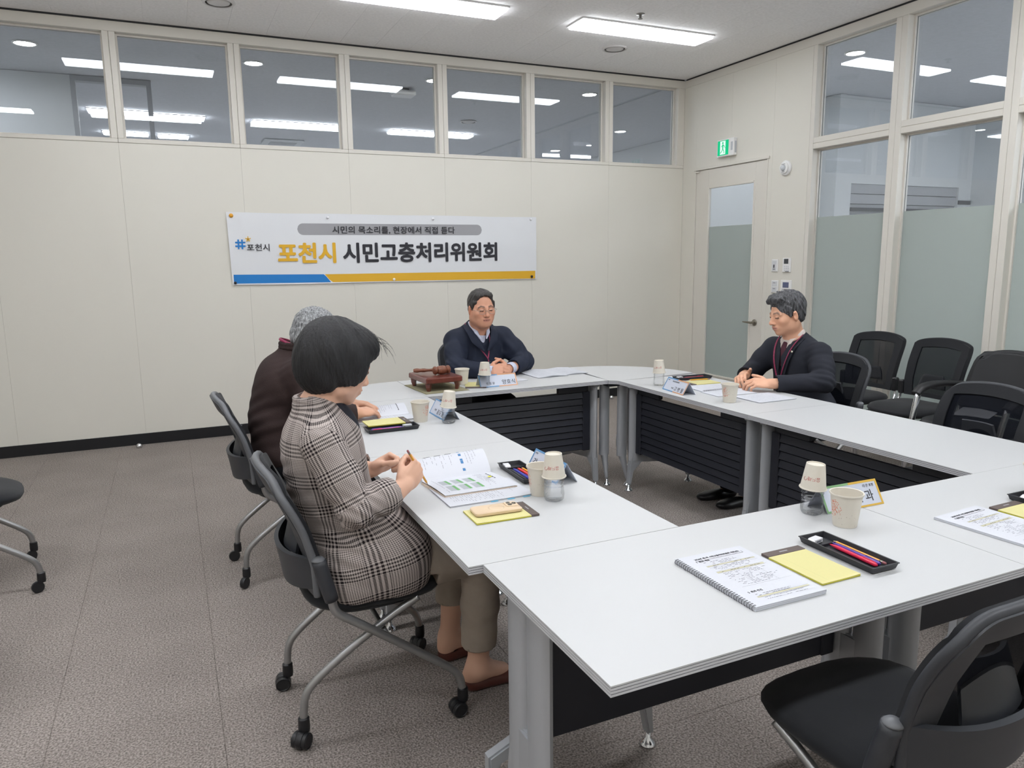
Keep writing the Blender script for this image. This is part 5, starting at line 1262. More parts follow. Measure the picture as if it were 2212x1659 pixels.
s.ell((0.118, 0, 0.000), (0.072, 0.066, 0.076), 0.008, '-', fr=HR); s.ell((0.125, 0, -0.04), (0.10, 0.12, 0.075), 0.006, '-', fr=HR); s.ell((0.03, 0, -0.098), (0.12, 0.12, 0.072), 0.008, '-', fr=HR)
c4 = HR
def strand4(D, X, Y, Z):
    x, y, z = X-c4.o[0], Y-c4.o[1], Z-c4.o[2]
    return (D+0.0022*np.sin(y*170+5*np.sin(x*45+z*40))+0.0014*np.sin(x*240+z*130)).astype(np.float32)
s.fn(strand4, HR.o-0.17, HR.o+0.17); sdf_obj('tousled_hair', s, 0.0038, M_HSALT, Rm_, it=1)
# ------------------------------------------------------------------ banner
M_BAN = mat('banner_cloth', (222, 224, 228), 0.6); M_INK = mat('ink_black', (38, 38, 46), 0.6); M_GOLD = mat('banner_gold', (222, 172, 40), 0.6); M_BLUE = mat('banner_blue', (24, 122, 198), 0.6); M_PILL = mat('banner_grey', (156, 156, 160), 0.6)
bn = thing('banner', 'long white banner with gold and black lettering pinned to the panelled wall', 'banner', (1.93, 6.812, 1.60))
def bw(x, z):   # cloth relief towards the room
    e = max(0, 1-abs(z-1.60)/0.32)
    c = 0.0
    for px, pz in ((0.52, 1.883), (3.322, 1.879)): 
        d = math.hypot(x-px, z-pz); c += 0.006*math.sin(d*26+3*math.atan2(z-pz, x-px))*math.exp(-d*2.6)
    return -(0.004+0.003*e+c*0.5+0.0015*math.sin(x*5.0))
def ban(U, V, d=0.0):
    xl, xr = 0.483+0.012*(1-V), 3.386; x = xl+(xr-xl)*U
    zt = 1.913-0.010*U-0.004*math.sin(PI*U*3)**2; zb = 1.305-0.012*U-0.006*math.sin(PI*U*2.3)**2*(1-U)
    z = zb+(zt-zb)*V
    return (x-1.93, bw(x, z)-d, z-1.60)
v, f = grid_slab(lambda U, V: ban(U, V), 90, 20, 0.0015); sh_ = mesh_obj('cloth', v, f, M_BAN, bn, True); autosmooth(sh_, 60)
def ban_poly(name, poly, m, d=0.0013, n=24):
    mb = MB(); x0 = min(p[0] for p in poly); x1 = max(p[0] for p in poly)
    def span(x):
        zs = []
        for (xa, za), (xb, zb) in zip(poly, poly[1:]+poly[:1]):
            if min(xa, xb) <= x <= max(xa, xb) and xa != xb: zs.append(za+(zb-za)*(x-xa)/(xb-xa))
        return (min(zs), max(zs)) if zs else (0, 0)
    vs = []; fs = []
    for i in range(n+1):
        x = x0+(x1-x0)*(i/n); a, b = span(min(max(x, x0+1e-6), x1-1e-6))
        for z in (a, b): vs.append((x-1.93, bw(x, z)-d, z-1.60))
    for i in range(n): fs.append((2*i, 2*i+2, 2*i+3, 2*i+1))
    mb.add(vs, fs); return mb.build(name, m, bn)
r = 0.050; cz = 1.7745
ban_poly('grey_pill', [(1.057+r-r*math.cos(a), cz+r*math.sin(a)) for a in [PI/2*k/8 for k in range(9)]]+[(2.796-r+r*math.sin(a), cz+r*math.cos(a)) for a in [PI/2*k/8 for k in range(17)]]+[(1.057+r-r*math.sin(a), cz-r*math.cos(a)) for a in [PI/2*k/8 for k in range(9)]], M_PILL, n=260)
ban_poly('blue_stripe', [(0.506, 1.392), (1.270, 1.381), (1.326, 1.309), (0.506, 1.316)], M_BLUE, n=40)
ban_poly('gold_stripe', [(1.274, 1.381), (3.372, 1.374), (3.372, 1.297), (1.330, 1.309)], M_GOLD, n=60)
def ban_text(name, body, x0, x1, z0, z1, m, bold, heavy=0.0):
    M = Matrix.Translation((x0-1.93, -0.0125, z0-1.60)) @ Matrix.Rotation(PI/2, 4, 'X')
    return text_mesh(body, z1-z0, m, name, bn, M, bold, x1-x0, z1-z0, depth=0.0008, heavy=heavy)
ban_text('lettering', '시민의 목소리를, 현장에서 직접 듣다', 1.359, 2.516, 1.735, 1.803, M_INK, 0.0, 0.010)
ban_text('lettering', '포천시', 0.879, 1.381, 1.478, 1.659, M_GOLD, 0.0, 0.034)
ban_text('lettering', '시민고충처리위원회', 1.443, 2.954, 1.477, 1.658, M_INK, 0.0, 0.034)
ban_text('lettering', '포천시', 0.629, 0.814, 1.590, 1.649, M_INK, 0.0, 0.010)
hm = MB()
for k in (-1, 1):
    hm.box(0.578+k*0.015-0.0065-1.93, 0.578+k*0.015+0.0065-1.93, -0.0135, -0.0115, 0.006, 0.086); hm.box(0.537-1.93, 0.619-1.93, -0.0133, -0.0117, 0.046+k*0.015-0.0065, 0.046+k*0.015+0.0065)
hm.build('hash_emblem', M_BLUE, bn)
st_ = MB()
for k in range(5):
    q = MB().box(-0.0036, 0.0036, -0.0135, -0.0115, 0.0, 0.023); q.xf(Matrix.Translation((0.643-1.93, 0, 0.089)) @ Matrix.Rotation(2*PI*k/5, 4, 'Y')); st_.add(q.v, q.f)
st_.build('star_emblem', M_GOLD, bn)
pins = [((0.521, 1.884), (226, 160, 40), 0.017, 'gold push pin at the top left corner of the banner'), ((1.323, 1.876), (232, 232, 236), 0.012, 'white push pin on the top edge of the banner, left'), ((2.303, 1.875), (232, 232, 236), 0.012, 'white push pin on the top edge of the banner, right of the middle'),
        ((3.322, 1.880), (232, 232, 236), 0.012, 'white push pin at the top right corner of the banner'), ((0.516, 1.323), (30, 34, 44), 0.012, 'dark push pin at the bottom left corner of the banner'), ((1.906, 1.321), (236, 232, 220), 0.013, 'white push pin in the gold stripe of the banner'), ((3.330, 1.318), (24, 20, 20), 0.013, 'black push pin at the bottom right corner of the banner')]
for (x, z), c, r, lab in pins:
    o = MB().lathe([(0.001, -0.004), (r*0.75, -0.004), (r, -0.010), (r, -0.014), (r*0.5, -0.020), (0.001, -0.021)], 16, axis='y').build('push_pin', mat('pin_%d_%d' % (c[0], c[2]), c, 0.35), None, True, loc=(x, 6.812, z)); tag(o, lab, 'pin')

# ------------------------------------------------------------------ fittings on the right wall
es = thing('exit_sign', 'small green lit exit sign with a running figure over the door', 'sign', (5.18, 6.100, 2.560))
MB().box(-0.045, -0.001, -0.125, 0.122, -0.083, 0.083, bev=0.004).build('housing', M_WHITE, es)
M_GRN = emit_mat('exit_green', (30, 190, 130), 1.15); M_GWH = emit_mat('exit_white', (222, 250, 238), 1.1)
MB().box(-0.0465, -0.0452, -0.052, 0.108, -0.070, 0.072).build('green_panel', M_GRN, es)
fg = MB()
fg.box(-0.0475, -0.0466, -0.008, 0.070, -0.062, 0.066)
fg.build('light_doorway', M_GWH, es)
fg = MB(); X = -0.0482
def limb2(p, q, w):
    p, q = Vector((0, *p)), Vector((0, *q)); d = (q-p).normalized(); n = Vector((0, -d.z, d.y))*w/2
    fg.add([(X, *(p+n)[1:]), (X, *(q+n)[1:]), (X, *(q-n)[1:]), (X, *(p-n)[1:])], [(0, 1, 2, 3)])
fg.add([(X, 0.030+0.011*math.cos(2*PI*k/12), 0.047+0.011*math.sin(2*PI*k/12)) for k in range(12)], [tuple(range(12))])
limb2((0.028, 0.034), (0.030, -0.008), 0.017); limb2((0.028, 0.030), (0.052, 0.012), 0.007); limb2((0.028, 0.030), (0.004, 0.014), 0.007); limb2((0.004, 0.014), (-0.006, -0.004), 0.006); limb2((0.030, -0.008), (0.014, -0.030), 0.009); limb2((0.014, -0.030), (0.012, -0.054), 0.008); limb2((0.030, -0.008), (0.044, -0.032), 0.009); limb2((0.044, -0.032), (0.066, -0.048), 0.008)
fg.build('running_figure', M_GRN, es)
MB().box(-0.0462, -0.0450, -0.112, -0.085, -0.035, 0.045).box(-0.030, -0.010, -0.1262, -0.1248, -0.06, 0.05).build('rating_label', mat('label_grey', (180, 184, 190), 0.5), es)
al = thing('fire_alarm', 'round white fire alarm sounder on the panel right of the door', 'alarm', (5.18, 5.310, 2.278))
o = MB().lathe([(0.001, 0), (0.066, 0), (0.068, -0.012), (0.062, -0.020), (0.052, -0.022), (0.050, -0.034), (0.044, -0.038), (0.001, -0.039)], 32, axis='x').build('base', M_WHITE, al, True); autosmooth(o)
o = MB().lathe([(0.001, -0.058), (0.014, -0.056), (0.024, -0.048), (0.028, -0.039), (0.001, -0.038)], 20, axis='x').build('strobe', mat('strobe_clear', (196, 200, 206), 0.15), al, True)
MB().box(-0.0405, -0.0385, -0.022, 0.022, 0.031, 0.036).box(-0.0405, -0.0385, -0.018, 0.018, -0.037, -0.032).build('marking', M_PILL, al)
def plate(name, label, y0, y1, z0, z1, cat, extra=None):
    t = thing(name, label, cat, (5.18, (y0+y1)/2, (z0+z1)/2)); a, b = (y1-y0)/2, (z1-z0)/2
    MB().box(-0.011, -0.0005, -a, a, -b, b, bev=0.003).build('plate', M_WHITE, t); return t, a, b
M_KEY = mat('key_grey', (206, 208, 212), 0.4); M_LCD = mat('lcd_dark', (70, 74, 78), 0.25); M_LCDB = mat('lcd_blue', (88, 96, 128), 0.25)
t, a, b = plate('wall_switch', 'narrow white wall switch, upper left of the four wall controls', 5.351, 5.432, 1.347, 1.462, 'switch')
MB().box(-0.015, -0.010, -0.026, 0.026, -0.046, 0.046, bev=0.002).build('rocker', M_KEY, t); MB().box(-0.0165, -0.0145, -0.005, 0.008, -0.022, 0.008).box(-0.0165, -0.0145, -0.012, 0.012, -0.036, -0.031).build('indicator', M_INK, t)
t, a, b = plate('air_conditioner_remote', 'white wall controller with dark screen, upper right of the four', 5.192, 5.292, 1.344, 1.474, 'controller')
MB().box(-0.013, -0.0105, -0.022, 0.030, 0.012, 0.056).build('screen', M_LCD, t)
kk = MB()
for i in range(3):
    for j in range(3): kk.box(-0.014, -0.0105, -0.032+0.022*i, -0.018+0.022*i, -0.016-0.018*j, -0.006-0.018*j, bev=0.001)
kk.build('keys', M_KEY, t); MB().box(-0.014, -0.0105, -0.032, 0.010, -0.062, -0.057).build('marking', M_LCD, t)
t, a, b = plate('wall_switch', 'white light switch with two rockers, lower left of the wall controls', 5.336, 5.425, 1.150, 1.268, 'switch')
for k in (-1, 1): MB().box(-0.015, -0.010, -0.030, 0.030, k*0.027-0.023, k*0.027+0.023, bev=0.002).build('rocker', M_KEY, t); MB().box(-0.0158, -0.0148, -0.014, 0.014, k*0.027+0.006, k*0.027+0.010).build('marking', M_LCD, t)
t, a, b = plate('thermostat', 'white thermostat with bluish screen, lower right of the wall controls', 5.172, 5.305, 1.165, 1.272, 'thermostat')
MB().box(-0.0135, -0.0105, -0.036, 0.036, -0.016, 0.034).build('screen', M_LCDB, t); MB().box(-0.013, -0.0105, -0.045, 0.045, -0.036, -0.028).build('keys', M_PILL, t)
for (x, y, lab) in ((-0.33, 6.70, 'small chrome door stop on the carpet by the left baseboard'), (4.22, 6.70, 'small chrome door stop seen between the table legs')):
    o = MB().lathe([(0.001, 0), (0.022, 0), (0.023, 0.012), (0.020, 0.028), (0.010, 0.036), (0.001, 0.037)], 18).build('door_stop', M_CHROME, None, True, loc=(x, y, 0)); tag(o, lab, 'door stop')
ac = thing('ceiling_cassette', 'faint grey ceiling cassette unit low behind the third clerestory pane', 'air conditioner', (1.80, 12.55, ZC))
MB().box(-0.30, 0.30, -0.25, 0.25, -0.03, 0.0, bev=0.01).build('housing', M_NWALL, ac); MB().box(-0.20, 0.20, -0.15, 0.15, -0.034, -0.029).build('grille', M_NGREY, ac)
pj = thing('projector', 'small white ceiling projector behind the fourth clerestory pane', 'projector', (2.52, 8.33, ZC))
MB().box(-0.12, 0.12, -0.09, 0.09, -0.075, -0.02, bev=0.012).build('housing', M_WHITE, pj); MB().box(-0.05, 0.05, -0.05, 0.05, -0.02, 0.0).build('mount', M_DARK, pj)

# ------------------------------------------------------------------ cups, bottles
M_CUP = mat('paper_cup', (208, 202, 190), 0.6, bump=(600, 0.08, 0.0005)); M_CRED = mat('cup_red_print', (170, 62, 62), 0.6); M_COR = mat('cup_coral_print', (206, 120, 96), 0.6); M_CBR = mat('cup_brown_speck', (128, 96, 80), 0.6)
def pet_mat():
    m = bpy.data.materials.new('clear_bottle'); m.use_nodes = True; nt = m.node_tree; nt.nodes.clear(); L = nt.links
    o = nt.nodes.new('ShaderNodeOutputMaterial'); t = nt.nodes.new('ShaderNodeBsdfTransparent'); g = nt.nodes.new('ShaderNodeBsdfGlass'); g.inputs['IOR'].default_value = 1.28; g.inputs['Roughness'].default_value = 0.02
    t.inputs[0].default_value = (0.95, 0.955, 0.96, 1); x = nt.nodes.new('ShaderNodeMixShader'); x.inputs[0].default_value = 0.34
    L.new(t.outputs[0], x.inputs[1]); L.new(g.outputs[0], x.inputs[2]); L.new(x.outputs[0], o.inputs['Surface']); MATS['clear_bottle'] = m; return m
M_PET = pet_mat(); M_CAP = mat('bottle_cap', (236, 238, 240), 0.4)
def cup_r(z, r0, r1, h): return r0+(r1-r0)*z/h
def paper_cup(label, x, y, r0=0.033, r1=0.0445, h=0.098, rot=0.0, group='paper cups on the tables'):
    t = thing('paper_cup', label, 'cup', (x, y, HT), rot, group)
    w = 0.0011
    o = MB().lathe([(0.001, 0.004), (r0-0.002, 0.004), (r0-0.0015, 0.0005), (r0, 0.0005), (r1, h-0.002), (r1+0.0028, h-0.003), (r1+0.0034, h), (r1+0.0022, h+0.0022), (r1-0.0005, h+0.001), (r1-w, h-0.003), (r0-w, 0.006), (0.001, 0.006)], 40).build('cup_wall', M_CUP, t, True); autosmooth(o, 50)
    rr = random.Random(int(abs(x*1000+y*77))); mb = MB(); m2 = MB()
    def dot(mb, a, z, s):
        R = cup_r(z, r0, r1, h)+0.00035; da = s/R
        mb.add([((R)*math.cos(a+u*da), R*math.sin(a+u*da), z+v_*s) for u, v_ in ((-.5, -.5), (.5, -.3), (.4, .5), (-.5, .4))], [(0, 1, 2, 3)])
    for k in range(150):
        q = rr.random(); a = rr.gauss(0, 0.26); z = h*(0.30+0.52*q+0.08*rr.random()); 
        if abs(a) < 0.55*math.sin(PI*min(1, 0.15+q*0.8))+0.1: dot(mb, a, z, rr.uniform(0.0012, 0.0028))
    for k in range(26): dot(m2, rr.uniform(-PI, PI), h*rr.uniform(0.08, 0.5), rr.uniform(0.0007, 0.0016))
    tag(mb.build('coral_tree_print', M_COR, t), kind='stuff'); tag(m2.build('speck_print', M_CBR, t), kind='stuff')
    return t
def cyl_text(body, h, m, name, parent, rfun, a0, z0, flip=False, bold=0.0):
    """lettering wrapped on a cone around the parent's axis; rfun(z) radius; centred on angle a0"""
    o = text_mesh(body, h, m, name, parent, None, bold, depth=0.0001); me = o.data; n = len(me.vertices)
    co = np.zeros(n*3); me.vertices.foreach_get('co', co); co = co.reshape(-1, 3); cx = (co[:, 0].min()+co[:, 0].max())/2; cy = (co[:, 1].min()+co[:, 1].max())/2
    X, Y = co[:, 0]-cx, co[:, 1]-cy
    if flip: X, Y = -X, -Y
    out = np.zeros_like(co)
    for i in range(n):
        z = z0+Y[i]; R = rfun(z)+0.0004+max(0, co[i, 2]); a = a0+X[i]/R
        out[i] = (R*math.cos(a), R*math.sin(a), z)
    me.vertices.foreach_set('co', out.reshape(-1)); me.update(); return o
def water_bottle(label, x, y, rot=0.0, group='small clear water bottles with a paper cup on top'):
    t = thing('water_bottle', label, 'bottle', (x, y, HT), rot, group)
    prof = [(0.001, 0.006), (0.014, 0.004), (0.020, 0.0005), (0.027, 0.001), (0.0315, 0.006), (0.033, 0.012), (0.0330, 0.034), (0.0318, 0.037), (0.0326, 0.041), (0.0326, 0.044), (0.0308, 0.0475), (0.0308, 0.0495), (0.0328, 0.053), (0.0328, 0.056), (0.0308, 0.0595), (0.0308, 0.0615), (0.0328, 0.065), (0.0328, 0.068), (0.0310, 0.0715), (0.0325, 0.075), (0.0322, 0.080), (0.026, 0.096), (0.0155, 0.108), (0.0125, 0.114), (0.0125, 0.126)]
    bumpf = lambda a, z: (0.0014*math.sin(a*7+z*150)*math.sin((z-0.008)*115) if 0.008 < z < 0.034 else (0.0009*math.cos(5*a) if z <= 0.008 else 0.0))
    pr = []
    for (ra, za), (rb, zb) in zip(prof[:-1], prof[1:]):
        k = max(1, int(abs(zb-za)/0.004)); pr += [(ra+(rb-ra)*i/k, za+(zb-za)*i/k) for i in range(k)]
    pr.append(prof[-1])
    MB().lathe(pr, 42, bump=bumpf).build('bottle_body', M_PET, t, True)
    MB().lathe([(0.001, 0.128), (0.0135, 0.128), (0.0142, 0.126), (0.0142, 0.116), (0.001, 0.116)], 24).build('cap', M_CAP, t, True)
    return t
def capping_cup(label, x, y, rot, tilt=(0, 0), group='paper cups turned over on bottles'):
    t = thing('paper_cup', label, 'cup', (x, y, HT+0.079), rot, group)
    r0, r1, h = 0.0375, 0.0272, 0.078; w = 0.0011
    o = MB().lathe([(r0-w, 0.003), (r0+0.002, 0.0), (r0+0.0034, 0.0018), (r0+0.0026, 0.004), (r0, 0.004), (r1, h), (r1-0.0015, h), (r1-0.002, h-0.004), (0.001, h-0.004), (0.001, h-0.006), (r1-0.003, h-0.006)], 40).build('cup_wall', M_CUP, t, True); autosmooth(o, 50)
    rf = lambda z: r0+(r1-r0)*z/h
    cyl_text('움드래', 0.0135, M_CRED, 'red_lettering', t, rf, -PI/2-0.02, 0.036, True, 0.006)
    mb = MB(); ang = [i*0.35 for i in range(14)]; pts = []
    for i, a in enumerate(ang):
        R = 0.004+0.0032*(i/13); u, v_ = R*math.cos(a+2.0), R*math.sin(a+2.0); zz = 0.035+v_; rr = rf(zz)+0.0004; aa = -PI/2-0.02-0.82+u/rr; pts.append((rr*math.cos(aa), rr*math.sin(aa), zz))
    mb.tube(pts, 0.0007, 5); mb.build('red_emblem', M_CRED, t)
    t.rotation_euler = (tilt[0], tilt[1], rot); return t
bots = [(1.733, 1.605, 'water bottle beside the cup on the nearest table', 'upturned paper cup on the bottle of the nearest table', 0.55, (0, 0.06)), (1.088, 2.070, 'water bottle between the phone and the woman in plaid', 'upturned paper cup on the bottle near the phone', 0.25, (0.0, -0.02)), (1.175, 3.325, 'water bottle in front of the grey-haired man', 'upturned paper cup tilted on the bottle before the grey-haired man', 0.35, (0.02, 0.10)),
        (1.712, 4.165, 'water bottle beside the name card of the navy jacket man', 'upturned paper cup on the bottle before the navy jacket man', 0.35, (0, 0.03)), (2.683, 3.720, 'water bottle before the dark suit man', 'upturned paper cup on the bottle before the dark suit man', 0.5, (0, -0.03))]
for x, y, l1, l2, rz, tl in bots: water_bottle(l1, x, y, rz*3); capping_cup(l2, x, y, -math.atan2(x, y)*0+(-math.atan2(x, y)), tl)
cups = [(1.740, 1.487, 'open paper cup on the nearest table, beside the bottle', 3.0, 1), (1.076, 2.145, 'open paper cup half hidden by the bottle near the phone', 2.9, 1), (1.066, 3.425, 'open paper cup at the hands of the grey-haired man', -1.0, 1), (1.633, 4.345, 'open paper cup beside the gavel block', 1.6, 1), (2.706, 3.108, 'open paper cup before the dark suit man', 3.3, 1), (2.52, 1.412, 'open paper cup just past the right edge', 1.2, 1)]
for x, y, lab, rz, k in cups: paper_cup(lab, x, y, rot=rz)

# ------------------------------------------------------------------ name cards
M_CARD = mat('name_card', (194, 199, 212), 0.45); M_CG = mat('card_gold', (206, 166, 60), 0.5); M_CGR = mat('card_green', (120, 160, 112), 0.5); M_CBL = mat('card_blue', (92, 142, 186), 0.5); M_COG = mat('card_orange', (206, 152, 110), 0.5)
def name_card(label, x, y, rz, words, ca, cb_, L=0.24, small=None, smaller=None):
    t = thing('name_card', label, 'name card', (x, y, HT), rz, 'folded name cards')
    h, d = 0.072, 0.042; th = 0.0012
    for s in (-1, 1):
        MB().add([(-L/2, s*d, 0), (L/2, s*d, 0), (L/2, 0, h), (-L/2, 0, h), (-L/2, s*(d-th*1.6), 0), (L/2, s*(d-th*1.6), 0), (L/2, 0, h-th*2), (-L/2, 0, h-th*2)], [(0, 1, 2, 3), (7, 6, 5, 4), (0, 4, 5, 1), (1, 5, 6, 2), (3, 2, 6, 7), (0, 3, 7, 4)]) if False else None
        mb = MB(); mb.add([(-L/2, s*d, 0.0004), (L/2, s*d, 0.0004), (L/2, 0, h), (-L/2, 0, h), (-L/2, s*(d-th*1.6), 0.0004), (L/2, s*(d-th*1.6), 0.0004), (L/2, 0, h-th*2), (-L/2, 0, h-th*2)], [(0, 1, 2, 3), (7, 6, 5, 4), (0, 4, 5, 1), (1, 5, 6, 2), (3, 2, 6, 7), (0, 3, 7, 4)]); mb.build('card_face', M_CARD, t)
    sl = math.hypot(h, d); ang = math.atan2(h, d)
    M = Matrix.Translation((0, -d, 0)) @ Matrix.Rotation(ang, 4, 'X') @ Matrix.Translation((0, 0, 0.0006))
    def strip(x0, x1, y0, y1, m):
        q = MB().box(x0, x1, y0, y1, 0, 0.0004); q.xf(M); q.build('border', m, t)
    b = 0.007
    strip(-L/2, 0, sl-b, sl, ca); strip(0, L/2, sl-b, sl, cb_); strip(-L/2, 0, 0.001, b, ca); strip(0, L/2, 0.001, b, cb_); strip(-L/2, -L/2+b, b, sl-b, ca); strip(L/2-b, L/2, b, sl-b, cb_)
    for w_, sz, px, py in words:
        text_mesh(w_, sz, M_INK, 'lettering', t, M @ Matrix.Translation((px, py, 0.0003)), 0.004, depth=0.0002)
    return t
name_card('name card with a gold and green border on the nearest table', 1.885, 1.612, -0.03, [('정 책 과', 0.040, -0.045, 0.020), ('더 큰 포천', 0.011, 0.055, 0.062)], M_CGR, M_CG, 0.235)
name_card('name card with a blue border beside the pen tray of the plaid jacket woman', 1.212, 2.328, -PI/2, [('감 사 관', 0.034, -0.100, 0.022), ('포천시', 0.007, -0.108, 0.066)], M_CBL, M_CBL, 0.24)
name_card('name card with a pale blue border before the grey-haired man', 1.208, 3.485, -PI/2, [('김 도 영', 0.028, -0.020, 0.016), ('위 원', 0.012, -0.062, 0.026), ('시민고충처리위원회', 0.009, -0.03, 0.062)], M_CBL, M_CBL, 0.225)
name_card('name card with large lettering before the navy jacket man', 1.808, 4.200, -0.02, [('위 원 장', 0.018, -0.085, 0.018), ('양호식', 0.034, 0.022, 0.016)], M_CBL, M_COG, 0.25)
name_card('name card with a blue and orange border before the dark suit man', 2.655, 3.487, -PI/2-0.12, [('고 병 필', 0.030, 0.000, 0.014), ('위 원', 0.011, -0.032, 0.020), ('시민고충처리위원회', 0.009, -0.05, 0.062), ('포천시', 0.007, -0.105, 0.066)], M_CBL, M_COG, 0.235)

# ------------------------------------------------------------------ gavel set
M_MAH = mat('mahogany', (98, 48, 38), 0.3, var=(30, 0.18), coat=0.3); M_WAL = mat('walnut_gavel', (116, 68, 48), 0.35, var=(50, 0.2)); M_MAT = mat('olive_cloth', (142, 136, 108), 0.95, bump=(500, 0.8, 0.002))
gm = thing('table_mat', 'olive cloth mat under the gavel block', 'mat', (1.445, 4.300, HT))
mb = MB(); q = MB().box(-0.135, 0.135, -0.185, 0.185, 0.0003, 0.004, bev=0.0015); mb.add(q.v, q.f); o = mb.build('cloth', M_MAT, gm); gm.rotation_euler = (0, 0, 0.06)
fr_ = MB()
for k in range(60):
    u = -0.184+0.368*k/59; fr_.box(-0.142, -0.134, u-0.001, u+0.001, 0.0004, 0.0018); fr_.box(0.134, 0.142, u-0.001, u+0.001, 0.0004, 0.0018)
tag(fr_.build('fringe', M_MAT, gm), kind='stuff')
gb = thing('gavel_block', 'reddish wooden gavel block with four short feet', 'gavel block', (1.440, 4.300, HT+0.004), 0.06)
MB().box(-0.118, 0.118, -0.150, 0.150, 0.048, 0.082, bev=0.006).build('block_top', M_MAH, gb)
MB().box(-0.103, 0.103, -0.135, 0.135, 0.0815, 0.0835, bev=0.002).build('inset_panel', M_MAH, gb)
for sx in (-1, 1):
    for sy in (-1, 1):
        o = MB().tube([(sx*0.092, sy*0.122, 0.049), (sx*0.094, sy*0.124, 0.025), (sx*0.090, sy*0.120, 0.0)], [0.022, 0.017, 0.012], 4, 0).build('foot', M_MAH, gb)
gv = thing('gavel', 'turned wooden gavel lying on the block', 'gavel', (1.440, 4.265, HT+0.004+0.0835), 0.0)
hp = [(0.001, -0.055), (0.016, -0.055), (0.024, -0.050), (0.026, -0.040), (0.020, -0.034), (0.017, -0.031), (0.023, -0.027), (0.0265, -0.012), (0.027, 0), (0.0265, 0.012), (0.023, 0.027), (0.017, 0.031), (0.020, 0.034), (0.026, 0.040), (0.024, 0.050), (0.016, 0.055), (0.001, 0.055)]
o = MB().lathe(hp, 28, axis='x').build('head', M_WAL, gv, True, loc=(0.030, 0, 0.027)); autosmooth(o, 50); o.rotation_euler = (0, 0, 0.12)
a0 = Vector((0.025, 0.010, 0.027)); a1 = Vector((-0.115, 0.100, 0.020)); nn = 9; rr9 = [0.009, 0.008, 0.011, 0.008, 0.009, 0.0125, 0.010, 0.014, 0.011]
MB().tube([a0+(a1-a0)*(k/(nn-1)) for k in range(nn)], rr9, 14, 1).build('handle', M_WAL, gv, True)

# ------------------------------------------------------------------ paper goods
M_PAP = mat('white_paper', (196, 198, 205), 0.7); M_PRT = mat('print_grey', (120, 122, 130), 0.8); M_PRD = mat('print_dark', (52, 52, 58), 0.8); M_PBG = mat('print_beige', (190, 186, 158), 0.8); M_PGR = mat('print_green', (104, 158, 100), 0.7); M_PBL = mat('print_blue', (58, 112, 160), 0.7); M_PLG = mat('print_lightgrey', (166, 170, 176), 0.8)
M_YEL = mat('yellow_pad_paper', (208, 200, 142), 0.75); M_YLN = mat('pad_line', (178, 184, 130), 0.8); M_PADH = mat('pad_binding', (84, 72, 68), 0.6); M_PADB = mat('pad_edge', (188, 182, 60), 0.7)
def page(name, fn, th, m, parent, nu=12, nv=8):
    v, f = grid_slab(fn, nu, nv, th); o = mesh_obj(name, v, f, m, parent, True); autosmooth(o, 50); return o
def on_page(name, fn, rects, m, parent, lift=0.0009, cut=3):
    """rects in page uv (u0,u1,v0,v1) laid over the page"""
    vs = []; fs = []
    for u0, u1, v0, v1 in rects:
        n = max(1, int((u1-u0)*14)) if cut else 1; b = len(vs)
        for i in range(n+1):
            u = u0+(u1-u0)*i/n
            for v_ in (v0, v1):
                p = Vector(fn(u, v_)); e = 1e-3; a = Vector(fn(min(1, u+e), v_))-Vector(fn(max(0, u-e), v_)); b2 = Vector(fn(u, min(1, v_+e)))-Vector(fn(u, max(0, v_-e))); nrm = a.cross(b2).normalized()
                if nrm.z < 0: nrm = -nrm
                vs.append(p+nrm*lift)
        for i in range(n): fs.append((b+2*i, b+2*i+2, b+2*i+3, b+2*i+1))
    return tag(mesh_obj(name, vs, fs, m, parent), kind='stuff') if len(rects) > 1 else mesh_obj(name, vs, fs, m, parent)
def text_lines(r, v_top, v_bot, n, u0=0.10, u1=0.9, hgt=0.010, dens=0.85):
    out = []
    for i in range(n):
        v_ = v_top+(v_bot-v_top)*i/max(1, n-1); u = u0+r.choice((0, 0, 0.03, 0.05)); end = u1-r.random()*0.35*(u1-u0)
        while u < end:
            w = r.uniform(0.015, 0.055)
            if r.random() < dens: out.append((u, min(end, u+w), v_-hgt/2, v_+hgt/2))
            u += w+0.012
    return out
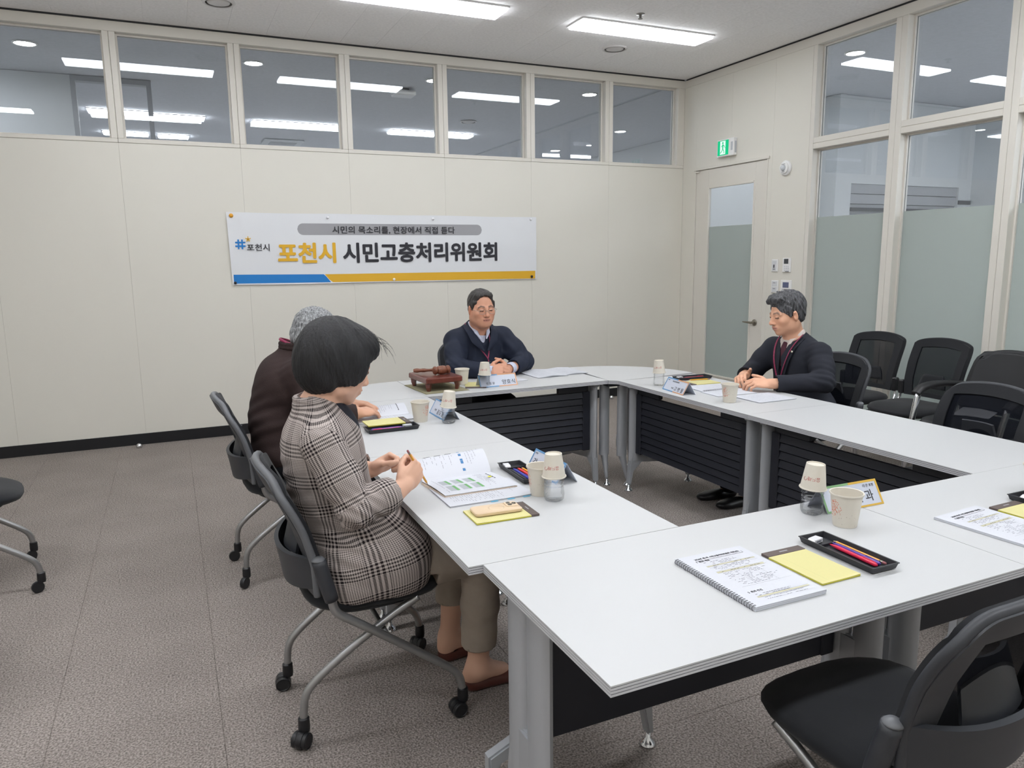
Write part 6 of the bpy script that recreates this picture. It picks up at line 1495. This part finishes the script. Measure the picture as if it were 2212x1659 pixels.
def report(label, x, y, rz, w=0.21, hh=0.297, spiral=True, thick=0.009, group='spiral bound reports'):
    t = thing('report', label, 'document', (x, y, HT), rz, group)
    for k in range(4):
        z = 0.0008+thick*(k+0.5)/4
        page('sheet', lambda U, V, z=z, k=k: ((U-0.5)*w+0.0006*(k-2), (V-0.5)*hh+0.0005*(k % 2), z), thick/4*0.92, M_PAP, t, 2, 2)
    fn = lambda U, V: ((U-0.5)*w, (V-0.5)*hh, thick+0.0018+0.0035*max(0, U-0.6)*V*0.0)
    page('cover_page', fn, 0.0007, M_PAP, t, 6, 6)
    r = random.Random(3)
    T = lambda px, py: Matrix.Translation((px, py, thick+0.0026))
    text_mesh('2026년 제1회 시민고충처리위원회 개최(안)', 0.0095, M_PRD, 'title_lettering', t, T(-w*0.31, hh*0.395), 0.02, width=w*0.68, depth=0.0001)
    on_page('rule', fn, [(0.17, 0.90, 0.868, 0.8725), (0.895, 0.90, 0.868, 0.905)], M_PRD, t)
    text_mesh('1  회의 개요', 0.0085, M_PRD, 'section_lettering', t, T(-w*0.34, hh*0.345), 0.02, depth=0.0001); text_mesh('2  회의 안건', 0.0085, M_PRD, 'section_lettering', t, T(-w*0.34, -hh*0.295), 0.02, depth=0.0001)
    on_page('table_shading', fn, [(0.20, 0.92, 0.735, 0.755), (0.20, 0.90, 0.600, 0.630), (0.18, 0.92, 0.115, 0.135)], M_PBG, t, 0.0006)
    on_page('body_print', fn, text_lines(r, 0.82, 0.775, 3, 0.20, 0.80, 0.006)+text_lines(r, 0.745, 0.745, 1, 0.24, 0.9, 0.006, 0.5)+text_lines(r, 0.72, 0.66, 4, 0.22, 0.9, 0.005, 0.6)+text_lines(r, 0.615, 0.615, 1, 0.24, 0.88, 0.007, 0.4)+text_lines(r, 0.58, 0.34, 13, 0.22, 0.92, 0.005, 0.55)+text_lines(r, 0.165, 0.145, 2, 0.20, 0.88, 0.006)+text_lines(r, 0.10, 0.07, 2, 0.22, 0.9, 0.005, 0.7), M_PRT, t)
    on_page('table_lines', fn, [(0.20, 0.92, q, q+0.0016) for q in (0.757, 0.735, 0.708, 0.632, 0.600, 0.312, 0.137, 0.113)]+[(q, q+0.002, 0.312, 0.60) for q in (0.42, 0.74)], M_PRT, t)
    if spiral:
        n = 34; mb = MB()
        for k in range(n):
            yy = -hh*0.475+hh*0.95*k/(n-1); r_ = 0.0068
            pts = [(-w/2-0.0005+r_*math.cos(a)*1.0+0.0025, yy+0.0012*(a/6.28), thick/2+0.0015+r_*math.sin(a)) for a in [PI*0.05+2*PI*0.9*j/9 for j in range(10)]]
            mb.tube(pts, 0.0009, 5, caps=False)
        tag(mb.build('wire_spiral', mat('wire_grey', (120, 120, 126), 0.3, 0.8), t, True), kind='stuff')
    return t
report('spiral bound report with a printed table on the nearest table', 1.2315, 1.329, -0.01)
report('spiral bound report cut by the right edge of the photo', 2.125, 1.262, 0.06, spiral=False, thick=0.005)
def legal_pad(label, x, y, rz, z=HT, w=0.127, hh=0.203, th=0.006):
    t = thing('legal_pad', label, 'notepad', (x, y, z), rz, 'yellow legal pads')
    MB().box(-w/2, w/2, -hh/2, hh/2, 0.0004, th*0.75, bev=0.0008).build('pad_block', M_PADB, t)
    fn = lambda U, V: ((U-0.5)*w, (V-0.5)*hh, th*0.85+0.0012*max(0, (U-0.75))*max(0, (0.25-V))*30*0.5)
    page('top_sheet', fn, 0.0012, M_YEL, t, 8, 8)
    MB().box(-w/2-0.0006, w/2+0.0006, hh/2-0.026, hh/2+0.001, 0.0004, th+0.0012, bev=0.0008).build('binding', M_PADH, t)
    on_page('ruled_lines', fn, [(0.02, 0.98, 0.06+0.031*k, 0.0625+0.031*k) for k in range(26)]+[(0.22, 0.224, 0.02, 0.86)], M_YLN, t, 0.0008)
    MB().box(-0.015, 0.012, hh/2-0.015, hh/2-0.011, th+0.0012, th+0.0015).build('binding_mark', M_PILL, t)
    return t
legal_pad('yellow legal pad beside the spiral bound report on the nearest table', 1.424, 1.316, 0.0)
legal_pad('yellow legal pad at the right edge of the photo', 2.310, 1.290, 0.02)
legal_pad('yellow legal pad under the phone', 0.877, 2.022, -PI/2-0.03)
legal_pad('yellow legal pad resting on the pen tray of the grey-haired man', 0.886, 3.392, -PI/2, HT+0.019)
legal_pad('yellow legal pad before the dark suit man', 2.965, 3.672, PI/2-0.06)
legal_pad('yellow legal pad between the gavel block and the name card', 1.688, 4.262, PI-0.35)

# pen trays with their contents
M_TRAY = mat('black_tray', (34, 35, 40), 0.4)
def tray(label, x, y, rz, L=0.245, w=0.092, h=0.019):
    t = thing('pen_tray', label, 'pen tray', (x, y, HT), rz, 'black pen trays'); mb = MB(); th = 0.0022
    def ring(z, gx): return [(-L/2+gx, -w/2+gx, z), (L/2-gx, -w/2+gx, z), (L/2-gx, w/2-gx, z), (-L/2+gx, w/2-gx, z)]
    lay = [ring(0.0005, 0.010), ring(0.003, 0.006), ring(h-0.002, 0.002), ring(h-0.002, 0.0), ring(h, 0.0), ring(h, 0.0045), ring(0.005, 0.009)]
    vs = [p for l in lay for p in l]; fs = [(3, 2, 1, 0)]
    for i in range(len(lay)-1):
        for k in range(4): fs.append((i*4+k, i*4+(k+1) % 4, (i+1)*4+(k+1) % 4, (i+1)*4+k))
    fs.append(tuple(24+k for k in range(4))); mb.add(vs, fs); mb.build('tray_shell', M_TRAY, t)
    MB().box(L/2-0.062, L/2-0.059, -w/2+0.009, w/2-0.009, 0.005, 0.012).build('divider', M_TRAY, t)
    return t
def stick(kind, label, p, q, col, group=None):
    """pen, pencil between two points at table level; p is the writing end"""
    p, q = Vector(p), Vector(q); L = (q-p).length; d = (q-p)/L
    t = thing(kind, label, kind.split('_')[-1] if kind != 'pencil' else 'pencil', tuple(p), 0, group)
    rot = d.to_track_quat('X', 'Z').to_euler(); t.rotation_euler = rot
    m = mat('stick_%d_%d_%d' % col, col, 0.35)
    if kind == 'pencil':
        MB().tube([(0.016, 0, 0), (L-0.018, 0, 0)], 0.0037, 6).build('shaft', m, t)
        MB().lathe([(0.0007, 0.003), (0.0036, 0.0165)], 8, axis='x').build('sharpened_wood', mat('raw_wood', (214, 180, 140), 0.7), t, True); MB().lathe([(0.0003, 0), (0.0009, 0.004)], 8, axis='x').build('lead', M_INK, t, True)
        MB().lathe([(0.0038, L-0.019), (0.0038, L-0.010), (0.001, L-0.010)], 10, axis='x').build('ferrule', M_STEEL, t, True); MB().lathe([(0.0036, L-0.010), (0.0036, L-0.002), (0.002, L), (0.0005, L)], 10, axis='x').build('rubber', mat('pencil_rubber', (150, 92, 96), 0.7), t, True)
    else:
        MB().lathe([(0.0006, 0), (0.0016, 0.004), (0.0042, 0.018), (0.0052, 0.03), (0.0050, L-0.045), (0.0050, L-0.004), (0.003, L), (0.0005, L)], 14, axis='x').build('barrel', m, t, True)
        MB().lathe([(0.0055, L-0.050), (0.0056, L-0.006), (0.0046, L-0.002)], 14, axis='x', cap=False).build('cap', m, t, True); MB().box(L-0.045, L-0.006, -0.0012, 0.0012, 0.0052, 0.0072, bev=0.0005).build('clip', m, t)
    return t
def eraser(label, x, y, z, rz):
    t = thing('eraser', label, 'eraser', (x, y, z), rz); MB().box(-0.021, 0.021, -0.011, 0.011, 0, 0.0115, bev=0.003).build('rubber_block', M_WHITE, t)
    MB().box(-0.0135, 0.0215, -0.0115, 0.0115, -0.0003, 0.012, bev=0.001).build('sleeve', mat('eraser_sleeve', (206, 206, 210), 0.5), t); text_mesh('ERASER', 0.006, M_INK, 'lettering', t, Matrix.Translation((-0.010, -0.0119, 0.003)) @ Matrix.Rotation(PI/2, 4, 'X'), 0.01, depth=0.0001) if False else MB().box(-0.008, 0.014, -0.0121, -0.0113, 0.003, 0.008).build('marking', M_PRT, t)
    return t
TZ = HT+0.0105
tray('black pen tray right of the yellow pad on the nearest table', 1.560, 1.322, PI/2-0.015)
eraser('white eraser in the pen tray of the nearest table', 1.545, 1.415, HT+0.006, 0.2)
stick('pencil', 'orange pencil in the pen tray of the nearest table', (1.590, 1.395, TZ), (1.585, 1.222, TZ), (222, 150, 44)); stick('ball_pen', 'purple pen in the pen tray of the nearest table', (1.577, 1.385, TZ), (1.570, 1.228, TZ), (84, 60, 150)); stick('ball_pen', 'crimson pen in the pen tray of the nearest table', (1.563, 1.380, TZ), (1.556, 1.225, TZ), (214, 36, 74))
tray('black pen tray at the right edge of the photo', 2.425, 1.300, PI/2); eraser('white eraser in the pen tray at the right edge', 2.41, 1.385, HT+0.006, 0.3)
tray('black pen tray beside the blue bordered name card', 1.117, 2.380, PI/2-0.03)
eraser('white eraser in the pen tray beside the plaid jacket woman', 1.098, 2.468, HT+0.006, 1.4)
for lab, dx, c, k in (('black pen in the tray beside the plaid jacket woman', -0.026, (34, 36, 44), 'ball_pen'), ('blue pen in the tray beside the plaid jacket woman', -0.010, (58, 60, 172), 'ball_pen'), ('red pen in the tray beside the plaid jacket woman', 0.008, (222, 48, 48), 'ball_pen'), ('orange pencil in the tray beside the plaid jacket woman', 0.024, (236, 158, 32), 'pencil')):
    stick(k, lab, (1.117+dx, 2.432, TZ), (1.115+dx, 2.285, TZ), c)
tray('black pen tray under the pad of the grey-haired man', 0.888, 3.308, 0.02)
stick('ball_pen', 'purple pen in the tray of the grey-haired man', (0.945, 3.302, TZ), (0.790, 3.300, TZ), (84, 60, 160)); stick('ball_pen', 'crimson pen in the tray of the grey-haired man', (0.945, 3.288, TZ), (0.790, 3.284, TZ), (214, 36, 74))
o = MB().box(-0.022, 0.022, -0.009, 0.009, 0, 0.012, bev=0.002).build('eraser', mat('clear_plastic_grey', (176, 180, 184), 0.2), None, loc=(0.965, 3.318, HT+0.006)); tag(o, 'translucent eraser in the tray of the grey-haired man', 'eraser')
tray('black pen tray before the dark suit man', 3.020, 3.828, -0.10); stick('ball_pen', 'crimson pen in the tray before the dark suit man', (2.945, 3.830, TZ), (3.100, 3.815, TZ), (150, 40, 60)); eraser('white eraser in the tray before the dark suit man', 2.935, 3.850, HT+0.006, 0.1)
stick('pencil', 'yellow pencil lying on the pad before the dark suit man', (2.918, 3.738, HT+0.0115), (3.075, 3.720, HT+0.0115), (216, 160, 36))
# pencil in the woman's hand
stick('pencil', 'yellow pencil held upright by the plaid jacket woman', (0.716, 2.245, 0.775), (0.630, 2.172, 0.918), (216, 158, 50))

# phone
ph = thing('phone', 'beige phone case lying face down on the yellow pad', 'phone', (0.868, 2.038, HT+0.0075), -0.06)
M_PH = mat('phone_case', (206, 182, 152), 0.4); M_PHR = mat('phone_ring', (222, 200, 172), 0.4); M_LENS = mat('lens_black', (30, 28, 30), 0.1)
def rrect(w, h, r, n=6): return [(sx*(w-r)+r*math.cos(a), sy*(h-r)+r*math.sin(a)) for sx, sy, a0 in ((1, 1, 0), (-1, 1, PI/2), (-1, -1, PI), (1, -1, 1.5*PI)) for a in [a0+PI/2*k/n for k in range(n+1)]]
mb = MB()
outl = rrect(0.0765, 0.037, 0.012); L_ = [(0.0, 0.0018), (0.0018, 0), (0.0085, 0), (0.0102, 0.0018)]
vs = []; n = len(outl)
for z, g in L_: vs += [(x*(1-g/0.0765), y*(1-g/0.037), z) for x, y in outl]
fs = [tuple(range(n))[::-1], tuple(range(3*n, 4*n))]+[(i*n+k, i*n+(k+1) % n, (i+1)*n+(k+1) % n, (i+1)*n+k) for i in range(3) for k in range(n)]
mb.add(vs, fs); o = mb.build('case', M_PH, ph); autosmooth(o, 40)
ring = MB().tube([(0.024*math.cos(a), 0.024*math.sin(a), 0.0102) for a in [2*PI*k/32 for k in range(33)]], 0.0012, 5, flat=(0.4, 1.6)); ring.build('charging_ring', M_PHR, ph, True); MB().box(-0.043, -0.031, -0.0012, 0.0012, 0.010, 0.0106).build('alignment_bar', M_PHR, ph)
q = MB().prism([(x+0.054, y+0.012) for x, y in rrect(0.019, 0.021, 0.008)], 0.0100, 0.0122); q.build('camera_plate', M_PHR, ph)
for cx, cy in ((0.047, 0.021), (0.047, 0.003), (0.063, 0.012)):
    l_ = MB().lathe([(0.0068, 0.0122), (0.0072, 0.0142), (0.0058, 0.0146), (0.0055, 0.0135)], 20, cx=cx, cy=cy, cap=False).build('camera_ring', M_STEEL, ph, True); MB().lathe([(0.0003, 0.0136), (0.0056, 0.0136), (0.0056, 0.0124), (0.0003, 0.0124)], 18, cx=cx, cy=cy).build('camera_lens', M_LENS, l_, True)

# open book of the plaid jacket woman
bk = thing('open_book', 'open printed book with green and blue boxes before the plaid jacket woman', 'book', (0.88, 2.40, HT))
SP = 2.430
def lowp(U, V): x = -0.128+0.262*U; return (x+0.02*(1-V), (SP-2.40)-0.192*(1-V)+0.0*U, 0.0108+0.004*math.sin(PI*V)*1.0)
for k in range(3): page('page_block', lambda U, V, k=k: (lowp(U, V)[0]-0.001*k, lowp(U, V)[1], 0.0075-0.0028*k), 0.0026, mat('page_edge', (216, 200, 184), 0.8), bk, 6, 6)
page('right_page', lowp, 0.0009, M_PAP, bk, 12, 12)
def upp(U, V): 
    x = -0.125+0.262*U; a = V
    return (x+0.03*V, (SP-2.40)+0.165*math.sin(a*1.35)/math.sin(1.35)*1.0, 0.011+0.052*math.sin(PI*min(1, a*0.92))**0.8*(0.75+0.25*U)+0.008*a)
page('left_page', upp, 0.0009, M_PAP, bk, 14, 18)
page('left_under_page', lambda U, V: (upp(U, V)[0], upp(U, V)[1]+0.004, max(0.002, upp(U, V)[2]*0.82-0.003)), 0.0009, M_PAP, bk, 10, 12)
r = random.Random(4)
gx = []; lg_ = []
for i in range(3):
    for j in range(2):
        u0 = 0.14+0.17*i; v0 = 0.16+0.34*j; gx.append((u0+0.085, u0+0.125, v0, v0+0.26)); lg_.append((u0, u0+0.083, v0, v0+0.26))
on_page('green_boxes', lowp, gx, M_PGR, bk); on_page('grey_boxes', lowp, lg_, M_PLG, bk)
def vlines(r, us, v0, v1, w=0.006, dens=0.8):
    out = []
    for u in us:
        v_ = v1; end = v0+r.random()*0.3*(v1-v0)
        while v_ > end:
            l = r.uniform(0.03, 0.09)
            if r.random() < dens: out.append((u, u+w, max(end, v_-l), v_))
            v_ -= l+0.02
    return out
on_page('body_print', lowp, vlines(r, [0.70+0.025*k for k in range(5)], 0.12, 0.92, 0.005)+vlines(r, [0.10], 0.1, 0.9), M_PRT, bk, cut=0); on_page('heading_print', lowp, vlines(r, [0.88], 0.35, 0.9, 0.018, 1.0), M_PRD, bk, cut=0)
on_page('blue_bar', upp, [(0.60, 0.64, 0.08, 0.88)], M_PBL, bk, cut=0) if False else None
on_page('blue_bars', upp, [(0.60, 0.64, 0.06+0.21*k, 0.06+0.21*k+0.205) for k in range(4)], M_PBL, bk, 0.0014, cut=0)
on_page('picture_prints', upp, [(0.10+0.16*k, 0.20+0.16*k, 0.70, 0.80) for k in range(3)], M_PRD, bk, 0.0014, cut=0)
on_page('body_print', upp, vlines(r, [0.08, 0.12, 0.20, 0.25, 0.33, 0.38, 0.46, 0.50], 0.15, 0.65, 0.005, 0.7)+vlines(r, [0.70, 0.745, 0.79, 0.835], 0.08, 0.92, 0.005)+vlines(r, [0.90], 0.5, 0.92, 0.008), M_PRT, bk, 0.0014, cut=0)
dc = thing('document', 'stapled papers with blue index tabs under the open book', 'document', (0.905, 2.28, HT))
for k in range(3): page('sheet', lambda U, V, k=k: (-0.150+0.297*U+0.001*k, -0.136+0.21*V+0.0008*k, 0.0006+0.0013*k), 0.001, M_PAP, dc, 4, 4)
dtop = lambda U, V: (-0.150+0.297*U, -0.136+0.21*V, 0.0045+0.002*max(0, U-0.8)*(1-V)*5)
page('cover_page', dtop, 0.0008, M_PAP, dc, 8, 6)
on_page('body_print', dtop, vlines(r, [0.10+0.028*k for k in range(22)], 0.06, 0.42, 0.0045, 0.75)+vlines(r, [0.80, 0.83, 0.90], 0.3, 0.95, 0.005), M_PRT, dc, cut=0)
on_page('heading_print', dtop, [(0.885+0.0, 0.905, 0.60+0.05*k, 0.64+0.05*k) for k in range(6)], M_PRD, dc, cut=0)
for k, ux in enumerate((0.47, 0.67, 0.86)): MB().box(-0.150+0.297*ux, -0.150+0.297*ux+0.025, -0.143, -0.130, 0.0012, 0.0018).build('index_tab', mat('tab_blue', (96, 178, 214), 0.5), dc)
MB().box(0.095, 0.108, -0.048, -0.036, 0.0168, 0.0174).build('index_tab', mat('tab_yellow', (214, 214, 60), 0.5), bk)
# open book of the grey-haired man
ob = thing('open_book', 'open report under the hands of the grey-haired man', 'book', (0.92, 3.62, HT))
S2 = -0.018
low2 = lambda U, V: (-0.155+0.297*U, S2-0.115*(1-V)+0.0, 0.0045+0.003*math.sin(PI*V))
for k in range(2): page('page_block', lambda U, V, k=k: (low2(U, V)[0], low2(U, V)[1], 0.0022-0.0008*k), 0.0012, M_PAP, ob, 4, 4)
page('right_page', low2, 0.0008, M_PAP, ob, 8, 6)
def up2(U, V): return (-0.150+0.290*U+0.03*V, S2+0.205*math.sin(V*1.3)/math.sin(1.3), 0.0055+0.030*math.sin(PI*min(1, V*0.9))*(0.5+0.5*U))
page('left_page', up2, 0.0008, M_PAP, ob, 12, 12); page('left_under_page', lambda U, V: (up2(U, V)[0]+0.004, up2(U, V)[1]+0.004, up2(U, V)[2]*0.5+0.0008), 0.0008, M_PAP, ob, 8, 8)
on_page('body_print', up2, vlines(r, [0.30+0.036*k for k in range(13)], 0.08, 0.90, 0.005, 0.75), M_PRT, ob, 0.0012, cut=0); on_page('heading_print', up2, vlines(r, [0.84], 0.06, 0.72, 0.014, 1.0), M_PRD, ob, 0.0012, cut=0)
on_page('body_print', low2, vlines(r, [0.30+0.05*k for k in range(12)], 0.1, 0.9, 0.005, 0.8), M_PRT, ob, cut=0)
# papers of the navy jacket man
def sheets(label, x, y, rz, w, h, curl=0.0, n=2, seed=1, lab='document', z=HT):
    t = thing('document', label, 'document', (x, y, z), rz); rr = random.Random(seed)
    fn = lambda U, V: ((U-0.5)*w, (V-0.5)*h, 0.0012*n+0.0008+curl*(math.sin(PI*U)**2*0.6+V*V*0.5))
    for k in range(n): page('sheet', lambda U, V, k=k: ((U-0.5)*w+0.002*k, (V-0.5)*h-0.002*k, 0.0006+0.0012*k+curl*(math.sin(PI*U)**2*0.6+V*V*0.5)*(k+1)/(n+1)), 0.0009, M_PAP, t, 8, 6)
    page('cover_page', fn, 0.0007, M_PAP, t, 12, 8)
    on_page('body_print', fn, text_lines(rr, 0.88, 0.12, 18, 0.1, 0.92, 0.008, 0.6), M_PLG, t, 0.0010); return t
sheets('left open page of the papers right of the clasped hands at the far table', 2.262, 4.462, 0.05, 0.23, 0.28, 0.012, 3, 1); sheets('right open page of the papers at the right end of the far table', 2.465, 4.492, 0.02, 0.17, 0.27, 0.008, 3, 2)
sheets('loose sheet under the name card of the navy jacket man', 1.93, 4.36, 0.04, 0.26, 0.16, 0.0, 1, 3)
# papers of the dark suit man
sheets('spiral report page nearest the yellow pad of the dark suit man', 2.905, 3.505, -0.1, 0.26, 0.19, 0.0, 3, 4); sheets('spiral report page under the hands of the dark suit man', 2.885, 3.325, -0.04, 0.27, 0.165, 0.0, 2, 5)
mb = MB()
for k in range(22):
    yy = 2.775+0.0+0.26*k/21*0.55
    mb.tube([(yy+0.006*math.cos(a)*0+0.0, 3.408+0.006*math.cos(a)-0.0, HT+0.005+0.006*math.sin(a)) for a in [2*PI*j/8 for j in range(9)]], 0.0008, 5, caps=False)
o = mb.build('wire_binding', MATS['wire_grey'], None); tag(o, 'wire binding between the two report pages before the dark suit man', 'binding')
sheets('papers nearest the camera on the table of the dark suit man', 2.945, 3.105, 0.0, 0.26, 0.21, 0.0, 3, 6)
sheets('open booklet lying on the seat of the padded armchair, seen through the mesh chair', 4.505, 2.93, -1.2, 0.20, 0.30, 0.010, 1, 7, z=0.514)
